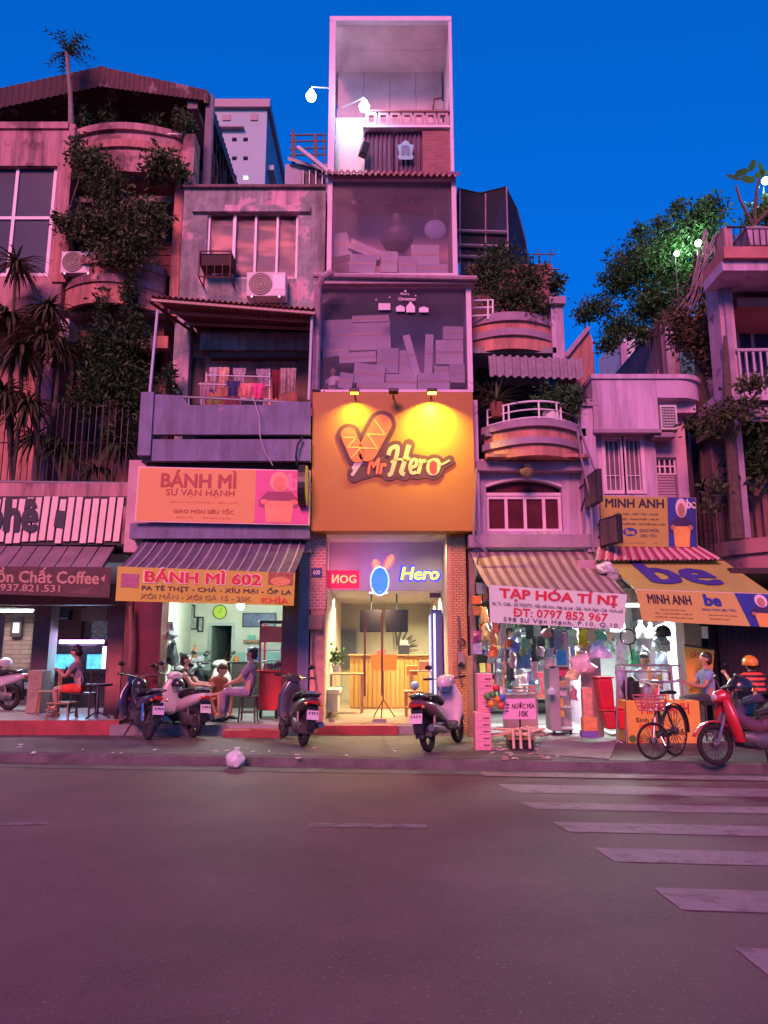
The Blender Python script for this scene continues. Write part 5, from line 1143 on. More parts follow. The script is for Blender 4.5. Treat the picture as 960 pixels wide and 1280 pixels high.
# roof frame with dark netting, far end of the same house
nf = thing('roof_net_frame', 'dark netted steel frame on the roof right of the tower', 'roof frame', W(620, 345, 18))
YN = 18.0
for a, c in (((633, 234), (636, 345)), ((575, 236), (575, 345)), ((607, 242), (607, 345))): obj('post', MB().tube([W(*a, YN), W(*c, YN)], .025, 5), lilacdk, nf)
netm = glassmat('dark_net', (.30, .36, .44), .45, .05, (.015, .025, .04), .6)
q = [W(572, 236, YN), W(600, 242, YN), W(632, 234, YN), W(646, 262, YN + .3), W(656, 300, YN + .5), W(662, 340, YN + .7)]
b = MB()
for k in range(len(q) - 1): b.add([q[k], q[k + 1], V((q[k + 1].x, q[k + 1].y, W(600, 345, YN).z)), V((q[k].x, q[k].y, W(600, 345, YN).z))], [(0, 1, 2, 3)])
obj('net_sheet', b, netm, nf, solid=.01); obj('net_edge', MB().tube(q, .03, 5), iron, nf)
b = MB().add([q[0], q[1], q[2], q[2] + V((0, 3, .2)), q[1] + V((0, 3, .2)), q[0] + V((0, 3, .2))], [(0, 1, 4, 5), (1, 2, 3, 4)]); obj('net_top', b, netm, nf, solid=.01)
for y in (288, 306, 320): obj('cross_bar', MB().tube([W(572, y, YN - .1), W(634, y + 2, YN - .1)], .035, 5), mat('pale_bar', (.32, .26, .32), .6), nf)
pb(nf, 'roof_tank', mat('tank_brown', (.14, .07, .08), .6), 575, 292, 632, 310, YN + .3, .8)
for a, c in (((664, 318), (694, 318)), ((672, 336), (700, 337)), ((672, 312), (676, 345)), ((690, 312), (684, 345))): obj('aerial_bar', MB().tube([W(*a, 15.5), W(*c, 15.5)], .015, 5), rust, nf)
obj('green_netting', MB().sphere(W(594, 272, YN + 1.2), (.55, .4, .7), 14, 10), mat('green_net', (.02, .09, .05), .9, .5, 9), nf, smooth=True)
pb(nf, 'roof_wall', lilacdk, 585, 330, 690, 352, 17.4, .4)
# ground floor of the grocery
xa, xb = W(588, 800, 14).x, W(742, 800, 14).x
obj('side_wall', MB().box(xa - .02, xa + .08, 13.8, 19, .12, 3.7), mat('brown_shop_wall', (.28, .20, .19), .8, .3, 3), gr); obj('side_wall', MB().box(xb, xb + .12, 14.2, 19, .12, 3.7), lilac, gr)
obj('back_wall', MB().box(xa, xb, 18.4, 18.5, .12, 3.7), mat('shop_back', (.30, .28, .28), .8, .4, 3), gr); obj('ceiling', MB().box(xa, xb, 14.0, 18.4, 3.3, 3.4), offwhite, gr); obj('lintel', MB().box(xa, xb + .1, 13.9, 14.15, 3.28, z0 + .02), lilacdk, gr)
obj('shop_floor', MB().box(xa, xb, 13.6, 18.4, .121, .15), concrete, gr)
pb(gr, 'pillar', lilac, 700, 742, 712, 925, 13.7, .3); pb(gr, 'rose_panel', mat('rose_pillar', (.50, .30, .34), .7, .25, 3), 727, 700, 750, 935, 13.2, .15)
aw = thing('grocery_awning', 'striped mauve canvas awning over the grocery', 'awning', W(690, 740, 13))
tl, tr, br, bl = W(588, 690, 13.7), W(742, 689, 13.7), W(788, 749, 12.2), W(612, 737, 12.3)
nA = (tr - tl).cross(bl - tl).normalized(); cm = mat('canvas_mauve', (.36, .27, .28), .8, .2, 3); cs = mat('canvas_plum', (.17, .10, .12), .8, .2, 3)
for k in range(26):
    u0, u1 = k / 26, (k + 1) / 26
    obj('canvas_strip' if k % 2 else 'canvas_stripe', MB().slab(2, 8, lambda u, v: (lambda U: (tl * (1 - U) + tr * U) * (1 - v) + (bl * (1 - U) + br * U) * v + V((0, 0, -.07 * math.sin(v * math.pi))))(u0 + (u1 - u0) * u), nA, .008), cm if k % 2 == 0 else cs, aw)
obj('front_bar', MB().tube([bl, br], .02), steel, aw); obj('arm', MB().tube([tr - V((0, 0, .1)), br - V((0, 0, .03))], .018), steel, aw)
bn = thing('grocery_banner', 'pinkish white grocery banner with red lettering under the mauve awning', 'banner', W(697, 786, 12.2))
pn = Panel(W(613, 778, 12.22), W(780, 787, 12.12), W(784, 743, 12.12), W(611, 731, 12.22))
obj('cloth', MB().slab(30, 6, lambda u, v: pn.pt(u, v, -.008 + .005 * math.sin(u * 19) * (1 - v)), pn.n, .006), mat('banner_pink', (.62, .82, .62), .65, .1, 2), bn)
rd = mat('banner_red', (.60, .02, .05), .5); nv = mat('banner_navy', (.09, .06, .16), .5)
letters(pn, 'TẠP HÓA TÍ NỊ', .08, .61, .93, .99, rd, bn, weight=.045, off=.003)
letters(pn, 'Rác Từ - Chiếu - Gối THOOTO - Giấy chấn khim - Nẹp các loại - Giấy - Nước Ngọt - Café - Nước suối', .02, .44, .98, .585, nv, bn, weight=.012, off=.003)
letters(pn, 'DT: 0797 852 967', .18, .20, .87, .42, rd, bn, weight=.022, off=.003)
patch(pn, urect(.172, .30, .205, .325), rd, bn, 'letter_bar', .0045)
letters(pn, '598 Sư Vạn Hạnh, P.10, Q.10', .10, .02, .95, .16, nv, bn, weight=.012, off=.003, space=1.15)
# wall lamp, projecting sign boxes
t = thing('balcony_lamp', 'small glass dome lamp under the rounded balcony', 'lamp', W(658, 592, 13.5)); obj('dome', MB().lathe([(.02, -.14), (.09, -.11), (.14, -.03), (.15, .0), (.1, .03)], W(658, 588, 13.5), 16), mat('amber_glass', (.30, .22, .12), .25, .2), t, smooth=True); obj('bracket', MB().box(W(657, 580, 13.5).x - .05, W(657, 580, 13.5).x + .07, 13.4, 13.7, W(658, 588, 13.5).z + .03, W(658, 582, 13.5).z), iron, t)
def projbox(lab, pts, Ya, Yb, m):
    t = thing('projecting_sign', lab, 'sign', W(pts[0], pts[3], Ya)); a = W(pts[0], pts[1], Yb); c = W(pts[2], pts[1], Ya); zb_ = W(pts[0], pts[3], (Ya + Yb) / 2).z; zt_ = W(pts[0], pts[1], (Ya + Yb) / 2).z
    pn = Panel((a.x, Yb, zb_), (c.x, Ya, zb_), (c.x, Ya, zt_), (a.x, Yb, zt_)); obj('box', pn.board(.09), iron, t, bev=.01); patch(pn, urect(.06, .05, .94, .95), m, t, 'face', .004)
    obj('bracket', MB().tube([pn.pt(.0, .85, -.04), pn.pt(-.6, .85, -.04)], .018), iron, t); obj('bracket', MB().tube([pn.pt(.0, .5, -.04), pn.pt(-.45, .1, -.04)], .018), iron, t); return t, pn
projbox('dark projecting sign box on the grocery house corner', (729, 592, 746, 632), 12.7, 13.5, mat('dark_face', (.10, .07, .09), .5, .4, 5))
for a in [((725, 536), (733, 560), (741, 580), (748, 600)), ((722, 538), (726, 570), (738, 620), (742, 690)), ((596, 585), (594, 630), (592, 672), (608, 690))]:
    tag(obj('wall_cable', MB().tube([W(*p, 13.2) for p in a], .022, 5), mat('cable_grey', (.25, .19, .25), .7)), ('bundled grey cable looping to the projecting sign box', 'long grey cable running down the grocery pillar', 'thin cable beside the orange sign edge')[0 if a[0][0] == 725 else 1 if a[0][0] == 722 else 2], 'cable')
# ================================================================ E: the corner house with the drinks stall
mh = thing('corner_house', 'lilac corner house with rounded parapet and two narrow windows', 'house', (5.0, 14.5, 0))
Y = 13.9
x0, x1, z0, z1 = RC(740, 535, 866, 700, Y)
h1, h2, h3 = RC(757, 549, 776, 613, Y), RC(783, 549, 801, 613, Y), RC(824, 569, 851, 622, Y)
obj('wall', holewall(x0, W(822, 600, Y).x, z0 - .8, z1 + .05, Y, .25, [h1, h2]), lilac, mh)
obj('wall', holewall(W(822.05, 600, Y).x, x1, z0 - .8, z1 + .4, Y + .15, .25, [h3]), mat('rose_lilac', (.62, .40, .50), .9, .2, 1.2), mh)
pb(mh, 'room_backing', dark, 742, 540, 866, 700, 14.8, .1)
for h in (h1, h2):
    winframe(mh, *h, Y + .06, pk, mat('brown_window', (.16, .12, .12), .25, .3, 3), (.33, .66), (.3,), .016); obj('architrave', holewall(h[0] - .07, h[1] + .07, h[2] - .07, h[3] + .07, Y - .03, .029, [h]), pk, mh)
winframe(mh, h3[0], h3[1], h3[2] + (h3[3] - h3[2]) * .6, h3[3], Y + .22, pk, darkglass, (.25, .5, .75), (.5,), .03)
zz = h3[2] + (h3[3] - h3[2]) * .6
for k in range(9): obj('louvre', MB().box(h3[0] + .02, h3[1] - .02, Y + .24, Y + .27, h3[2] + (zz - h3[2]) * k / 9 + .006, h3[2] + (zz - h3[2]) * (k + 1) / 9 - .006), mat('louvre_mauve', (.42, .28, .36), .6), mh)
# projecting parapet with rounded corner
xa, xm, za, zb = RC(741, 474, 822, 538, Y - .35); xe = W(876, 500, Y).x
obj('parapet_block', MB().box(xa, xm, Y - .35, Y + .3, za, zb), lilac, mh); obj('ledge_rim', MB().box(xa - .02, xm + .03, Y - .38, Y - .33, za - .05, za + .02), lilacdk, mh)
rr = .55; zt2, zb2 = zb, W(850, 512, Y - .35).z
pts = [(xm + .002, Y - .35)] + [(xe - rr + rr * math.sin(R(a)), Y - .35 + rr - rr * math.cos(R(a))) for a in range(0, 91, 9)] + [(xe, Y + 3.5), (xm + .002, Y + 3.5)]
obj('rounded_parapet', MB().prism([(p, q, W(850, 497, Y - .35).z) for p, q in pts], (0, 0, zb - W(850, 497, Y - .35).z)), mat('lilac_shade_plaster', (.58, .43, .58), .9, .2, 1.2), mh)
pts2 = [(x + (.04 if i not in (0, len(pts) - 1) else 0), y - (.04 if y < Y + 1 else 0)) for i, (x, y) in enumerate(pts)]
obj('coping', MB().prism([(p, q, zb + .001) for p, q in [(xa - .02, Y - .39), *pts2[1:-1], (xa - .02, Y + 3.5)]], (0, 0, .09)), lilac, mh)
obj('ledge_soffit', MB().box(xm + .003, xe - .15, Y - .1, Y + .3, W(850, 503, Y - .35).z - .12, W(850, 497, Y - .35).z), lilac, mh)
obj('side_wall', MB().box(x1 - .2, x1 - .001, Y + .401, 20, .12, zb - .1), lilacdk, mh)
xa, xb = W(748, 800, 13.9).x, W(866, 800, 13.9).x
obj('shop_back', MB().box(xa, xb, 17.2, 17.3, .12, 3.8), mat('white_shop', (.80, .80, .78), .8), mh); obj('shop_ceiling', MB().box(xa, xb, 14.1, 17.2, 3.35, 3.45), whitem, mh); obj('inner_side_wall', MB().box(xa - .02, xa + .06, 14.1, 17.2, .12, 3.4), mat('white_shop', (.8, .8, .78)), mh)
xw = W(845, 800, 14).x; obj('inner_pier', MB().box(xw, xw + .16, 14.0, 14.5, .12, z0), whitem, mh); obj('grey_pier', MB().box(xw + .165, x1, 14.02, 14.6, .12, z0), mat('grey_pier', (.17, .15, .17), .8, .3, 3), mh)
obj('shop_floor', MB().box(xa, xb, 13.4, 17.2, .121, .16), concrete, mh)
pb(mh, 'switch_box', whitem, 878, 783, 885, 798, 13.95, .06)
# small round concrete end and iron lattice beside the signs
lt = thing('iron_lattice', 'narrow black iron lattice gate beside the delivery sign', 'gate', W(885, 690, 13.9))
for k in range(4): obj('bar', MB().tube([W(872 + k * 5, 615, 13.9), W(876 + k * 5.5, 690, 13.9)], .015, 4), iron, lt)
for k in range(7): obj('rung', MB().tube([W(872, 622 + k * 10, 13.9), W(893, 625 + k * 10, 13.9)], .012, 4), iron, lt)
aircon_t = thing('air_conditioner', 'side-on air conditioner with a grid grille on the corner house', 'air conditioner', W(835, 540, 13.5), group='air conditioner units'); pb(aircon_t, 'casing', offwhite, 826, 506, 847, 537, 13.55, .5, bev=.015)
xa_, xb_, za_, zb_ = RC(828, 509, 844, 533, 13.54)
for k in range(5): obj('grille_bar', MB().box(xa_ + (xb_ - xa_) * k / 4 - .008, xa_ + (xb_ - xa_) * k / 4 + .008, 13.53, 13.548, za_, zb_), greyp, aircon_t)
for k in range(8): obj('grille_bar', MB().box(xa_, xb_, 13.525, 13.546, za_ + (zb_ - za_) * k / 7 - .007, za_ + (zb_ - za_) * k / 7 + .007), greyp, aircon_t)
pb(aircon_t, 'shelf', lilacdk, 818, 540, 845, 546, 13.6, .5)
# upper delivery sign
yl = mat('sign_yellow', (.46, .38, .07), .5, .1, 1.5); be_blue = mat('sign_blue', (.03, .05, .30), .5, .08); inkm = mat('sign_ink', (.03, .015, .03), .5)
sg = thing('delivery_sign', 'yellow MINH ANH sign with blue courier panel on the corner house wall', 'sign', W(811, 684, 13.6))
pn = Panel(W(752, 683, 13.6), W(872, 684, 13.6), W(870, 622, 13.6), W(750, 620, 13.6)); obj('board', pn.board(.05), yl, sg)
patch(pn, urect(.70, .005, .995, .995), be_blue, sg, 'blue_panel', .003)
jk = mat('print_jacket', (.05, .03, .10), .5); skn = mat('print_face', (.45, .24, .17), .5); hm = mat('print_helm', (.80, .66, .68), .5)
courier(pn, sg, .715, .0, .25, .98, jk, mat('print_bag', (.78, .42, .09), .5), skn, hm)
letters(pn, 'be', .90, .78, .99, .96, whitem, sg, weight=.05, off=.009)
letters(pn, 'MINH ANH', .055, .78, .66, .95, inkm, sg, weight=.035)
for i, s in enumerate(('UỐN TÓC - GẬT TÓC - NUÔI', 'GỘI - TRANG ĐIỂM - NỐI MI', 'NƯỚC ÉP - CÀ PHÊ CÁC LOẠI')): letters(pn, s, (.14, .22, .22)[i], (.62, .52, .42)[i], (.60, .60, .67)[i], (.68, .575, .475)[i], inkm, sg, weight=.012)
patch(pn, ell(.30, .29, .075, .085, 20), be_blue, sg, 'logo_oval', .004); letters(pn, 'be', .26, .24, .345, .34, yl, sg, weight=.06, off=.008)
letters(pn, 'GIAO MÓN', .40, .29, .60, .37, mat('sign_navy', (.05, .04, .16), .5), sg, weight=.015); letters(pn, 'SIÊU TỐC', .41, .19, .58, .27, mat('sign_navy', (.05, .04, .16)), sg, weight=.015)
letters(pn, 'giao món siêu tốc          be', .2, .055, .58, .09, inkm, sg, weight=0)
t, p2 = projbox('small dark projecting sign in front of the yellow sign', (748, 646, 772, 681), 12.9, 13.5, mat('dark_face2', (.12, .07, .10), .5, .4, 5))
# striped tin valance and the two-part "be" awning
va = thing('striped_valance', 'red and white striped tin valance under the yellow sign', 'valance', W(815, 700, 13.5))
tl, tr, br, bl = W(748, 682, 13.7), W(875, 684, 13.7), W(903, 700, 13.05), W(744, 701, 13.05)
for k in range(27):
    u0, u1 = k / 27, (k + 1) / 27; f = lambda u, v: (tl * (1 - u) + tr * u) * (1 - v) + (bl * (1 - u) + br * u) * v
    obj('stripe', MB().slab(2, 3, lambda u, v: f(u0 + (u1 - u0) * u, v) + V((0, -.02, .03)) * math.sin(u * math.pi), (0, -.6, .8), .006), mat('tin_red', (.40, .06, .10), .6, .2) if k % 2 else mat('tin_pink', (.68, .45, .50), .6, .2), va)
ba = thing('delivery_awning', 'yellow awning with big blue be letters and a printed front flap', 'awning', W(860, 770, 12.3))
roofp = Panel(W(795, 737, 12.3), W(966, 743, 12.3), W(905, 701, 13.3), W(757, 700, 13.3))
obj('canvas', roofp.board(.012), mat('awning_mustard', (.42, .42, .09), .65, .12, 1.5), ba)
letters(roofp, 'be', .20, .22, .72, .92, mat('awning_blue', (.06, .05, .27), .6), ba, weight=.04, off=.014)
pn = Panel(W(803, 776, 12.28), W(982, 785, 12.28), W(970, 743, 12.28), W(795, 737, 12.28)); obj('front_flap', pn.board(.012), mat('flap_orange', (.58, .46, .11), .6, .08, 1.5), ba)
patch(pn, [(.755, 0), (1, 0), (1, 1), (.70, 1)], be_blue, ba, 'blue_panel', .003); courier(pn, ba, .78, -.0, .19, .98, jk, mat('print_bag', (.78, .4, .09)), skn, hm)
letters(pn, 'MINH ANH', .07, .58, .375, .86, inkm, ba, weight=.035); letters(pn, 'be', .475, .58, .585, .92, be_blue, ba, weight=.06)
letters(pn, 'GIAO MÓN SIÊU TỐC', .44, .42, .68, .52, be_blue, ba, weight=.015)
for i, s in enumerate(('UỐN TÓC - GẬT TÓC - NUÔI', 'GỘI - TRANG ĐIỂM - NỐI MI', 'NƯỚC ÉP - CÀ PHÊ CÁC LOẠI')): letters(pn, s, .10 + (i == 0) * .04, .36 - i * .12, .36 - (i == 0) * .04, .43 - i * .12, mat('flap_ink', (.30, .10, .03), .5), ba, weight=.01)
for i in range(2): letters(pn, 'Giao món siêu tốc cùng be', .48, .26 - i * .12, .68 - .06 * i, .33 - i * .12, mat('flap_ink2', (.35, .14, .05), .5), ba, weight=.005)
obj('front_tube', MB().tube([roofp.pt(0, 0, -.02), roofp.pt(1, 0, -.02)], .025), whitem, ba)
for u in (.03, .97): obj('arm', MB().tube([roofp.pt(u, .97, -.12), roofp.pt(u, .03, -.05)], .018), whitem, ba)
# ================================================================ F: right-hand building, curved wall, alley
rb = thing('right_house', 'tall weathered mauve house with balconies at the right edge', 'house', (7.5, 13, 0))
YR = 13.0
pb(rb, 'corner_column', mat('weathered_column', (.55, .36, .46), .9, .4, 2, .2, 30, c2=(.22, .13, .17), cut=.6, s2=2.5, streak=.3), 903, 340, 921, 520, YR, .5)
pb(rb, 'drain_pipe', lilacdk, 917, 340, 924, 672, YR - .06, .07)
pb(rb, 'roof_slab', mat('terracotta_slab', (.50, .20, .18), .85, .3, 2), 905, 308, 1100, 322, YR - .8, .9); pb(rb, 'roof_slab_edge', lilac, 903, 323, 1100, 338, YR - .7, .8)
pb(rb, 'soffit_beam', mat('terracotta_slab', (.5, .2, .18)), 922, 372, 1100, 383, YR + .1, 1.4); pb(rb, 'soffit_beam', lilac, 920, 345, 1100, 355, YR + .0, 1.4)
pb(rb, 'roof_pillar', rosewall, 906, 283, 915, 309, YR - .7, .4)
pb(rb, 'recess_wall', mat('mauve_recess', (.30, .20, .26), .9, .3, 2), 915, 350, 1100, 640, YR + 1.6, .3)
x0, x1, z0, z1 = RC(921, 393, 1040, 470, YR + 1.3); winframe(rb, x0, x1, z0, z1, YR + 1.3, mat('mauve_frame', (.45, .33, .42), .6), mat('blue_dark_glass', (.05, .06, .10), .35, .3, 2, spec=.12), (.17, .5, .8), (), .07)
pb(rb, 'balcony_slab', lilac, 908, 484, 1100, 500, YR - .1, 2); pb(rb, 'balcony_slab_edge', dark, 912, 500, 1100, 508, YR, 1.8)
pbars(rb, 'baluster', mat('pale_baluster', (.52, .42, .50), .6), [925 + 9 * i for i in range(18)], 440, 484, YR - .05, .035); rail(rb, 'handrail', mat('pale_baluster', (.5, .4, .5)), W(920, 438, YR - .05), W(1090, 436, YR - .05), .035)
pb(rb, 'rubble_band', mat('rubble', (.42, .34, .40), .9, .8, 14, c2=(.10, .07, .09), cut=.55, s2=9), 912, 508, 1100, 522, YR + .02, 1.5); pb(rb, 'balcony_floor', concrete, 912, 520, 1100, 527, YR + .05, 1.5)
pb(rb, 'lower_wall', mat('lower_mauve', (.38, .20, .24), .9, .35, 1.5), 892, 528, 1100, 690, YR + 1.2, .4)
for y in (460, 455): pass
rail(rb, 'roof_rail', iron, W(908, 284, YR - .7), W(1080, 283, YR - .7), .02)
pbars(rb, 'roof_baluster', iron, [918 + 8 * i for i in range(14)], 284, 308, YR - .7, .014)
# setback wing in the alley behind
wg = thing('setback_wing', 'narrow plum coloured house wing set back in the alley', 'house', W(850, 480, 17))
pb(wg, 'wall', mat('plum_wall', (.30, .17, .22), .9, .4, 1.3, streak=.4), 838, 400, 912, 760, 17.0, 4); pb(wg, 'teal_door', mat('teal_shutter', (.04, .18, .20), .6, .3, 5), 851, 440, 872, 482, 16.95, .06); pb(wg, 'pillar', lilacdk, 833, 390, 842, 480, 16.8, .3)
sp = [W(815, 480, 17), W(838, 438, 17), W(870, 395, 17), W(905, 345, 17), W(912, 345, 17), W(912, 480, 17)]
obj('raked_wall', MB().prism([p + V((0, .3, 0)) for p in sp], (0, .3, 0)), mat('raked_rose', (.38, .22, .26), .9, .4, 1.5), wg)
for k in range(16): a = sp[0].lerp(sp[3], k / 15); obj('railing_bar', MB().tube([a, a + V((0, 0, 1.15))], .014, 4), iron, wg)
obj('railing_top', MB().tube([sp[0] + V((0, 0, 1.15)), sp[3] + V((0, 0, 1.15))], .025, 5), iron, wg)
pb(wg, 'mauve_panel', mat('mauve_panel2', (.44, .28, .38), .9, .3, 2), 884, 560, 916, 610, 15.2, .2)
pb(wg, 'concrete_pier', mat('dark_pier', (.10, .06, .08), .9, .3, 3), 878, 490, 888, 720, 15.0, .4)
pw = thing('pale_block', 'distant white-blue house with stair rail behind the tree', 'house', W(800, 470, 24)); pb(pw, 'wall', mat('pale_blue_wall', (.55, .66, .66), .8), 782, 408, 815, 500, 24, 3); pb(pw, 'wall', lilac, 778, 428, 786, 500, 23.9, .3); pb(pw, 'window', darkglass, 795, 428, 801, 452, 23.95, .06)
obj('stair_rail', MB().tube([W(792, 478, 22), W(838, 405, 22)], .04, 5), whitem, pw); obj('stair_rail', MB().tube([W(800, 482, 22), W(846, 410, 22)], .04, 5), whitem, pw)
# curved lower wall with timber fence
cw = thing('curved_wall', 'curved pink rendered wall with a plank fence on top at the right', 'wall', W(930, 720, 12.6))
def cpt(px, py, k): return W(px, py, 13.6 - k)
cwm = mat('cracked_pink', (.46, .22, .24), .9, .3, 1.2, .2, 30, c2=(.26, .12, .14), cut=.64, s2=1.0)
zt = W(930, 668, 12.9).z; zb_ = 2.55; pl = [(W(884, 700, 13.9).x + 3.4 * math.sin(R(a)) * 1.0 - 0, 15.6 - 3.3 * math.sin(R(a)) ** .8 + 0) for a in (0,)]
xs0 = W(890, 690, 14.2).x; arc = [(xs0 + 3.2 * (1 - math.cos(R(a))), 15.0 - 2.6 * math.sin(R(a))) for a in range(0, 91, 10)] + [(xs0 + 6, 12.4)]
def arcwall(name, m, arc, z0, z1, th): 
    b = MB()
    for (a, c), (d, e) in zip(arc, arc[1:]): b.hexa([(a, c, z0), (d, e, z0), (d, e + th, z0), (a, c + th, z0)], [(a, c, z1), (d, e, z1), (d, e + th, z1), (a, c + th, z1)])
    return obj(name, b, m, cw)
zt = W(940, 665, 12.8).z
arcwall('wall', cwm, arc, 3.0, zt - .25, .3); arcwall('ledge', cwm, [(x - .05, y - .06) for x, y in arc], zt - .27, zt, .4)
for i in range(34):
    u = i / 33 * (len(arc) - 1); k = min(int(u), len(arc) - 2); q = u - k; x = arc[k][0] * (1 - q) + arc[k + 1][0] * q; y = arc[k][1] * (1 - q) + arc[k + 1][1] * q + .1; h = W(940, 605, 12.8).z - zt + rnd.uniform(-.05, .05)
    obj('plank', MB().box(x - .055, x + .045, y, y + .03, zt, zt + h), mat('plank_%d' % (i % 3), ((.17, .08, .07), (.22, .11, .10), (.14, .07, .07))[i % 3], .85, .4, 5, streak=.2), cw)
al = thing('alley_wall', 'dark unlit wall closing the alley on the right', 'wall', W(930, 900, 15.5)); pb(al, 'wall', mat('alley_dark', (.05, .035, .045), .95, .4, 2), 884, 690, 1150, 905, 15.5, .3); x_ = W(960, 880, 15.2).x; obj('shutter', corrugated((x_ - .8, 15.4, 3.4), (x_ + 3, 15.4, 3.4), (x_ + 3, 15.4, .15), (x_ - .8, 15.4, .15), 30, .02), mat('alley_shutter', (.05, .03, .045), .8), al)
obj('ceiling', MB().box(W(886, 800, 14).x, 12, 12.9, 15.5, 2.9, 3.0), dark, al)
# ================================================================ G: far behind
ht = thing('hotel_block', 'tall pale turquoise hotel block far behind the left roofs', 'building', W(310, 235, 60))
x0, x1, z0, z1 = RC(245, 137, 331, 320, 60); hw_ = [RC(290 + i * 14, 172 + j * 23.5, 296 + i * 14, 177 + j * 23.5, 60) for i in (0, 1) for j in range(3)]
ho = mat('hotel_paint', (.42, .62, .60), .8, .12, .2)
obj('front_wall', holewall(x0, x1, z0, z1, 60, .5, hw_), ho, ht)
obj('roof_rim', MB().box(x0 - .5, x1 + .3, 59.6, 96, z1, z1 + .8), greyp, ht); obj('cornice', MB().box(x0 + 1, x1 - 2, 59.5, 60, W(300, 163, 60).z, W(300, 161, 60).z), greyp, ht)
for i, h in enumerate(hw_): obj('window', MB().box(h[0], h[1], 60.25, 60.3, h[2], h[3]), mat('lit_window', (.9, .95, 1), .4, 0, emit=3) if i == 5 else darkglass, ht)
ys = [60.5 + k * 3.6 for k in range(10)]
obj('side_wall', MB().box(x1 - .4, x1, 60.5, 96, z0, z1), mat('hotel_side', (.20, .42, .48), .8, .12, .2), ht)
for k in range(7):
    for j in range(4): zz = z1 - 8 - j * 4.4; yy = 63 + k * 4.6; obj('side_window', MB().box(x1, x1 + .06, yy, yy + 1.3, zz, zz + 1.2), darkglass, ht)
pb(ht, 'roof_ornament', greyp, 278, 143, 288, 150, 59.9, .1); pb(ht, 'roof_ornament', greyp, 313, 142, 322, 150, 59.9, .1)
obj('side_ledge', MB().box(x1, x1 + .6, 61, 96, z1 - 5.4, z1 - 4.9), ho, ht)
rh = thing('rear_roof_house', 'small house with sloping sheet roof between the hotel and the tower', 'house', W(385, 232, 22)); pb(rh, 'wall', mat('grey_blue_wall', (.42, .42, .48), .8), 355, 205, 420, 320, 22, 3); obj('roof', MB().hexa([W(360, 200, 21.8), W(410, 215, 21.8), W(410, 215, 24), W(360, 200, 24)], [W(360, 196, 21.8), W(410, 211, 21.8), W(410, 211, 24), W(360, 196, 24)]), greyp, rh); obj('gutter', MB().tube([W(372, 184, 21.5), W(393, 200, 21.5), W(412, 216, 21.5)], .07, 6), offwhite, rh)
pb(rh, 'window', darkglass, 377, 215, 406, 234, 21.9, .08)
for k in range(4): rail(rh, 'window_bar', steel, W(379 + 8 * k, 213, 21.8), W(379 + 8 * k, 236, 21.8), .02)
sf = thing('roof_scaffold', 'dark steel scaffold frame on a far roof left of the tower', 'scaffold', W(385, 200, 23)); 
for p in (366, 368, 393, 395, 405): obj('upright', MB().tube([W(p, 168, 23), W(p, 205, 23)], .04, 4), iron, sf)
for y in (168, 176, 185, 193): obj('crossbar', MB().tube([W(362, y + 1, 23), W(408, y, 23)], .03, 4), iron, sf)
obj('mast', MB().tube([W(366, 163, 23), W(366, 200, 23)], .05, 4), iron, sf)
# ================================================================ vegetation
bark = mat('bark', (.12, .085, .065), .9, .4, 8, .3, 40)
def bl(px, py, Y, rx, rz, ry=.35, w=None):
    c = W(px, py, Y); s = .0162 * (Y / 14)
    r = (c.x, c.y, c.z, rx * s, ry, rz * s); return r + ((w,) if w else ())
def shrub(name, label, cat, base, blobs, n, size, lm, stems=(), seed=1, group=None, aspect=.45, droop=0, part='leaves'):
    t = thing(name, label, cat, base, group=group)
    leafcloud(part, blobs, n, size, LEAF[lm], t, seed, droop, aspect)
    b = MB(); g = random.Random(seed); base = V(base)
    for k in blobs:
        c = V(k[:3]); m_ = base.lerp(c, .5) + V((g.uniform(-.1, .1), 0, g.uniform(-.05, .1)))
        b.tube([base, m_, c], [.03, .02, .008], 5)
        for _ in range(6): b.tube([c, c + V((g.uniform(-1, 1) * k[3], g.uniform(-1, 1) * k[4], g.uniform(-1, 1) * k[5]))], [.010, .004], 4)
    obj('branch', b, bark, t); return t
# left house
shrub('climbing_shrub', 'bushy creeper spilling over the roof parapet, left clump', 'shrub', W(105, 190, 14.6), [bl(115, 205, 14.5, 30, 22), bl(98, 190, 14.6, 12, 20), bl(135, 235, 14.5, 32, 28), bl(125, 280, 14.4, 45, 28), bl(80, 280, 14.5, 14, 14), bl(160, 300, 14.4, 40, 22), bl(185, 270, 14.5, 28, 24), bl(150, 322, 14.4, 42, 14)], 6500, .12, 'olive', seed=3)
shrub('climbing_shrub', 'bushy creeper on the roof parapet near its right pillar', 'shrub', W(205, 190, 14.8), [bl(205, 203, 14.6, 24, 18), bl(190, 215, 14.6, 14, 10), bl(225, 215, 14.6, 12, 10)], 750, .14, 'olive', seed=4)
shrub('potted_shrub', 'small grey-green shrub beside the roof post', 'shrub', W(230, 168, 15.0), [bl(229, 154, 15.0, 13, 14)], 300, .13, 'olive', seed=5)
shrub('roof_bush', 'dark bush in the shade of the rusty roof', 'shrub', W(110, 165, 15.9), [bl(105, 150, 15.9, 14, 14), bl(135, 148, 16, 14, 10), bl(195, 158, 16, 14, 8)], 420, .14, 'dark', seed=6)
shrub('vine', 'dense dark vine hanging in front of the middle storey', 'vine', W(145, 500, 14.7), [bl(128, 385, 14.6, 8, 28), bl(163, 370, 14.6, 10, 30), bl(125, 430, 14.5, 30, 25), bl(160, 425, 14.5, 28, 28), bl(140, 470, 14.4, 48, 30), bl(115, 500, 14.5, 35, 20), bl(165, 500, 14.5, 36, 25), bl(150, 540, 14.6, 25, 20)], 6500, .12, 'dark', seed=7)
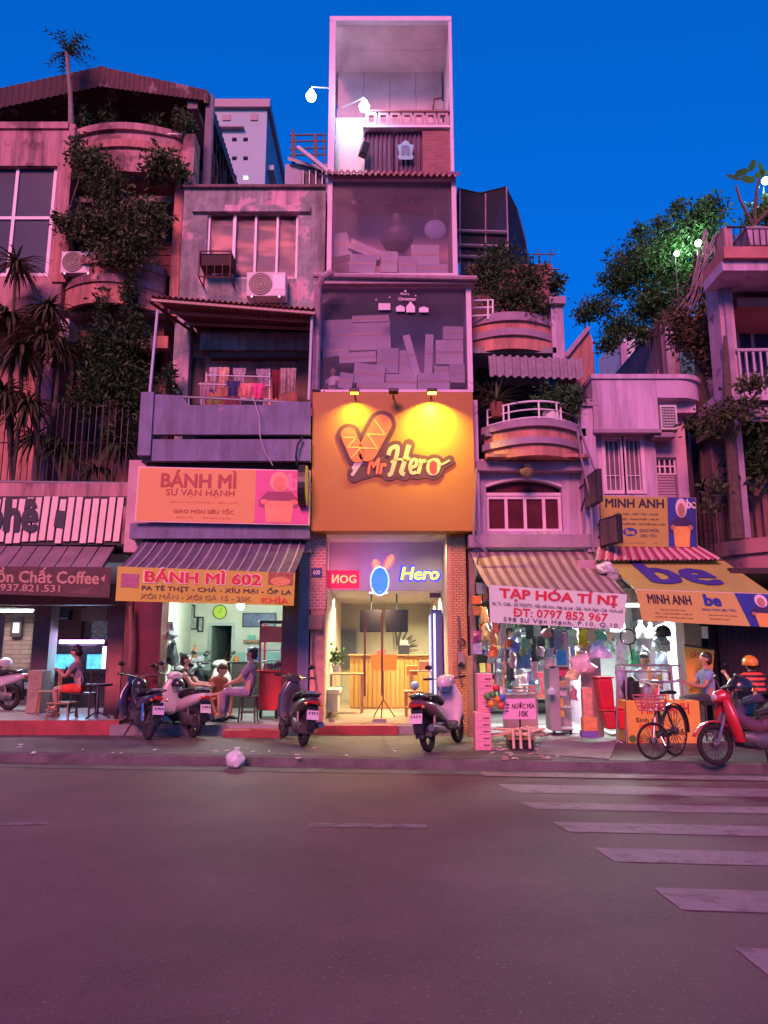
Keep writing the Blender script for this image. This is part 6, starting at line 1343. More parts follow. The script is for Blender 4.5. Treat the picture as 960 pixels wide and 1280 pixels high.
shrub('vine', 'thin vine growing beside the balcony pillar', 'vine', W(215, 495, 14.0), [bl(212, 470, 14.0, 7, 22), bl(216, 490, 14.0, 9, 10)], 260, .11, 'dark', seed=8)
def dracaena(lab, heads, base, seed, m='dry'):
    t = thing('dracaena', lab, 'plant', base, group='tall dracaenas on the cafe terrace'); g = random.Random(seed)
    for px, py, Y, L, n in heads:
        c = W(px, py, Y); obj('stem', MB().tube([V(base), V(base).lerp(c, .55) + V((g.uniform(-.15, .15), 0, 0)), c], [.05, .045, .03], 6), bark, t)
        obj('leaf_crown', straps(MB(), c, n, L, .055, g, 1.1, 1.7), LEAF[m], t)
dracaena('tall shaggy dracaena at the left edge of the terrace', [(20, 330, 14.2, .75, 90), (10, 395, 14.1, .9, 120), (25, 440, 14.1, .95, 130), (5, 490, 14.1, 1.0, 110)], W(15, 600, 14.5), 3)
dracaena('shaggy dracaena with upright tips next to the boxed air conditioner', [(60, 385, 14.2, .75, 90), (55, 420, 14.1, .9, 120), (75, 440, 14.2, .7, 70), (35, 505, 14.1, .9, 90)], W(45, 600, 14.5), 4)
dracaena('low spiky dracaena right behind the terrace bars', [(80, 560, 14.6, .8, 60), (45, 545, 14.6, .8, 60)], W(80, 605, 14.6), 5, 'dark')
dracaena('low spiky dracaena nearest the sandwich billboard', [(145, 555, 14.6, .75, 70), (120, 585, 14.6, .6, 40)], W(140, 605, 14.6), 6, 'dark')
t = thing('palm_tree', 'small palm with a feathery head rising past the rusty roof', 'palm tree', W(88, 168, 15.0)); c = W(84, 66, 14.9)
obj('trunk', MB().tube([W(89, 168, 15.0), W(88, 120, 14.95), W(85, 85, 14.9), c], [.07, .05, .045, .05], 8), mat('palm_bark', (.30, .24, .20), .9, .4, 9), t)
b = MB(); g = random.Random(5)
for i in range(26):
    a = g.uniform(0, 6.283); e = g.uniform(-.5, 1.35); L = g.uniform(.38, .6); d = V((math.cos(a) * math.cos(e), math.sin(a) * math.cos(e), math.sin(e))); p = c.copy(); pts = [p.copy()]
    for k in range(5): d = (d + V((0, 0, -.14))).normalized(); p = p + d * L / 5; pts.append(p.copy())
    b.tube(pts, [.012, .01, .008, .006, .004, .002], 4, False)
    for k in range(1, 6):
        q = pts[k]; dd = (pts[k] - pts[k - 1]).normalized(); s = dd.cross(V((0, 0, 1))); s = s.normalized() if s.length > .1 else V((1, 0, 0))
        for sg_ in (-1, 1): tip = q + (s * sg_ + dd * .8 + V((0, 0, -.25))).normalized() * .17; w_ = dd * .02; b.add([q - w_, tip, q + w_], [(0, 1, 2)])
obj('crown', b, LEAF['dark'], t)
# grocery balconies
shrub('balcony_shrub', 'wild leafy shrub overflowing the upper rounded balcony', 'shrub', W(640, 400, 14.6), [bl(640, 372, 14.3, 45, 22), bl(615, 345, 14.5, 35, 28), bl(660, 345, 14.4, 28, 20), bl(670, 385, 14.2, 22, 18), bl(625, 320, 14.8, 30, 16)], 4200, .10, 'dark', seed=11)
shrub('balcony_shrub', 'small dark plant on the white pillar top', 'shrub', W(697, 372, 14.3), [bl(695, 356, 14.3, 10, 12)], 220, .12, 'dark', seed=12)
shrub('balcony_shrub', 'leafy bush at the right end of the lower balcony', 'shrub', W(700, 530, 13.6), [bl(705, 505, 13.5, 20, 16), bl(690, 495, 13.7, 22, 12), bl(715, 495, 13.6, 14, 14)], 900, .12, 'mid', seed=13)
shrub('balcony_shrub', 'reddish dry plant hanging behind the lower balcony', 'shrub', W(602, 500, 15.2), [bl(606, 470, 15.2, 14, 22), bl(600, 495, 15.2, 10, 14)], 320, .13, 'dry', seed=14)
t = thing('palm_pot', 'spiky potted palm at the left of the lower balcony', 'plant', W(621, 535, 13.6)); g = random.Random(8); c = W(621, 500, 13.6); obj('leaves', straps(MB(), c, 26, .75, .04, g, 1.4, .5), LEAF['olive'], t); obj('pot', MB().lathe([(.10, 0), (.14, .28), (.12, .28)], W(621, 522, 13.6), 14), mat('terracotta', (.30, .10, .07), .8, .3), t, smooth=True)
t = thing('white_pot', 'round white plant pot behind the lower balcony rail', 'pot', W(689, 535, 13.4)); c = W(689, 534, 13.45); obj('pot', MB().lathe([(.12, 0), (.17, .14), (.16, .26), (.18, .28), (.15, .28)], c, 16), offwhite, t, smooth=True); leafcloud('leaves', [(c.x - .12, 13.45, c.z + .33, .18, .15, .12)], 130, .1, LEAF['mid'], t, 3)
# right-hand trees
def tree(label, base, limbs, blobs, n, size, lm, seed, group=None, name='tree'):
    t = thing(name, label, 'tree', base, group=group); g = random.Random(seed); b = MB()
    for l_ in limbs: b.tube([V(p) for p in l_[0]], l_[1], 7)
    for k in blobs:
        c = V(k[:3])
        for _ in range(5): b.tube([c + V((0, 0, -k[5] * .5)), c + V((g.uniform(-1, 1) * k[3], g.uniform(-1, 1) * k[4], g.uniform(-.6, 1) * k[5]))], [.025, .006], 4)
    obj('trunk', b, bark, t); leafcloud('crown', blobs, n, size, LEAF[lm], t, seed); return t
YT = 17.5
tree('large leafy tree spreading over the corner house roof', W(845, 470, YT), [([W(850, 500, YT), W(835, 440, YT), W(815, 380, YT), W(800, 340, YT)], [.16, .13, .09, .04]), ([W(835, 440, YT), W(860, 360, YT), W(878, 300, YT)], [.1, .07, .03]), ([W(835, 430, YT), W(790, 410, YT), W(750, 390, YT)], [.09, .06, .02]), ([W(815, 380, YT), W(825, 330, YT), W(840, 300, YT)], [.07, .05, .02])],
     [bl(800, 330, YT, 32, 26, .8), bl(775, 350, YT, 26, 22, .6), bl(835, 310, YT, 34, 26, .8), bl(870, 285, YT, 30, 28, .8), bl(885, 262, YT, 18, 18, .5), bl(850, 340, YT, 36, 30, .8), bl(890, 310, YT, 18, 28, .6), bl(748, 385, YT, 24, 14, .5), bl(730, 395, YT, 14, 10, .4), bl(775, 410, YT, 22, 16, .5), bl(760, 430, YT, 16, 12, .5), bl(820, 380, YT, 34, 26, .7), bl(800, 290, YT, 12, 12, .4), bl(825, 282, YT, 14, 10, .4), bl(846, 262, YT, 10, 12, .4), bl(800, 420, YT, 14, 16, .4)], 19000, .12, 'mid', 21)
tree('brownish dead-leaved shrub hanging over the alley corner', W(880, 470, 14.6), [([W(885, 600, 14.6), W(880, 500, 14.6), W(870, 430, 14.5)], [.16, .14, .05])], [bl(862, 415, 14.4, 30, 26, .5), bl(880, 430, 14.3, 24, 26, .5), bl(895, 455, 14.2, 14, 20, .4), bl(845, 395, 14.6, 20, 14, .4), bl(885, 395, 14.6, 14, 30, .4)], 2600, .14, 'dry', 22)
tree('speckled grey tree trunk with sparse twigs in front of the mauve house', W(918, 668, 12.85), [([W(921, 674, 12.85), W(917, 610, 12.85), W(912, 540, 12.85), W(909, 480, 12.85), W(906, 420, 12.85)], [.12, .10, .085, .07, .03]), ([W(912, 560, 12.85), W(940, 500, 12.4), W(960, 470, 12.3)], [.04, .025, .01]), ([W(915, 560, 12.85), W(890, 520, 12.85), W(870, 500, 12.6)], [.04, .02, .01])], [bl(915, 515, 12.4, 34, 18, .4), bl(880, 530, 12.7, 24, 16, .4), bl(940, 480, 12.3, 26, 14, .4), bl(895, 610, 12.9, 18, 14, .3), bl(885, 635, 12.9, 12, 10, .3)], 800, .12, 'olive', 23)
shrub('hedge_bush', 'thick green hedge behind the plank fence on the right', 'hedge', W(945, 620, 13.2), [bl(945, 540, 13.4, 40, 30, .5), bl(950, 580, 13.3, 38, 30, .5), bl(980, 550, 13.3, 40, 40, .5), bl(925, 590, 13.5, 20, 30, .4)], 2800, .14, 'dark', seed=24)
shrub('hanging_creeper', 'creeper of hair-thin stems falling beside the mauve column', 'vine', W(890, 330, 14.2), [bl(885, 335, 14.2, 16, 26, .3), bl(868, 368, 14.4, 16, 22, .3)], 420, .12, 'dry', seed=25)
b = MB(); g = random.Random(31); tcr = thing('dry_vines', 'bundle of bare grey vine stems draped beside the mauve column', 'vine', W(890, 300, 13.9))
for k in range(16):
    p = W(g.uniform(880, 902), g.uniform(285, 305), 13.9); q = W(g.uniform(840, 885), g.uniform(370, 400), 14.3); obj('stem', MB().tube([p, p.lerp(q, .35) + V((0, -.1, .1)), p.lerp(q, .7) + V((.05, 0, -.05)), q], .013, 4), mat('vine_stem', (.28, .21, .25), .9), tcr)
# plumeria and planter on the right roof
t = thing('plumeria', 'bare-stemmed plumeria with a few broad leaves in a roof planter', 'plant', W(945, 300, 12.4)); YP = 12.4
for L in ([(944, 290), (938, 275), (925, 250), (920, 232)], [(944, 290), (944, 262), (946, 235), (950, 222)], [(944, 280), (965, 260), (975, 240)]): obj('stem', MB().tube([W(*p, YP) for p in L], [.035, .03, .025, .02][:len(L)], 6), bark, t)
for px, py, a in ((926, 216, 20), (918, 222, 160), (934, 224, -10), (940, 208, 60), (952, 212, 100), (950, 218, 20), (968, 228, 30), (975, 232, 120)):
    c = W(px, py, YP); d = V((math.cos(R(a)), 0, math.sin(R(a)))); s = V((-d.z, -.35, d.x)); obj('leaf', MB().add([c - d * .14, c - d * .05 + s * .06, c + d * .1 + s * .06, c + d * .17, c + d * .1 - s * .06, c - d * .05 - s * .06], [(0, 1, 2, 3, 4, 5)]), LEAF['mid'], t)
t = thing('roof_planter', 'mauve square planter box on the right roof', 'planter', W(945, 307, 12.4)); x0, x1, z0, z1 = RC(931, 290, 975, 308, 12.4); obj('box', MB().hexa([(x0 + .08, 12.35, z0), (x1 - .08, 12.35, z0), (x1 - .08, 12.8, z0), (x0 + .08, 12.8, z0)], [(x0, 12.3, z1), (x1, 12.3, z1), (x1, 12.85, z1), (x0, 12.85, z1)]), lilac, t, bev=.01); obj('rim', MB().box(x0 - .02, x1 + .02, 12.28, 12.87, z1, z1 + .04), lilacdk, t)
shrub('roof_bush', 'lit green bush behind the roof planter', 'shrub', W(955, 300, 13), [bl(955, 265, 13.0, 20, 22, .4), bl(940, 275, 13.1, 14, 12, .3), bl(925, 298, 12.9, 12, 9, .3)], 650, .12, 'lit', seed=26)
def roofglow(lab, px, py, Y, e, r=.09):
    c = W(px, py, Y); t = thing('roof_lamp', lab, 'lamp', c, group='white lamps among the right-hand trees'); obj('bulb', MB().sphere(c, r, 12, 8), mat('cool_bulb', (.82, 1, .96), .4, 0, emit=24), t, smooth=True); obj('pole', MB().tube([c - V((0, -.1, r)), c - V((0, -.15, 1.4))], .02), iron, t); light(t, c + V((0, -.2, .0)), e, (.78, 1, .9), .1, 'POINT')
roofglow('white lamp shining through the large tree', 873, 304, 16.7, 45, .08); roofglow('second smaller white lamp lower in the large tree', 846, 317, 16.8, 25, .06); roofglow('white lamp at the right edge by the plumeria', 957, 226, 12.9, 25, .07)
# ================================================================ motorbikes and bicycle
tyrem = mat('tyre_rubber', (.018, .016, .017), .85, .3, 20); rimm = mat('cast_rim', (.30, .29, .30), .35, .2, 8, metal=.7); engm = mat('engine_metal', (.16, .15, .15), .45, .4, 9, metal=.6)
seatm = mat('seat_vinyl', (.022, .02, .022), .55, .3, 12); lensr = mat('red_lens', (.45, .012, .012), .15, .1, coat=1); lenso = mat('orange_lens', (.60, .20, .02), .2, .1, coat=1); chrome = mat('chrome', (.6, .6, .62), .15, .1, metal=1)
platem = mat('number_plate', (.72, .62, .68), .5, .1)
def paint(n, c): return mat('paint_' + n, c, .3, .12, 4, coat=.7)
def wheel(par, name, y, Rw, tw, spokes=5, x=0, yaw=0, wire=False):
    b = MB().torus((0, 0, 0), Rw - tw * 1.3, .014, 'X', 28, 6).lathe([(.03, -.06), (.045, -.05), (.045, .05), (.03, .06)], (0, 0, 0), 12, 'X')
    for k in range(spokes):
        a = 2 * math.pi * k / spokes; d = V((0, math.cos(a), math.sin(a))); q = d * (Rw - tw * 1.3); b.tube([d * .03 + V((.02 if k % 2 else -.02, 0, 0)), q], .004 if wire else .014, 4, False)
    w_ = obj(name, b, engm if wire else rimm, par, local=True, smooth=True); w_.location = (x, y, Rw); w_.rotation_euler = (0, 0, yaw)
    obj('tyre', MB().torus((0, 0, 0), Rw - tw, tw, 'X', 32, 8, .95), tyrem, w_, local=True, smooth=True)
    return w_
def plate(par, y, z, tilt=-12):
    p = obj('number_plate', MB().obox((0, y, z), (.19, .006, .14), (R(tilt), 0, 0)), platem, par, local=True); b = MB()
    for r_, n in ((.03, 4), (-.03, 5)):
        for k in range(n): b.obox((-.06 + .12 * k / (n - 1) + .004 * (k % 2), y - .004 - r_ * .2, z + r_), (.014, .004, .035), (R(tilt), 0, 0))
    tag(obj('plate_print', b, black, p, local=True), kind='stuff')
def scooter(label, loc, rz, body, shield, under=False, steer=0, group='motorbikes parked on the pavement', helmet=None, lean=R(4), lit=False):
    t = thing('motorbike' if under else 'scooter', label, 'motorbike' if under else 'scooter', loc, rz, group); t.rotation_euler = (0, lean, rz)
    Rw = .285 if under else .245; tw = .038 if under else .048; yb, yf = -.60, .64
    O = lambda n, b, m, **k: obj(n, b, m, t, local=True, **k)
    wheel(t, 'rear_wheel', yb, Rw, tw, 36 if under else 6, wire=under); wheel(t, 'front_wheel', yf, Rw, tw, 36 if under else 6, yaw=steer, wire=under)
    X, Z = (1, 0, 0), (0, 0, 1)
    def L(secs, e=2.6): return MB().loft([((0, y, z), (rx, 0, 0), (0, 0, rz_), e) for y, z, rx, rz_ in secs], 16)
    if under:
        O('tail_cowl', L([(-.93, .74, .05, .03), (-.85, .71, .10, .06), (-.6, .66, .12, .09), (-.3, .60, .11, .11), (-.05, .52, .09, .10)]), body, smooth=True)
        O('seat', L([(-.82, .79, .09, .03), (-.6, .80, .13, .045), (-.3, .77, .13, .05), (-.02, .70, .09, .04)]), seatm, smooth=True)
        O('frame_tunnel', L([(-.1, .50, .08, .10), (.15, .58, .07, .10), (.36, .76, .07, .12)]), body, smooth=True)
        O('engine', MB().loft([((0, -.25, .33), (.11, 0, 0), (0, 0, .12), 3), ((0, .02, .33), (.14, 0, 0), (0, 0, .13), 3), ((0, .22, .38), (.08, 0, 0), (0, 0, .08), 3)], 14), engm, smooth=True)
        for s in (-1, 1):
            O('leg_shield', MB().loft([((s * .14, .33, .32), (.05, .03, 0), (-.01, .05, .0), 2), ((s * .17, .40, .5), (.09, .03, 0), (-.01, .05, 0), 2), ((s * .15, .44, .72), (.09, .02, 0), (0, .06, 0), 2), ((s * .08, .44, .90), (.06, 0, 0), (0, .06, 0), 2)], 12), shield, smooth=True)
        O('front_cowl', L([(.36, .93, .07, .08), (.46, .95, .12, .10), (.56, .93, .09, .08), (.60, .92, .05, .05)], 2.3), shield, smooth=True)
    else:
        O('tail_cowl', L([(-.98, .72, .07, .03), (-.90, .69, .13, .07), (-.65, .63, .165, .11), (-.35, .56, .16, .13), (-.08, .47, .13, .12), (0, .42, .10, .08)]), body, smooth=True)
        O('seat', L([(-.86, .785, .11, .03), (-.6, .80, .15, .05), (-.3, .75, .15, .055), (-.06, .70, .11, .05), (.0, .66, .07, .04)]), seatm, smooth=True)
        O('floorboard', L([(-.12, .33, .15, .07), (.1, .30, .17, .05), (.34, .33, .15, .05)], 4), black, smooth=True)
        O('leg_shield', MB().loft([((0, .36, .28), (.15, 0, 0), (0, .07, 0), 2.5), ((0, .42, .5), (.21, 0, 0), (0, .07, 0), 2.5), ((0, .43, .72), (.22, 0, 0), (0, .08, .0), 2.5), ((0, .40, .92), (.13, 0, 0), (0, .08, 0), 2.2), ((0, .38, .97), (.08, 0, 0), (0, .05, 0), 2)], 18), shield, smooth=True)
        O('engine', MB().loft([((-.06, -.72, .28), (.07, 0, 0), (0, 0, .08), 3), ((-.05, -.45, .30), (.11, 0, 0), (0, 0, .12), 3), ((0, -.12, .34), (.10, 0, 0), (0, 0, .10), 3)], 14), engm, smooth=True)
        O('front_cowl', L([(.28, 1.0, .10, .05), (.38, 1.01, .16, .08), (.48, .99, .11, .07), (.53, .98, .06, .05)], 2.2), shield, smooth=True)
    for s in (-1, 1):
        O('fork_leg', MB().tube([(s * .07, yf, Rw), (s * .06, .46, .72)], .022, 7), rimm)
        O('handlebar', MB().tube([(0, .36, 1.0), (s * .2, .35, 1.03), (s * .27, .31, 1.04)], .013, 6), chrome); O('grip', MB().tube([(s * .24, .33, 1.035), (s * .36, .27, 1.04)], .02, 8), black)
        O('brake_lever', MB().tube([(s * .22, .37, 1.04), (s * .35, .34, 1.03)], .007, 4), chrome)
        O('mirror', MB().tube([(s * .22, .36, 1.05), (s * .27, .37, 1.18)], .007, 5).sphere((s * .29, .37, 1.22), (.065, .015, .042), 10, 6), black, smooth=True)
        O('rear_indicator', MB().sphere((s * .125, -.93 if under else -.955, .66), (.03, .03, .025), 8, 6), lenso, smooth=True)
        O('shock', MB().tube([(s * .12, -.6, .30), (s * .11, -.5, .58)], .026, 8), chrome if under else engm)
    fa = [R(a) for a in range(20, 161, 14)]
    O('front_fender', MB().loft([((0, yf + (Rw + .03) * math.cos(a), Rw + (Rw + .03) * math.sin(a)), (.062, 0, 0), V((0, math.cos(a), math.sin(a))) * .014, 3) for a in fa], 10), shield, smooth=True)
    O('rear_fender', MB().loft([((0, yb + (Rw + .04) * math.cos(a), Rw + (Rw + .04) * math.sin(a)), (.065, 0, 0), V((0, math.cos(a), math.sin(a))) * .012, 3) for a in [R(x) for x in range(60, 200, 14)]], 10), black, smooth=True)
    O('mudflap', MB().hexa([(-.07, -.93, .28), (.07, -.93, .28), (.07, -.91, .28), (-.07, -.91, .28)], [(-.09, -.93, .62), (.09, -.93, .62), (.09, -.88, .62), (-.09, -.88, .62)]), black, bev=.01)
    O('tail_light', MB().loft([((0, -.95 if under else -.985, .69), (.055, 0, 0), (0, 0, .026), 2.6), ((0, -.91 if under else -.93, .70), (.085 if under else .115, 0, 0), (0, 0, .045), 2.6)], 14), lensr, smooth=True)
    plate(t, -.96, .50); O('headlight', MB().sphere((0, .58 if under else .52, .93 if under else .98), (.08, .03, .055), 12, 8), mat('lamp_glass', (.6, .6, .62), .1, .1), smooth=True)
    O('exhaust', MB().tube([(.10, .05, .24), (.15, -.2, .25), (.17, -.35, .28), (.18, -.85, .36)], [.02, .025, .05, .052], 10), mat('exhaust_steel', (.20, .19, .19), .35, .3, metal=.7), smooth=True)
    O('grab_rail', MB().tube([(-.11, -.6, .76), (-.12, -.88, .82), (0, -.95, .84), (.12, -.88, .82), (.11, -.6, .76)], .014, 6), chrome)
    O('side_stand', MB().tube([(-.08, -.05, .28), (-.2, -.0, .02)], .014, 5), black); O('footrest', MB().tube([(-.2, -.12, .28), (.2, -.12, .28)], .016, 6), black)
    O('belly_panel', L([(-.15, .30, .10, .05), (.15, .27, .12, .05), (.3, .30, .09, .05)]), black, smooth=True)
    if lit: O('lit_tail_lamp', MB().sphere((0, -.99, .70), (.05, .02, .025), 10, 6), mat('tail_glow', (1, .22, .03), .4, 0, emit=30), smooth=True); light(t, t.location, 12, (1, .30, .06), .05, 'POINT').location = (0, -1.1, .72)
    return t
def at(px, py, z, rz, rear=True):
    g = G(px, py, z); d = V((-math.sin(rz), math.cos(rz), 0)); return g + d * (.60 if rear else -.64)
def helmet(label, loc, rz, m, s=1.0, cat='helmet'):
    t = thing('helmet', label, cat, loc, rz); t.scale = (s, s, s)
    obj('shell', MB().sphere((0, 0, 0), (.125, .15, .13), 16, 10, -.35, 1), m, t, local=True, smooth=True); obj('peak', MB().loft([((0, .12, .02), (.10, 0, 0), (0, .01, .015), 2), ((0, .20, -.01), (.08, 0, 0), (0, .01, .006), 2)], 12), black, t, local=True, smooth=True)
    obj('chin_strap', MB().tube([(-.12, 0, -.04), (-.07, .04, -.15), (.07, .04, -.15), (.12, 0, -.04)], .008, 5), black, t, local=True); return t
dkb = paint('black', (.02, .02, .03)); wht = paint('white', (.62, .55, .56)); gry = paint('charcoal', (.055, .04, .045)); redb = paint('red', (.55, .02, .03)); plum = paint('plum', (.13, .05, .07)); navy = paint('navy', (.03, .03, .07))
scooter('dark navy motorbike with spoked wheels, leftmost of those on the pavement', at(184, 925, SW, R(36)), R(36), navy, navy, True, steer=R(28))
scooter('white and dark scooter parked in front of the sandwich shop', at(241, 922, SW, R(40)), R(40), wht, wht, steer=R(-10))
scooter('charcoal scooter parked beside the red mosaic pillar', at(378, 933, SW, R(22)), R(22), gry, gry, lean=R(6))
scooter('white-fronted scooter parked before the corn dog shop', at(536, 940, SW, R(-26)), R(-26), plum, wht, lean=R(-5))
scooter('white scooter at the left edge inside the coffee shop', at(10, 888, CFL, R(82)), R(82), wht, wht, group='motorbikes inside the shops')
scooter('bright red motorbike at the right kerb', at(892, 957, SW, R(94), False), R(94), plum, redb, True, steer=R(8)).scale = (.92, .92, .92)
scooter('dark motorbike under the striped rider with a glowing tail lamp', at(980, 929, SW, R(6)), R(6), gry, gry, lit=True, lean=0, group='motorbikes at the right alley')
scooter('white scooter with round front parked inside the sandwich shop', (W(272, 850, 16.4).x, 16.4, BF), R(-152), wht, wht, group='motorbikes inside the shops')
scooter('dark grey motorbike parked along the left wall of the sandwich shop', (W(228, 850, 16.0).x, 16.0, BF), R(-165), gry, gry, True, group='motorbikes inside the shops')
scooter('black motorbike beside the stair door in the sandwich shop', (W(246, 850, 16.9).x, 17.0, BF), R(-170), dkb, dkb, True, group='motorbikes inside the shops')
def hm_on(px, py, z, rz, label, m, off=(0, -.25, .93), s=1):
    a = at(px, py, z, rz); d = Matrix.Rotation(rz, 3, 'Z') @ V(off); helmet(label, a + d, rz, m, s)
hm_on(184, 925, SW, R(36), 'glossy black helmet on the navy motorbike', dkb, (0, -.05, .88)); hm_on(536, 940, SW, R(-26), 'white patterned helmet on the white-fronted scooter', wht, (-.02, .1, .96))
hm_on(10, 888, CFL, R(82), 'white helmet on the scooter inside the coffee shop', wht, (0, -.45, .95)); hm_on(241, 922, SW, R(40), 'black helmet hanging on the white scooter front', dkb, (.05, .2, .86), .9)
a_ = at(892, 957, SW, R(94), False); helmet('shiny black helmet on the red motorbike handlebar', a_ + Matrix.Rotation(R(94), 3, 'Z') @ V((0, .20, .99)), R(94), dkb, 1.1)
def bicycle():
    p = G(818, 950, SW); q = G(852, 951, SW) + V((.1, .45, 0)); d = (p - q); d.z = 0; rz = math.atan2(-d.x, d.y); L = d.length
    t = thing('bicycle', 'old bicycle with pink basket standing at the drinks stall', 'bicycle', q, rz); O = lambda n, b, m, **k: obj(n, b, m, t, local=True, **k)
    wheel(t, 'rear_wheel', 0, .35, .02, 32, wire=True); wheel(t, 'front_wheel', L, .25, .02, 28, yaw=R(-28), wire=True)
    fr_ = mat('bike_paint', (.06, .05, .05), .5, .3); top = (0, L - .22, .88); bb_ = (0, .38, .3); st = (0, .18, .78)
    for n, pts, r_ in (('fork', [(0, L, .25), (0, L - .1, .6), top], .018), ('down_tube', [(0, L - .18, .75), bb_], .02), ('seat_tube', [bb_, st], .018), ('chain_stay', [(0, 0, .35), bb_], .014), ('seat_stay', [(0, 0, .35), (0, .2, .7)], .012), ('handlebar_stem', [top, (0, L - .25, 1.02)], .014), ('handlebar', [(-.26, L - .38, 1.05), (-.1, L - .22, 1.03), (.1, L - .22, 1.03), (.26, L - .38, 1.05)], .014)): O(n, MB().tube(pts, r_, 7), rimm if 'handle' in n or n == 'fork' else fr_)
    O('saddle', MB().loft([((0, .02, .88), (.09, 0, 0), (0, 0, .03), 2), ((0, .14, .89), (.08, 0, 0), (0, 0, .03), 2), ((0, .30, .88), (.025, 0, 0), (0, 0, .02), 2)], 12), seatm, smooth=True)
    O('rear_fender', MB().loft([((0, .375 * math.cos(a), .35 + .375 * math.sin(a)), (.035, 0, 0), V((0, math.cos(a), math.sin(a))) * .008, 2) for a in [R(x) for x in range(20, 200, 12)]], 8), dkb, smooth=True)
    O('chain_guard', MB().box(.04, .055, .0, .42, .27, .37), fr_, bev=.01); O('pedal', MB().box(-.16, -.06, .34, .42, .16, .18), black); O('crank', MB().tube([(0, .38, .3), (-.07, .38, .17)], .01), chrome)
    bm_ = mat('basket_pink', (.55, .16, .18), .6)
    bk = MB()
    for k in range(5):
        z = .66 + k * .05; w_ = .12 + k * .012; bk.tube([(-w_, L - .12, z), (w_, L - .12, z), (w_, L + .12 + k * .015, z), (-w_, L + .12 + k * .015, z), (-w_, L - .12, z)], .008, 4)
    for x in (-1, -.33, .33, 1): bk.tube([(x * .12, L + .12, .66), (x * .168, L + .18, .86)], .006, 4); bk.tube([(x * .12, L - .12, .66), (x * .168, L - .12, .86)], .006, 4)
    O('basket', bk, bm_); O('basket_floor', MB().box(-.12, .12, L - .12, L + .12, .655, .66), bm_)
bicycle()
# ================================================================ people
def ik(a, b, l1, l2, pole):
    a, b = V(a), V(b); d = b - a; L = max(min(d.length, l1 + l2 - .005), abs(l1 - l2) + .01); u = d.normalized(); b2 = a + u * L
    x = (l1 * l1 - l2 * l2 + L * L) / (2 * L); h = math.sqrt(max(l1 * l1 - x * x, 0)); p = V(pole); p = (p - u * p.dot(u)); p = p.normalized() if p.length > 1e-5 else u.orthogonal()
    return a + u * x + p * h, b2
def skinmesh(vs, rs, es):
    me = bpy.data.meshes.new('sk'); me.from_pydata([tuple(v) for v in vs], es, []); o = bpy.data.objects.new('sk', me); COL.objects.link(o)
    o.modifiers.new('s', 'SKIN'); o.modifiers['s'].use_smooth_shade = True; o.modifiers['s'].branch_smoothing = .3
    for i, r_ in enumerate(rs): d = me.skin_vertices[0].data[i]; d.radius = (r_, r_) if not isinstance(r_, tuple) else r_; d.use_root = i == 0
    q = o.modifiers.new('u', 'SUBSURF'); q.levels = 1; q.render_levels = 1
    ev = o.evaluated_get(bpy.context.evaluated_depsgraph_get()); m2 = ev.to_mesh(); b = MB(); b.add([v.co.copy() for v in m2.vertices], [tuple(p.vertices) for p in m2.polygons]); ev.to_mesh_clear()
    bpy.data.objects.remove(o); bpy.data.meshes.remove(me); return b
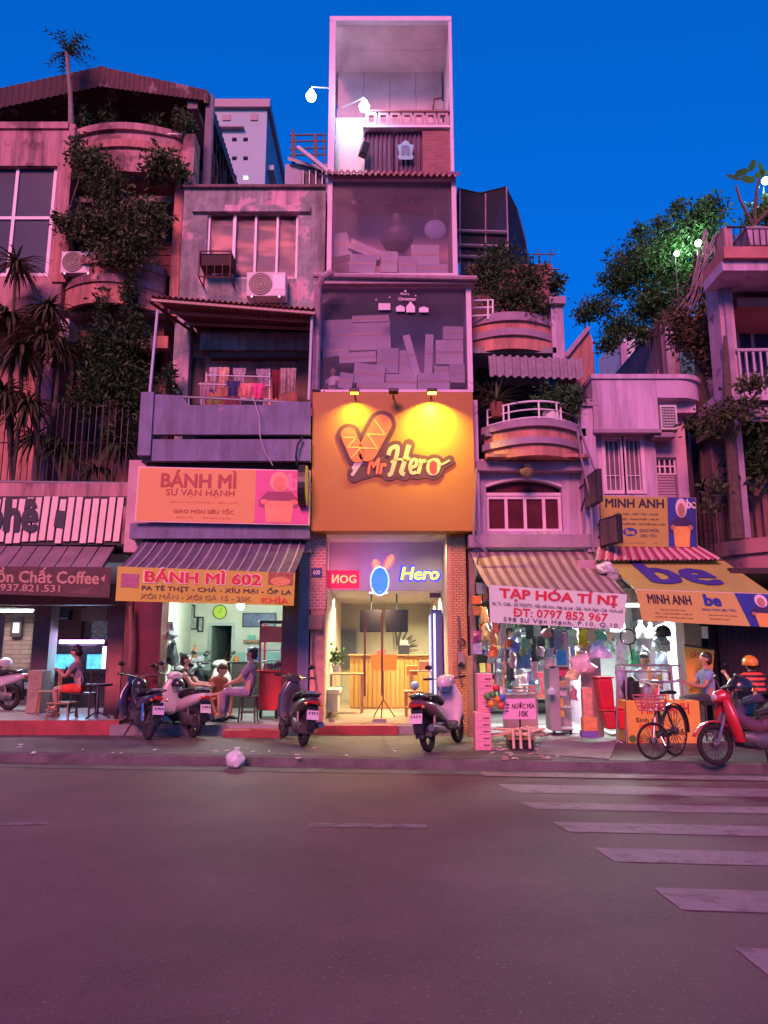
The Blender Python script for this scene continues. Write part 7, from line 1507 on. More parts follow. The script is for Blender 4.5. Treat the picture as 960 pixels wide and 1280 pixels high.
def person(label, loc, rz, shirt, pants, skin=(.42, .22, .15), hair=(.015, .012, .012), h=.45, lean=0, sit=True, hands=((-.12, .38, .25), (.12, .38, .25)), knees=None, feet=None, sleeve=.55, leg=1, s=1, long_hair=False, look=0, nod=0, shoes=(.03, .025, .025), dress=False):
    """local axes: faces +Y; h = seat (or hip) height; hands are given from the hip"""
    t = thing('person', label, 'person', loc, rz); t.scale = (s, s, s)
    sl_, cl_ = math.sin(lean), math.cos(lean); up = lambda d, x=0: V((x, sl_ * d, h + .08 + cl_ * d))
    pel, spi, che, nb, nt_ = up(0), up(.2), up(.38), up(.50), up(.55)
    hd = Matrix.Rotation(R(look), 3, 'Z') @ Matrix.Rotation(-R(nod), 3, 'X'); H = lambda x, y, z: nt_ + hd @ V((x, y, z))
    vs = [pel, spi, che, nb, nt_, H(0, .02, .06), H(0, .015, .12), H(0, .0, .19)]; rs = [.125, .115, .13, .06, .05, .07, .09, .062]; es = [(i, i + 1) for i in range(7)]
    top_v = [pel, spi, che, nb]; top_r = [.145, .135, .152, .085]; top_e = [(0, 1), (1, 2), (2, 3)]; bot_v = [pel, up(.06)]; bot_r = [.14, .13]; bot_e = [(0, 1)]
    def A(L, E, Rr, par, p, r_): L.append(p); Rr.append(r_); E.append((par, len(L) - 1)); return len(L) - 1
    hb = []
    for sd_, hp in zip((-1, 1), hands):
        sh_ = up(.43, sd_ * .17); hnd = V((hp[0], hp[1], h + .08 + hp[2])); el, wr_ = ik(sh_, hnd, .28, .25, (sd_ * .6, -.3, -1))
        i = A(vs, es, rs, 2, sh_, .062); j = A(vs, es, rs, i, el, .042); k = A(vs, es, rs, j, wr_, .028); fd = (wr_ - el).normalized(); pm = wr_ + fd * .06; n = A(vs, es, rs, k, pm, .034)
        sx = fd.cross(V((0, 0, 1))); sx = sx.normalized() if sx.length > .05 else V((1, 0, 0)); dn = V((0, 0, -1))
        f = MB()
        for q in range(4):
            o_ = pm + fd * .02 + sx * (.024 - .016 * q); ln = (.062, .07, .066, .052)[q]; f.tube([o_ - fd * .02, o_ + fd * ln * .5, o_ + fd * ln * .85 + dn * ln * .35, o_ + fd * ln * .9 + dn * ln * .6], [.010, .009, .008, .006], 6)
        f.tube([wr_ + fd * .02 + sx * .02 * sd_, wr_ + fd * .05 + sx * .05 * sd_, wr_ + fd * .09 + sx * .055 * sd_ + dn * .015], [.012, .011, .008], 6); hb.append(f)
        a = A(top_v, top_e, top_r, 2, sh_, .082); A(top_v, top_e, top_r, a, sh_.lerp(el, sleeve) if sleeve <= 1 else el, .064); 
        if sleeve > 1: A(top_v, top_e, top_r, len(top_v) - 1, el.lerp(wr_, min(1, sleeve - 1)), .048)
    for n_, sd_ in enumerate((-1, 1)):
        hip = V((sd_ * .09, .02, h + .06)) if sit else V((sd_ * .09, 0, h))
        kn = V(knees[n_]) if knees else (V((sd_ * .12, .44, h + .06)) if sit else V((sd_ * .1, .03, h * .53))); ft = V(feet[n_]) if feet else V((kn.x, kn.y + .02 if sit else 0, .08))
        i = A(vs, es, rs, 0, hip, .088); j = A(vs, es, rs, i, kn, .058); k = A(vs, es, rs, j, kn.lerp(ft, .35), .056); k = A(vs, es, rs, k, ft, .038); A(vs, es, rs, k, ft + V((0, .13, -.04)), .034)
        a = A(bot_v, bot_e, bot_r, 0, hip, .108 if leg else .1); e = A(bot_v, bot_e, bot_r, a, hip.lerp(kn, min(1, leg * 2)), .078)
        if leg > .5: A(bot_v, bot_e, bot_r, e, kn.lerp(ft, (leg - .5) * 2 * .93), .058)
        obj('shoe', MB().loft([(ft + V((0, -.05, -.05)), (.035, 0, 0), (0, 0, .025), 3), (ft + V((0, .03, -.045)), (.045, 0, 0), (0, 0, .035), 3), (ft + V((0, .14, -.055)), (.046, 0, 0), (0, 0, .022), 3), (ft + V((0, .19, -.06)), (.03, 0, 0), (0, 0, .015), 3)], 10), mat('shoe_%.2f' % shoes[0], shoes, .6), t, local=True, smooth=True)
    b = skinmesh(vs, rs, es)
    for f in hb: b.add(f.v, f.f)
    b.add(*(lambda q: ([H(*p) for p in q.v], q.f))(MB().loft([((0, .095, .085), (.018, 0, 0), (0, .012, .012), 2), ((0, .088, .12), (.01, 0, 0), (0, .008, .01), 2)], 8).sphere((-.088, .0, .10), (.014, .025, .034), 8, 6).sphere((.088, .0, .10), (.014, .025, .034), 8, 6)))
    obj('body', b, mat('skin_%.3f' % skin[0], skin, .55, .1, 6), t, local=True, smooth=True)
    hp_ = lambda q: MB().add([H(*p) for p in q.v], q.f)
    for sd_ in (-1, 1): obj('eye', hp_(MB().sphere((sd_ * .032, .078, .108), (.010, .008, .006), 8, 6)), black, t, local=True, smooth=True)
    obj('mouth', hp_(MB().sphere((0, .076, .052), (.022, .01, .006), 8, 5)), mat('lip', (.30, .08, .07), .5), t, local=True, smooth=True)
    hq = MB().sphere((0, -.03, .155), (.098, .098, .085), 14, 9, -.1, 1).sphere((0, -.055, .10), (.092, .07, .095), 12, 8)
    if long_hair: hq.sphere((0, -.085, .03), (.075, .05, .11), 12, 8)
    obj('hair', hp_(hq), mat('hair_%.3f' % hair[0], hair, .5, .3, 20), t, local=True, smooth=True)
    obj('shirt', skinmesh(top_v, top_r, top_e), shirt, t, local=True, smooth=True)
    obj('dress_skirt' if dress else 'trousers', skinmesh(bot_v, bot_r, bot_e), pants, t, local=True, smooth=True)
    return t
C = lambda n, c, **k: mat('clothes_' + n, c, .85, .25, 8, **k)
def seatchair(label, loc, rz, m, h=.45, back=True, name='chair', w=.4):
    t = thing(name, label, name, loc, rz); O = lambda n, b: obj(n, b, m, t, local=True, bev=.005)
    O('seat', MB().box(-w / 2, w / 2, -w / 2, w / 2, h - .03, h))
    for x in (-1, 1):
        for y in (-1, 1): O('leg', MB().hexa([(x * w * .47 - .015, y * w * .47 - .015, 0), (x * w * .47 + .015, y * w * .47 - .015, 0), (x * w * .47 + .015, y * w * .47 + .015, 0), (x * w * .47 - .015, y * w * .47 + .015, 0)], [(x * w * .4 - .015, y * w * .4 - .015, h - .03), (x * w * .4 + .015, y * w * .4 - .015, h - .03), (x * w * .4 + .015, y * w * .4 + .015, h - .03), (x * w * .4 - .015, y * w * .4 + .015, h - .03)]))
    for y in (-1, 1): O('stretcher', MB().box(-w * .42, w * .42, y * w * .43 - .01, y * w * .43 + .01, h * .35, h * .35 + .02))
    if back:
        for x in (-1, 1): O('back_post', MB().box(x * w * .45 - .015, x * w * .45 + .015, -w * .5, -w * .5 + .03, h, h + .4))
        for k in range(3): O('back_slat', MB().box(-w * .45, w * .45, -w * .5 + .005, -w * .5 + .02, h + .1 + k * .12, h + .15 + k * .12))
    return t
Yp = 14.3; p = W(101, 870, Yp)
person('man in grey shirt and red shorts reading his phone outside the coffee shop', (p.x, Yp, CFL), R(92), C('grey', (.22, .20, .23)), C('redshort', (.75, .07, .04)), h=.47, lean=R(12), hands=((-.06, .42, .30), (.06, .42, .30)), leg=.42, nod=18, feet=((-.1, .40, .20), (.1, .46, .08)), skin=(.45, .24, .16), shoes=(.20, .12, .08))
seatchair('dark metal-framed cafe chair carrying the man in red shorts', (p.x + .05, Yp, CFL), R(92), iron, .45)
seatchair('low brown stool in front of the man in red shorts', (W(78, 890, 14.0).x, 14.0, CFL), R(88), wood, .30, False, 'stool', .42)
seatchair('wooden folding chair beside the sandstone column base', (W(60, 880, 14.9).x, 14.9, CFL), R(120), wood, .45, True)
t = thing('cafe_table', 'small metal cafe table beside the seated man', 'table', (W(122, 880, 14.1).x, 14.1, CFL)); obj('top', MB().lathe([(.24, .58), (.25, .60), (.24, .62)], (W(122, 880, 14.1).x, 14.1, CFL), 20), iron, t, smooth=True); obj('stem', MB().tube([(W(122, 880, 14.1).x, 14.1, CFL), (W(122, 880, 14.1).x, 14.1, CFL + .58)], .03), chrome, t)
for a in range(3): c = V((W(122, 880, 14.1).x, 14.1, CFL)); obj('foot', MB().tube([c + V((0, 0, .12)), c + V((.24 * math.cos(a * 2.09), .24 * math.sin(a * 2.09), .015))], .014), iron, t)
o = tag(obj('phone', MB().obox(W(82, 838, 14.3), (.02, .075, .15), (0, R(20), 0)), black, bev=.008), 'dark phone held by the man in red shorts', 'phone')
p = W(229, 860, 14.45)
person('woman in black sleeveless top sitting sideways at the sandwich shop', (p.x, 14.45, BF), R(-90), C('black', (.015, .015, .018)), C('blackshort', (.03, .03, .035)), h=.36, lean=R(4), hands=((-.1, .46, .22), (.1, .44, .20)), leg=.35, sleeve=.05, skin=(.50, .28, .20), feet=((-.08, .62, .08), (.08, .56, .08)), knees=((-.1, .44, .50), (.1, .43, .48)))
seatchair('low plastic stool under the woman in black', (p.x, 14.45, BF), 0, mat('blue_plastic', (.08, .12, .3), .5), .34, False, 'stool', .3)
p = W(265, 870, 14.8)
person('woman in rust-brown dress crouching with bowed head in the sandwich shop', (p.x, 14.8, BF), R(-125), C('rust', (.36, .11, .06)), C('rustskirt', (.36, .11, .06)), h=.24, lean=R(24), hands=((-.1, .42, .20), (.1, .42, .18)), leg=.45, sleeve=.2, skin=(.48, .26, .18), nod=32, knees=((-.13, .36, .46), (.13, .36, .46)), dress=True, hair=(.10, .05, .03))
seatchair('tiny wooden stool under the woman in the rust dress', (p.x, 14.8, BF), 0, wood, .22, False, 'stool', .26)
p = W(311, 868, 14.15)
person('person in plain mauve pyjamas sitting on a stool by the red cart', (p.x, 14.15, BF), R(86), C('mauve', (.26, .19, .30)), C('mauvep', (.28, .20, .31)), h=.48, lean=R(-3), hands=((-.08, .36, .12), (.08, .34, .12)), sleeve=.75, leg=.98, skin=(.48, .26, .18), hair=(.02, .012, .012))
seatchair('black stool under the person in mauve pyjamas', (p.x, 14.15, BF), 0, black, .46, False, 'stool', .32)
p = W(647, 850, 15.4)
person('shopkeeper in white tee standing behind the grocery counter', (p.x, 15.4, .15), R(100), C('white', (.72, .70, .78)), C('rose', (.45, .14, .18)), sit=False, h=.72, hands=((-.1, .30, .18), (.12, .32, .16)), leg=1, sleeve=.5, s=.93, long_hair=True, skin=(.52, .30, .22), nod=12)
p = W(806, 860, 14.0)
person('stall keeper in pale blue top behind the drinks cart', (p.x, 14.0, .16), R(172), C('paleblue', (.48, .58, .78)), C('grey2', (.2, .2, .22)), h=.52, lean=R(6), hands=((-.12, .34, .22), (.14, .34, .22)), sleeve=.5, skin=(.42, .22, .15), nod=14)
seatchair('plastic stool behind the drinks cart', (p.x, 14.0, .16), 0, mat('red_plastic', (.5, .04, .04), .5), .5, False, 'stool', .3)
p = W(886, 872, 12.9)
person('stout man in blue polo shirt sitting beside the drinks cart', (p.x, 12.9, SW), R(90), C('polo', (.20, .30, .48)), C('darktrouser', (.04, .04, .05)), h=.62, lean=R(2), hands=((-.08, .36, .24), (.10, .40, .28)), sleeve=.6, skin=(.42, .22, .15), s=.97)
seatchair('tall dark stool under the man in the blue polo', (p.x, 12.9, SW), 0, iron, .6, False, 'stool', .32)
sm_ = bpy.data.materials.new('striped_jersey'); sm_.use_nodes = True; n_ = sm_.node_tree.nodes; tc = n_.new('ShaderNodeTexCoord'); wv = n_.new('ShaderNodeTexWave'); wv.bands_direction = 'Z'; wv.inputs['Scale'].default_value = 3.4; wv.inputs['Distortion'].default_value = .4
rp = n_.new('ShaderNodeValToRGB'); rp.color_ramp.interpolation = 'CONSTANT'; rp.color_ramp.elements[0].color = (.03, .02, .025, 1); rp.color_ramp.elements[1].position = .5; rp.color_ramp.elements[1].color = (.70, .10, .05, 1)
sm_.node_tree.links.new(tc.outputs['Object'], wv.inputs[0]); sm_.node_tree.links.new(wv.outputs[0], rp.inputs[0]); sm_.node_tree.links.new(rp.outputs[0], n_['Principled BSDF'].inputs['Base Color']); MATS['striped'] = sm_
a_ = at(980, 929, SW, R(6)) + Matrix.Rotation(R(6), 3, 'Z') @ V((-.12, -.30, 0))
person('rider in red and black striped jersey seen from behind', (a_.x, a_.y, SW + .04), R(6), sm_, C('jeans', (.05, .06, .12)), h=.66, lean=R(30), s=.9, hands=((-.32, .60, .40), (.32, .60, .40)), knees=((-.2, .36, .62), (.2, .36, .62)), feet=((-.2, .30, .24), (.2, .30, .24)), sleeve=1.1)
hl = a_ + Matrix.Rotation(R(6), 3, 'Z') @ V((0, .9 * (.55 * math.sin(R(30)) + .0), .04 + .9 * (.74 + .55 * math.cos(R(30)) + .14)))
helmet('orange helmet on the striped rider', hl, R(6), mat('helmet_orange', (.70, .26, .03), .3, .1, coat=.6), 1.0)
p = W(416, 488, 14.05); zf = F3[2]
person('small dark-haired figure in white sitting behind the lower glass', (p.x, 14.1, zf), R(150), C('white2', (.7, .68, .7)), C('grey3', (.2, .2, .22)), h=.05, s=.7, hands=((-.14, .3, .1), (.14, .3, .1)), knees=((-.24, .30, .14), (.24, .30, .14)), feet=((-.05, .36, .08), (.05, .42, .08)), skin=(.30, .15, .11))
# ================================================================ grocery goods, drinks stall, litter
def goods(name, lab, cat, kind, r, Y, c, dep=.14, grp=None, rough=.4):
    x0, x1, z0, z1 = RC(*r, Y); w_, h = x1 - x0, z1 - z0; cx = (x0 + x1) / 2
    m = mat('goods_%.2f_%.2f_%.2f' % tuple(c), c, rough, .35, 14)
    if kind == 'bag': b = MB().loft([((cx, Y, z0), (w_ * .48, 0, 0), (0, .006, 0), 3), ((cx, Y, z0 + h * .15), (w_ * .5, 0, 0), (0, dep * .4, 0), 2.5), ((cx, Y, z0 + h * .6), (w_ * .47, 0, 0), (0, dep * .4, 0), 2.5), ((cx, Y, z0 + h * .9), (w_ * .42, 0, 0), (0, dep * .12, 0), 3), ((cx, Y, z1), (w_ * .45, 0, 0), (0, .006, 0), 3)], 12)
    elif kind == 'bottle': b = MB().lathe([(w_ * .45, 0), (w_ * .5, h * .05), (w_ * .5, h * .55), (w_ * .2, h * .75), (w_ * .2, h)], (cx, Y, z0), 12)
    elif kind == 'pouf': b = MB().loft([((cx, Y, z0 + h * q), (w_ * .5 * k * (1 + .1 * math.sin(q * 9)), 0, 0), (0, dep * k, 0), 2) for q, k in ((0, .6), (.08, .9), (.3, 1), (.55, .97), (.75, .8), (.88, .5), (.94, .3), (1, .45))], 18)
    elif kind == 'skirt': b = MB().loft([((cx, Y, z0 + h * q), (w_ * .5 * k, 0, 0), (0, dep * k, 0), 1.6 + q) for q, k in ((0, 1), (.3, .88), (.7, .55), (1, .25))], 16)
    elif kind == 'disc': b = MB().lathe([(w_ * .48, -.03), (w_ * .5, 0), (w_ * .48, .03)], (cx, Y, (z0 + z1) / 2), 18, 'Y')
    elif kind == 'stick': b = MB().tube([(x0, Y, z0), (x1, Y + .1, z1)], .018, 6)
    else: b = MB().box(x0, x1, Y, Y + dep, z0, z1)
    if kind in ('bag', 'pouf', 'skirt'):
        gq = random.Random(lab); a1, a2 = gq.uniform(20, 45), gq.uniform(20, 45); b.v = [(p[0] + w_ * .10 * math.sin(p[2] * a1 + a2), p[1] + dep * .3 * math.sin(p[0] * a2 + p[2] * a1), p[2] + h * .04 * math.sin(p[0] * a1)) for p in b.v]
    o = obj(name, b, m, smooth=kind not in ('box', 'card'), bev=.008 if kind in ('box', 'card') else 0)
    return tag(o, lab, cat, grp)
def lamp_tube(lab, px0, px1, py, Y, e, c, es=14):
    a, q = W(px0, py, Y), W(px1, py, Y); t = thing('tube_lamp', lab, 'lamp', a.lerp(q, .5)); obj('tube', MB().tube([a, q], .022, 8), mat('cool_tube', (.88, 1, .98), .4, 0, emit=es), t, smooth=True); obj('batten', MB().box(a.x - .03, q.x + .03, Y + .03, Y + .09, a.z - .01, a.z + .05), whitem, t)
    l_ = light(t, a.lerp(q, .5) + V((0, -.1, -.06)), e, c, .9, rot=(R(-12), 0, 0)); l_.data.shape = 'RECTANGLE'; l_.data.size = max(.5, q.x - a.x); l_.data.size_y = .15; return t
lamp_tube('white tube lamp inside the grocery', 625, 715, 752, 14.9, 210, (.92, 1, .96)); lamp_tube('white tube lamp inside the drinks stall', 765, 840, 757, 14.7, 180, (.88, 1, .97), 18)
lamp_tube('tube lamp deep in the coffee shop', -20, 40, 764, 16.4, 45, (.9, .8, .8), 3)
GG = 'goods hung at the grocery front'
for a in [('snack_packet', 'orange biscuit box high on the left grocery rail', 'box', 'box', (590, 745, 602, 755), 13.4, (.72, .20, .05)), ('snack_packet', 'brown biscuit box below the orange one', 'box', 'box', (591, 758, 602, 769), 13.4, (.40, .16, .06)), ('snack_packet', 'blue grey box topmost on the left grocery rail', 'box', 'box', (596, 728, 607, 742), 13.5, (.25, .30, .42)),
    ('snack_packet', 'yellow striped packet beside the pink banner edge', 'packet', 'bag', (601, 758, 610, 780), 13.2, (.75, .62, .18)), ('snack_packet', 'purple detergent packet on the left rail', 'packet', 'bag', (590, 788, 603, 803), 13.5, (.35, .10, .35)), ('snack_packet', 'blue white milk carton on the left rail', 'carton', 'box', (591, 804, 603, 818), 13.5, (.40, .45, .65)), ('snack_packet', 'greenish yellow bag hanging left under the banner', 'bag', 'pouf', (602, 778, 613, 803), 13.1, (.62, .68, .25)),
    ('sponge_bag', 'orange net bag hanging above the boxes', 'bag', 'pouf', (610, 805, 623, 822), 13.2, (.80, .24, .08)), ('broom', 'tall orange broom standing in the grocery', 'broom', 'stick', (628, 790, 634, 870), 13.6, (.70, .30, .12)), ('hanging_bag', 'blue hanging bag near the shopkeeper', 'bag', 'pouf', (637, 793, 650, 815), 13.8, (.18, .25, .75)), ('hanging_bag', 'yellow plush bag above the shopkeeper', 'bag', 'pouf', (649, 803, 663, 822), 13.9, (.82, .72, .22)), ('plastic_sheet', 'clear white plastic cover under the banner', 'bag', 'bag', (643, 784, 672, 806), 14.2, (.66, .74, .80)),
    ('hanging_bag', 'white plush bag with red dots', 'bag', 'pouf', (712, 815, 743, 842), 12.9, (.75, .55, .60)), ('paper_roll_pack', 'green white tissue pack under the banner', 'packet', 'bag', (709, 787, 722, 808), 12.9, (.62, .80, .66)), ('sponge_pack', 'stack of yellow sponges hanging under the banner', 'sponge pack', 'bag', (723, 786, 735, 808), 12.8, (.90, .66, .04)), ('doll_dress', 'white ruffled dress hanging at the grocery corner', 'dress', 'skirt', (734, 799, 765, 822), 12.8, (.68, .66, .86)), ('cloth_bundle', 'green cloth bundle above the white dress', 'cloth', 'bag', (744, 788, 758, 802), 12.9, (.16, .50, .34)),
    ('plush_toy', 'pale yellow plush toy hanging over the grey rack', 'toy', 'pouf', (707, 836, 724, 850), 12.9, (.80, .70, .35)), ('small_doll', 'small doll in pink hanging from the rack', 'doll', 'skirt', (712, 857, 722, 875), 12.9, (.55, .20, .28)), ('water_pack', 'blue water bottle pack on the grey rack', 'bottle pack', 'box', (697, 813, 708, 832), 13.6, (.05, .32, .80)), ('magazine', 'white and red packet on the rack front', 'packet', 'card', (683, 822, 694, 836), 13.3, (.80, .60, .58)), ('pink_box', 'pink box on the rack top shelf', 'box', 'box', (699, 834, 711, 846), 13.4, (.70, .08, .22)),
    ('paper_stack', 'white paper box on the middle shelf', 'box', 'box', (699, 862, 709, 870), 13.4, (.72, .72, .78)), ('yellow_book', 'yellow book upright on the lower shelf', 'book', 'box', (698, 873, 705, 897), 13.35, (.72, .52, .10)), ('small_carton', 'tan carton on the middle shelf', 'carton', 'box', (699, 851, 712, 859), 13.4, (.55, .40, .24)), ('plastic_jar', 'white jar clipped to the rack side', 'jar', 'bottle', (684, 858, 694, 868), 13.1, (.55, .62, .74)),
    ('hanging_sachets', 'purple sachet strip hanging right of the broom', 'sachet strip', 'card', (694, 786, 703, 812), 13.4, (.30, .30, .50)), ('hanging_sachets', 'dark sachet strip next to the tissue pack', 'sachet strip', 'card', (686, 786, 693, 810), 13.6, (.14, .14, .22)), ('hanging_sachets', 'pink white sachet strip behind the tissue pack', 'sachet strip', 'card', (704, 790, 709, 806), 13.2, (.75, .30, .52)), ('broom', 'slanted wooden broom handle in the left goods', 'broom', 'stick', (618, 800, 622, 880), 13.8, (.45, .20, .12)), ('toy_bag', 'red white toy bag near the ceiling', 'bag', 'pouf', (677, 784, 690, 797), 13.6, (.78, .30, .32)),
    ('red_chest', 'red plastic chest behind the counter', 'chest', 'box', (661, 840, 684, 868), 15.0, (.55, .03, .06)), ('standing_board', 'thin wooden board leaning by the left pillar', 'board', 'box', (585, 820, 592, 925), 13.3, (.42, .28, .12)), ('mat_roll', 'orange rolled mat standing beside the grocery pillar', 'mat', 'box', (729, 860, 741, 898), 12.7, (.75, .36, .24))]:
    n_, lab, cat, k, r, Y, c = a; goods(n_, lab, cat, k, r, Y, c, grp=GG)
def shelfgoods():
    g = random.Random(44); cols = [(.7, .15, .1), (.75, .6, .15), (.2, .4, .65), (.75, .72, .72), (.25, .5, .25), (.65, .3, .5), (.35, .2, .15), (.5, .55, .6)]
    cn = 'red yellow blue white green pink brown grey'.split()
    t = thing('shelf_rack', 'tall goods shelf along the grocery back wall', 'shelf', (W(660, 880, 17).x, 17.2, .15)); x0, x1 = W(597, 830, 17.2).x, W(735, 830, 17.2).x
    for k in range(5): obj('shelf', MB().box(x0, x1, 17.2, 17.6, .5 + k * .55, .52 + k * .55), greyp, t)
    for k in range(5):
        x = x0 + .05
        while x < x1 - .15:
            w_ = g.uniform(.09, .2); h = g.uniform(.18, .42); c = g.choice(cols); tag(obj('goods_box', MB().box(x, x + w_, 17.22, 17.4, .522 + k * .55, .522 + k * .55 + h), mat('goods_%.2f_%.2f_%.2f' % c, c, .4, .35, 14), bev=.006), cn[cols.index(c)] + ' packaged good on the ' + ('lowest', 'second', 'middle', 'fourth', 'top')[k] + ' back shelf of the grocery', 'packaged good', cn[cols.index(c)] + ' goods on the ' + ('lowest', 'second', 'middle', 'fourth', 'top')[k] + ' back shelf'); x += w_ + g.uniform(.01, .05)
shelfgoods()
def hungpackets():
    g = random.Random(71); cl = {'red': (.58, .10, .09), 'yellow': (.78, .64, .24), 'blue': (.16, .26, .52), 'white': (.74, .74, .76), 'green': (.20, .42, .24), 'pink': (.75, .40, .52), 'orange': (.70, .34, .14), 'silver': (.45, .47, .52), 'clear': (.66, .72, .74), 'black': (.05, .05, .06)}
    for row, (y, Y) in enumerate(((772, 13.55), (790, 13.7), (806, 13.9), (822, 14.2), (842, 14.5))):
        px = 600 + 3 * row
        while px < (735 if row < 3 else 690):
            w_ = g.uniform(6, 11); h = g.uniform(11, 20); c = g.choice(list(cl)); goods('hanging_packet', c + ' packet in the ' + ('topmost', 'second', 'third', 'fourth', 'lowest')[row] + ' hanging row of the grocery', 'packet', g.choice(['bag', 'bag', 'card', 'pouf']), (px, y + (jy := g.uniform(-5, 7)), px + w_, y + jy + h * g.uniform(.8, 1.4)), Y + g.uniform(-.15, .15), cl[c], .08, c + ' packets hung in row %d' % (row + 1)); px += w_ + g.uniform(.2, 2.2)
        tag(obj('hanging_rod', MB().tube([W(597, y - 1, Y), W(738, y - 1, Y)], .01, 5), iron), 'thin rod carrying the ' + ('topmost', 'second', 'third', 'fourth', 'lowest')[row] + ' row of grocery packets', 'rod')
hungpackets()
def groceryfront():
    t = thing('counter_case', 'low glass goods case before the shopkeeper', 'display case', (W(655, 880, 14.6).x, 14.6, .15)); x0, x1, z0, z1 = RC(632, 852, 672, 905, 14.4); obj('case', MB().box(x0, x1, 14.4, 14.8, .15, z1 - .25), mat('case_mauve', (.30, .17, .20), .5), t, bev=.01); obj('glass_top', MB().box(x0, x1, 14.4, 14.8, z1 - .245, z1), winglass, t)
    for k in range(3): obj('tray', MB().box(x0 + .03, x1 - .03, 14.42, 14.7, z1 - .22 + k * .07, z1 - .205 + k * .07), offwhite, t)
    t = thing('wheeled_rack', 'grey wheeled shop rack with open shelves', 'rack', (W(700, 920, 13.4).x, 13.4, .15)); x0, x1, z0, z1 = RC(686, 832, 714, 905, 13.4)
    obj('side_panel', MB().box(x0, x0 + .18, 13.3, 13.75, .22, z1), mat('rack_grey', (.33, .33, .36), .5), t, bev=.01); obj('back_panel', MB().box(x0 + .18, x1, 13.72, 13.75, .22, z1), mat('rack_grey', (.3, .3, .36)), t)
    for k in range(4): obj('shelf', MB().box(x0 + .18, x1, 13.3, 13.72, .24 + (z1 - .26) * k / 3, .26 + (z1 - .26) * k / 3), mat('rack_grey', (.3, .3, .36)), t)
    for x in (x0 + .05, x1 - .05): obj('castor', MB().lathe([(.04, -.02), (.04, .02)], (x, 13.35, .19), 12, 'X'), black, t)
    pkp = mat('price_pink', (.82, .36, .42), .6, .15, 4)
    for lab, r in (('upper tall pink price list carton at the grocery front', (597, 842, 616, 890)), ('lower tall pink price list carton standing on the pavement', (594, 891, 614, 938))):
        Yc = 11.6 if r[1] > 860 else 11.75; t = thing('price_carton', lab, 'carton', W(605, r[3], Yc), group='pink price list cartons'); pn = ppanel(*r, Yc); obj('box', pn.board(.3), pkp, t, bev=.008)
        for k in range(5): patch(pn, urect(.5, .12 + k * .18, .9, .155 + k * .18), mat('price_ink', (.22, .05, .10), .6), t, 'price_line'); patch(pn, urect(.1, .06 + k * .18, .9, .068 + k * .18), mat('price_rule', (.45, .12, .16), .6), t, 'rule_line')
    t = thing('sugarcane_sign', 'pink board advertising cane juice for 10K', 'sign', W(650, 900, 11.7)); pn = Panel(W(628, 899, 11.7), W(670, 899, 11.6), W(669, 873, 11.6), W(631, 874, 11.7)); obj('board', pn.board(.02), mat('cane_pink', (.80, .42, .60), .6, .1), t); letters(pn, 'NƯỚC MÍA', .26, .52, .97, .84, inkm, t, weight=.03); letters(pn, '10K', .50, .12, .78, .40, inkm, t, weight=.03)
    for k in range(3): patch(pn, urect(.07, .68 - k * .16, .16, .76 - k * .16), inkm, t, 'bullet')
    c = W(650, 899, 11.7); obj('post', MB().tube([c, V((c.x, 11.7, SW))], .015), iron, t)
    t = thing('cane_table', 'low table heaped with cut sugar cane ends', 'table', (W(650, 930, 11.7).x, 11.8, SW)); x0, x1, z0, z1 = RC(634, 907, 669, 938, 11.7); obj('crate', MB().box(x0 + .03, x1 - .03, 11.68, 12.0, SW, z1 - .2), black, t, bev=.01); obj('top', MB().box(x0, x1, 11.62, 12.05, z1 - .2, z1 - .17), wood, t)
    cm_ = mat('cane', (.72, .56, .36), .6, .25, 6); g = random.Random(9)
    for k in range(16):
        a = V((g.uniform(x0, x1), g.uniform(11.6, 11.95), z1 - .15 + g.uniform(0, .14))); an = g.uniform(-.5, .5); L = g.uniform(.12, .28); d = V((math.cos(an), g.uniform(-.5, .2), g.uniform(-.3, .3))); tag(obj('cane_piece', MB().tube([a - d * L, a + d * L], .018, 6), cm_), 'cut pale sugar cane piece heaped on the low table', 'sugar cane', 'cut sugar cane pieces')
    for k, p in enumerate((641, 650, 661)): tag(obj('cane_stalk', MB().tube([W(p, 912, 11.55), W(p + 1.5, 936, 11.5)], .022, 6), cm_), ('left', 'middle', 'right')[k] + ' peeled cane stalk hanging down from the low table', 'sugar cane', 'hanging cane stalks')
    g = random.Random(4)
    for k in range(40): p = G(g.uniform(612, 690), g.uniform(928, 950), SW); a = g.uniform(0, 3.1); tag(obj('cane_shaving', MB().obox((p.x, p.y, SW + .012), (g.uniform(.05, .14), .03, .012), (0, 0, a)), mat('shaving%d' % (k % 3), ((.70, .55, .42), (.55, .30, .30), (.62, .58, .55))[k % 3], .8)), 'scattered cane shaving on the pavement by the low table', 'shaving', 'cane shavings on the ground')
    for k, (px, py, c) in enumerate(((616, 868, (.10, .28, .08)), (622, 874, (.75, .28, .02)), (614, 880, (.80, .36, .02)), (628, 872, (.06, .16, .55)), (620, 860, (.70, .04, .04)), (609, 870, (.14, .36, .10)), (626, 882, (.75, .10, .05)))):
        tag(obj('fruit_ball', MB().sphere(W(px, py, 11.55), .055, 12, 8), mat('fruit%d' % k, c, .4, .2), smooth=True), ('dark green', 'orange', 'bright orange', 'blue', 'red', 'leaf green', 'red orange')[k] + ' ball in the bunch beside the cane juice sign', 'ball', 'bunch of coloured balls')
    tag(obj('ball_string', MB().tube([W(618, 872, 11.6), W(618, 842, 11.7)], .006, 4), black), 'thin string holding the bunch of coloured balls', 'string')
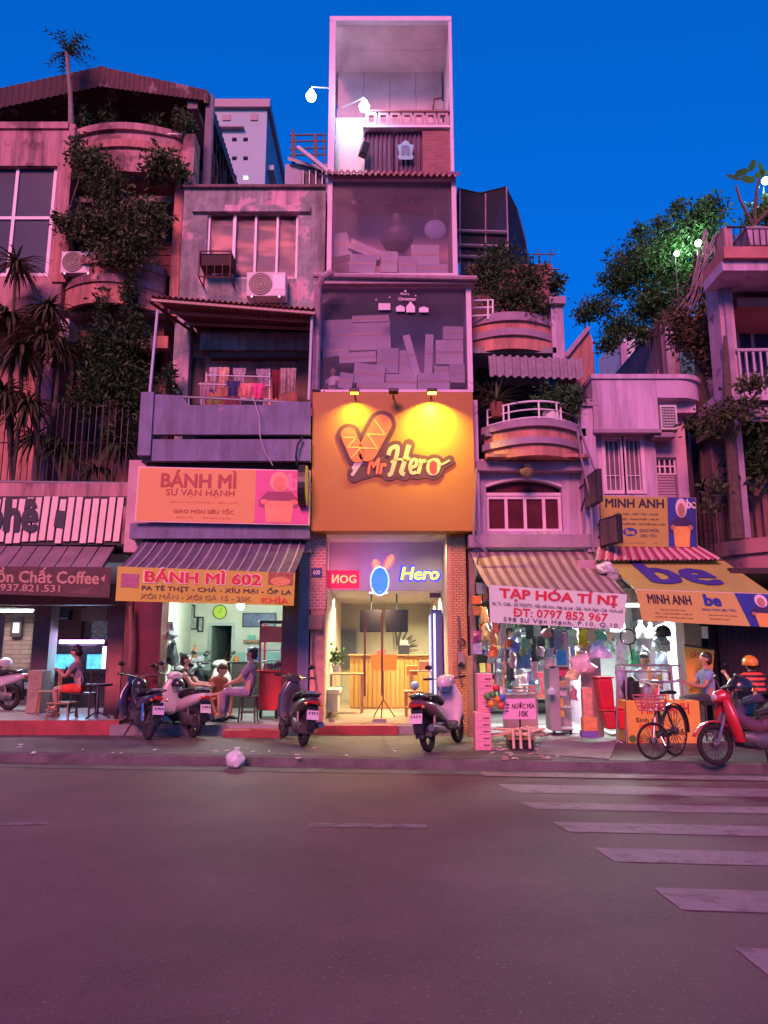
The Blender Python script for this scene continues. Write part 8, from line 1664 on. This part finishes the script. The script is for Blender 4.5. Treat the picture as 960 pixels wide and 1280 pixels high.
    t = thing('leaflet_box', 'orange and purple leaflet box at the pillar foot', 'box', W(738, 922, 12.2)); pb(t, 'box', mat('leaf_orange', (.78, .34, .10), .5, .3, 12), 729, 897, 747, 914, 12.2, .15, bev=.008); pb(t, 'label', mat('leaf_purple', (.20, .14, .45), .5, .4, 16), 728, 914, 748, 922, 12.19, .17)
    for lab, r, Y, c in (('tall red plastic crate leaning at the grocery corner', (747, 848, 768, 887), 12.5, (.62, .02, .04)), ('red sack on the ground beside the drinks cart', (754, 889, 771, 912), 12.4, (.60, .04, .05)), ('bright red box left of the drinks cart', (770, 887, 784, 912), 12.6, (.70, .04, .05))):
        x0, x1, z0, z1 = RC(*r, Y); t = thing('red_crate', lab, 'crate', ((x0 + x1) / 2, Y, z0)); m = mat('crate_%.2f' % c[0], c, .4, .2, 5)
        obj('tub', MB().hexa([(x0 + .06, Y, z0), (x1, Y, z0), (x1, Y + .3, z0), (x0 + .06, Y + .3, z0)], [(x0, Y - .03, z1), (x1 - .02, Y - .03, z1), (x1 - .02, Y + .33, z1), (x0, Y + .33, z1)]), m, t, bev=.03); obj('rim', MB().box(x0 - .02, x1, Y - .05, Y + .35, z1, z1 + .03), m, t, bev=.01)
groceryfront()
def stall():
    Yc = 12.45; t = thing('drinks_cart', 'yellow fronted drinks cart with glass top and MINH ANH lettering', 'cart', (W(830, 940, Yc).x, Yc + .3, SW))
    x0, x1, z0, z1 = RC(784, 876, 876, 930, Yc); pn = Panel((x0, Yc, z0), (x1, Yc, z0), (x1, Yc, z1), (x0, Yc, z1)); obj('body', pn.board(.55), mat('cart_yellow', (.80, .44, .07), .5, .12, 2), t, bev=.01)
    letters(pn, 'MINH ANH', .20, .70, .85, .95, mat('cart_red_print', (.60, .03, .04), .5), t, weight=.025); letters(pn, 'Sinh tố', .12, .50, .42, .64, inkm, t, weight=.02); patch(pn, urect(.16, .36, .40, .46), mat('cart_orange', (.80, .16, .03), .5), t, 'orange_bar'); letters(pn, 'Trà tắc', .52, .22, .80, .36, inkm, t, weight=.02)
    for u, v, c in ((.06, .12, (.10, .22, .04)), (.16, .10, (.60, .05, .03)), (.22, .14, (.5, .35, .05)), (.30, .09, (.65, .12, .04))): patch(pn, ell(u, v, .05, .09, 12), mat('fruit_print_%.2f' % c[0], c, .5), t, 'fruit_print')
    stl = mat('cart_steel', (.42, .38, .42), .35, .2, metal=.7); zt = W(820, 832, Yc).z
    for x in (x0 + .02, x0 + (x1 - x0) * .66, x1 - .25):
        for y in (Yc + .03, Yc + .5): obj('post', MB().tube([(x, y, z1), (x, y, zt)], .014, 6), stl, t)
    for y in (Yc + .03, Yc + .5): obj('top_rail', MB().tube([(x0 + .02, y, zt), (x1 - .25, y, zt)], .014, 6), stl, t); obj('top_rail', MB().tube([(x0 + .02, y, zt - .1), (x1 - .4, y, zt - .1)], .012, 6), stl, t)
    obj('glass_front', MB().box(x0 + (x1 - x0) * .66, x1 - .26, Yc + .02, Yc + .028, z1, zt), winglass, t); obj('shelf', MB().box(x0 + (x1 - x0) * .35, x1 - .25, Yc + .1, Yc + .5, z1 + .3, z1 + .315), stl, t)
    for x in (x0 + .03, x1 - .03):
        for y in (Yc + .03, Yc + .5): obj('leg', MB().box(x - .02, x + .02, y - .02, y + .02, SW, z0), stl, t)
    g = random.Random(2); cols = [(.75, .55, .15), (.6, .1, .08), (.35, .45, .12), (.75, .7, .6), (.3, .12, .08), (.7, .32, .1)]
    for k in range(12):
        c = cols[k % 6]; x = x0 + .5 + .085 * k; lvl = z1 if k % 2 else z1 + .315; hh = g.uniform(.1, .22)
        if x < x1 - .3: tag(obj('fruit_jar', MB().lathe([(.032, 0), (.036, .01), (.036, hh * .8), (.026, hh * .88), (.026, hh)], (x, Yc + .25, lvl + .002), 12), mat('jar_%.2f' % c[0], c, .3, .25, 12), smooth=True), 'small jar of fruit or syrup in the glass top of the drinks cart', 'jar', 'jars on the drinks cart')
    t = thing('black_pot', 'black lidded pot on the left of the drinks cart', 'pot', (x0 + .2, Yc + .3, z1)); obj('pot', MB().lathe([(.12, 0), (.13, .05), (.13, .3), (.05, .36), (.02, .38)], (x0 + .2, Yc + .3, z1 + .002), 16), black, t, smooth=True); obj('handle', MB().tube([(x0 + .07, Yc + .3, z1 + .25), (x0 + .03, Yc + .3, z1 + .2), (x0 + .07, Yc + .3, z1 + .12)], .012, 5), black, t)
    t = thing('grey_pot', 'steel pot beside the black one on the cart', 'pot', (x0 + .42, Yc + .3, z1)); obj('pot', MB().lathe([(.10, 0), (.11, .03), (.11, .2), (.06, .25), (.02, .27)], (x0 + .44, Yc + .3, z1 + .002), 16), steel, t, smooth=True)
    t = thing('metal_stand', 'thin folding metal stand left of the drinks cart', 'stand', W(775, 930, 12.5))
    for a, c in (((771, 838), (771, 932)), ((783, 838), (783, 940)), ((771, 838), (783, 838)), ((771, 925), (783, 932))): obj('rod', MB().tube([W(*a, 12.5), W(*c, 12.45)], .014, 5), stl, t)
    t = thing('haircut_pennant', 'orange pennant with dark lettering behind the man in blue', 'banner', W(868, 880, 13.3)); pn = Panel(W(862, 872, 13.3), W(888, 870, 13.3), W(893, 813, 13.3), W(855, 808, 13.3)); obj('cloth', pn.board(.01), mat('pennant', (.70, .38, .06), .6, .2, 4), t); letters(pn, 'CẮT TÓC', .18, .80, .88, .95, mat('pennant_ink', (.30, .08, .03), .5), t, weight=.03)
    obj('pole', MB().tube([W(855, 806, 13.32), W(893, 812, 13.32)], .012), iron, t)
    helmet('black and clear helmet hanging in the lit stall', W(828, 792, 13.6), R(150), dkb, 1.25); goods('hanging_bag', 'pale grey bag under the hanging helmet', 'bag', 'pouf', (815, 793, 838, 815), 13.7, (.62, .70, .70), grp='goods in the lit stall')
    t = thing('badminton_racket', 'round black racket hanging at the stall front', 'racket', W(784, 808, 12.9)); c = W(785, 796, 12.9); obj('head', MB().torus(c, .13, .014, 'Y', 26, 6), black, t, smooth=True); obj('handle', MB().tube([c + V((.02, 0, -.13)), c + V((.05, 0, -.4))], .013), black, t)
    for k in range(6): obj('string', MB().tube([c + V((-.1 + .04 * k, 0, -.1)), c + V((-.1 + .04 * k, 0, .1))], .002, 3), whitem, t)
    GS = 'goods in the lit stall'
    for a in [('hanging_bag', 'bright green bag hanging in the stall', 'bag', 'pouf', (786, 812, 800, 833), 13.4, (.04, .45, .20)), ('hanging_bag', 'white blue shirt bag hanging at the stall left', 'bag', 'bag', (771, 800, 787, 830), 13.6, (.62, .68, .88)), ('long_towel', 'striped navy and white towel beside the cart', 'towel', 'bag', (770, 835, 784, 876), 12.9, (.40, .46, .62)), ('glass_jar', 'large clear jar high in the stall', 'jar', 'bottle', (795, 775, 807, 798), 14.6, (.75, .82, .80)), ('glass_jar', 'second clear jar high in the stall', 'jar', 'bottle', (808, 778, 818, 798), 14.8, (.70, .78, .75)), ('hanging_bag', 'grey dark bag at the stall middle', 'bag', 'pouf', (800, 808, 812, 828), 14.3, (.25, .28, .30)), ('hanging_bag', 'light blue bag right of the vendor', 'bag', 'bag', (821, 815, 838, 838), 14.5, (.55, .65, .90)), ('glass_jar', 'white bottle standing behind the vendor', 'bottle', 'bottle', (834, 813, 842, 838), 14.6, (.80, .82, .82)), ('wire_basket', 'wire grey basket on the right stall wall', 'basket', 'card', (842, 788, 849, 806), 14.4, (.45, .5, .5)), ('paper_sheet', 'white sheet pinned high in the stall', 'poster', 'card', (763, 776, 781, 790), 14.8, (.75, .78, .78))]:
        n_, lab, cat, k, r, Y, c = a; goods(n_, lab, cat, k, r, Y, c, dep=.1, grp=GS)
    g = random.Random(6)
    for k in range(26):
        px, py = g.uniform(758, 843), g.uniform(768, 836); c = g.choice([(.75, .8, .78), (.5, .6, .62), (.3, .5, .45), (.7, .72, .8), (.25, .3, .35), (.6, .35, .3)]); goods('stall_trinket', 'small clear trinket hanging on the lit stall back wall', 'trinket', g.choice(['bag', 'bottle', 'card']), (px, py, px + g.uniform(5, 10), py + g.uniform(7, 16)), 16.9, c, .05, 'trinkets on the stall back wall')
    for k in range(3): t = W(752 + 8 * k, 712 + 9 * k, 13.0); goods('under_awning_bag', ('white', 'grey', 'dark')[k] + ' bundle stored under the awning edge', 'bundle', 'pouf', (745 + 11 * k, 702 + 9 * k, 768 + 11 * k, 717 + 10 * k), 13.0, ((.72, .75, .75), (.42, .42, .42), (.12, .12, .13))[k], .12, 'bundles under the awning edge')
stall()
# sandwich-shop clutter, bag and litter on the street
for a in [('plastic_bag', 'clear plastic bag hanging at the left of the sandwich shop', 'bag', 'pouf', (201, 778, 222, 800), 14.6, (.70, .80, .80)), ('backpack', 'dark backpack hanging on the motorbike in the shop', 'backpack', 'pouf', (209, 800, 222, 832), 15.0, (.04, .045, .06)), ('cloth_cover', 'grey cover over the motorbikes in the shop', 'cover', 'pouf', (228, 818, 246, 842), 16.0, (.30, .31, .31)), ('white_sack', 'white sack beside the stair door', 'sack', 'pouf', (244, 818, 256, 835), 17.2, (.68, .72, .78)), ('orange_figure', 'small orange figure on top of the white sack', 'figure', 'bottle', (240, 806, 247, 822), 17.0, (.55, .20, .08)), ('orange_jar', 'orange jar on the shelf near the poster', 'jar', 'bottle', (291, 819, 299, 828), 17.6, (.75, .28, .05)), ('helmet_box', 'round white washing bowl between the seated people', 'bowl', 'pouf', (268, 846, 279, 858), 15.2, (.62, .72, .72))]:
    n_, lab, cat, k, r, Y, c = a; goods(n_, lab, cat, k, r, Y, c, grp='clutter in the sandwich shop')
t = thing('side_cabinet', 'dark low cabinet at the back of the sandwich shop', 'cabinet', (W(303, 860, 17.5).x, 17.5, BF)); x0, x1, z0, z1 = RC(289, 829, 318, 890, 17.4); obj('body', MB().box(x0, x1, 17.4, 17.9, BF, z1), mat('cabinet_dark', (.07, .05, .05), .5), t, bev=.01); obj('top', MB().box(x0 - .03, x1 + .03, 17.37, 17.93, z1, z1 + .03), black, t)
c = G(312, 946, .0); c.y = kerbY(c.x) - .28
t = thing('rubbish_bag', 'knotted white rubbish bag lying at the kerb', 'rubbish bag', c); t.scale = (.8, .8, .8); g = random.Random(3)
b = MB().sphere(c + V((0, 0, .14)), (.165, .15, .15), 20, 14); b.v = [tuple(V(p) + (V(p) - (c + V((0, 0, .14)))) * (.10 * math.sin(p[0] * 40) * math.sin(p[2] * 33 + 1) + .06 * g.uniform(-1, 1))) for p in b.v]; b.v = [(p[0], p[1], max(p[2], .004)) for p in b.v]
bagm = mat('white_plastic', (.66, .72, .70), .35, .12, 6); obj('sack', b, bagm, t, smooth=True); obj('knot', MB().loft([(c + V((0, 0, .27)), (.04, 0, 0), (0, .04, 0), 2), (c + V((.01, 0, .30)), (.02, 0, 0), (0, .02, 0), 2), (c + V((.02, 0, .34)), (.05, 0, 0), (0, .03, 0), 2)], 8), bagm, t, smooth=True)
p = G(297, 955, 0); tag(obj('paper_cup', MB().lathe([(.025, 0), (.035, .08), (.03, .08)], (p.x, p.y, .004), 10), bagm, smooth=True), 'small crumpled white cup on the road near the rubbish bag', 'cup')
g = random.Random(12)
for k in range(22): px = g.uniform(20, 760); p = G(px, g.uniform(930, 944) + px * .012, SW); tag(obj('litter_scrap', MB().obox((p.x, p.y, SW + .006), (g.uniform(.03, .09), g.uniform(.02, .06), .008), (0, 0, g.uniform(0, 3))), offwhite), 'pale scrap of litter lying on the pavement', 'litter', 'litter scraps on the pavement')
# conduits and wires on the pillars between the shops
for lab, pts, r_, Y in (('rusty conduit with meter beside the dark red pillar', ((163, 758), (164, 800), (162, 850), (165, 880)), .035, 13.8), ('grey wire hanging on the gold mosaic pillar', ((573, 770), (575, 800), (572, 830), (577, 855)), .02, 13.8), ('loop of dark wire near the gold pillar top', ((598, 690), (595, 720), (588, 742), (586, 770)), .015, 13.3), ('thin pale wire down the left mosaic pillar', ((392, 785), (390, 820), (395, 860), (393, 900)), .012, 13.82)):
    tag(obj('wall_cable', MB().tube([W(*q, Y) for q in pts], r_, 6), mat('cable_rust' if 'rusty' in lab else 'cable_grey2', (.24, .12, .10) if 'rusty' in lab else (.18, .14, .16), .7)), lab, 'cable')
t = thing('ring_sign', 'small round ring bracket on the gold mosaic pillar', 'bracket', W(577, 803, 13.8)); obj('ring', MB().torus(W(577, 803, 13.82), .06, .014, 'Y', 20, 6), iron, t, smooth=True); obj('mount', MB().tube([W(577, 803, 13.82) + V((.06, 0, 0)), W(581, 803, 13.9)], .012), iron, t)
t = thing('wire_box', 'grey electric box on the gold mosaic pillar', 'electric box', W(576, 860, 13.8)); pb(t, 'box', mat('box_rose', (.42, .24, .20), .6, .3), 572, 815, 581, 832, 13.75, .14, bev=.008); pb(t, 'cover', greyp, 573.5, 818, 579.5, 828, 13.742, .01)
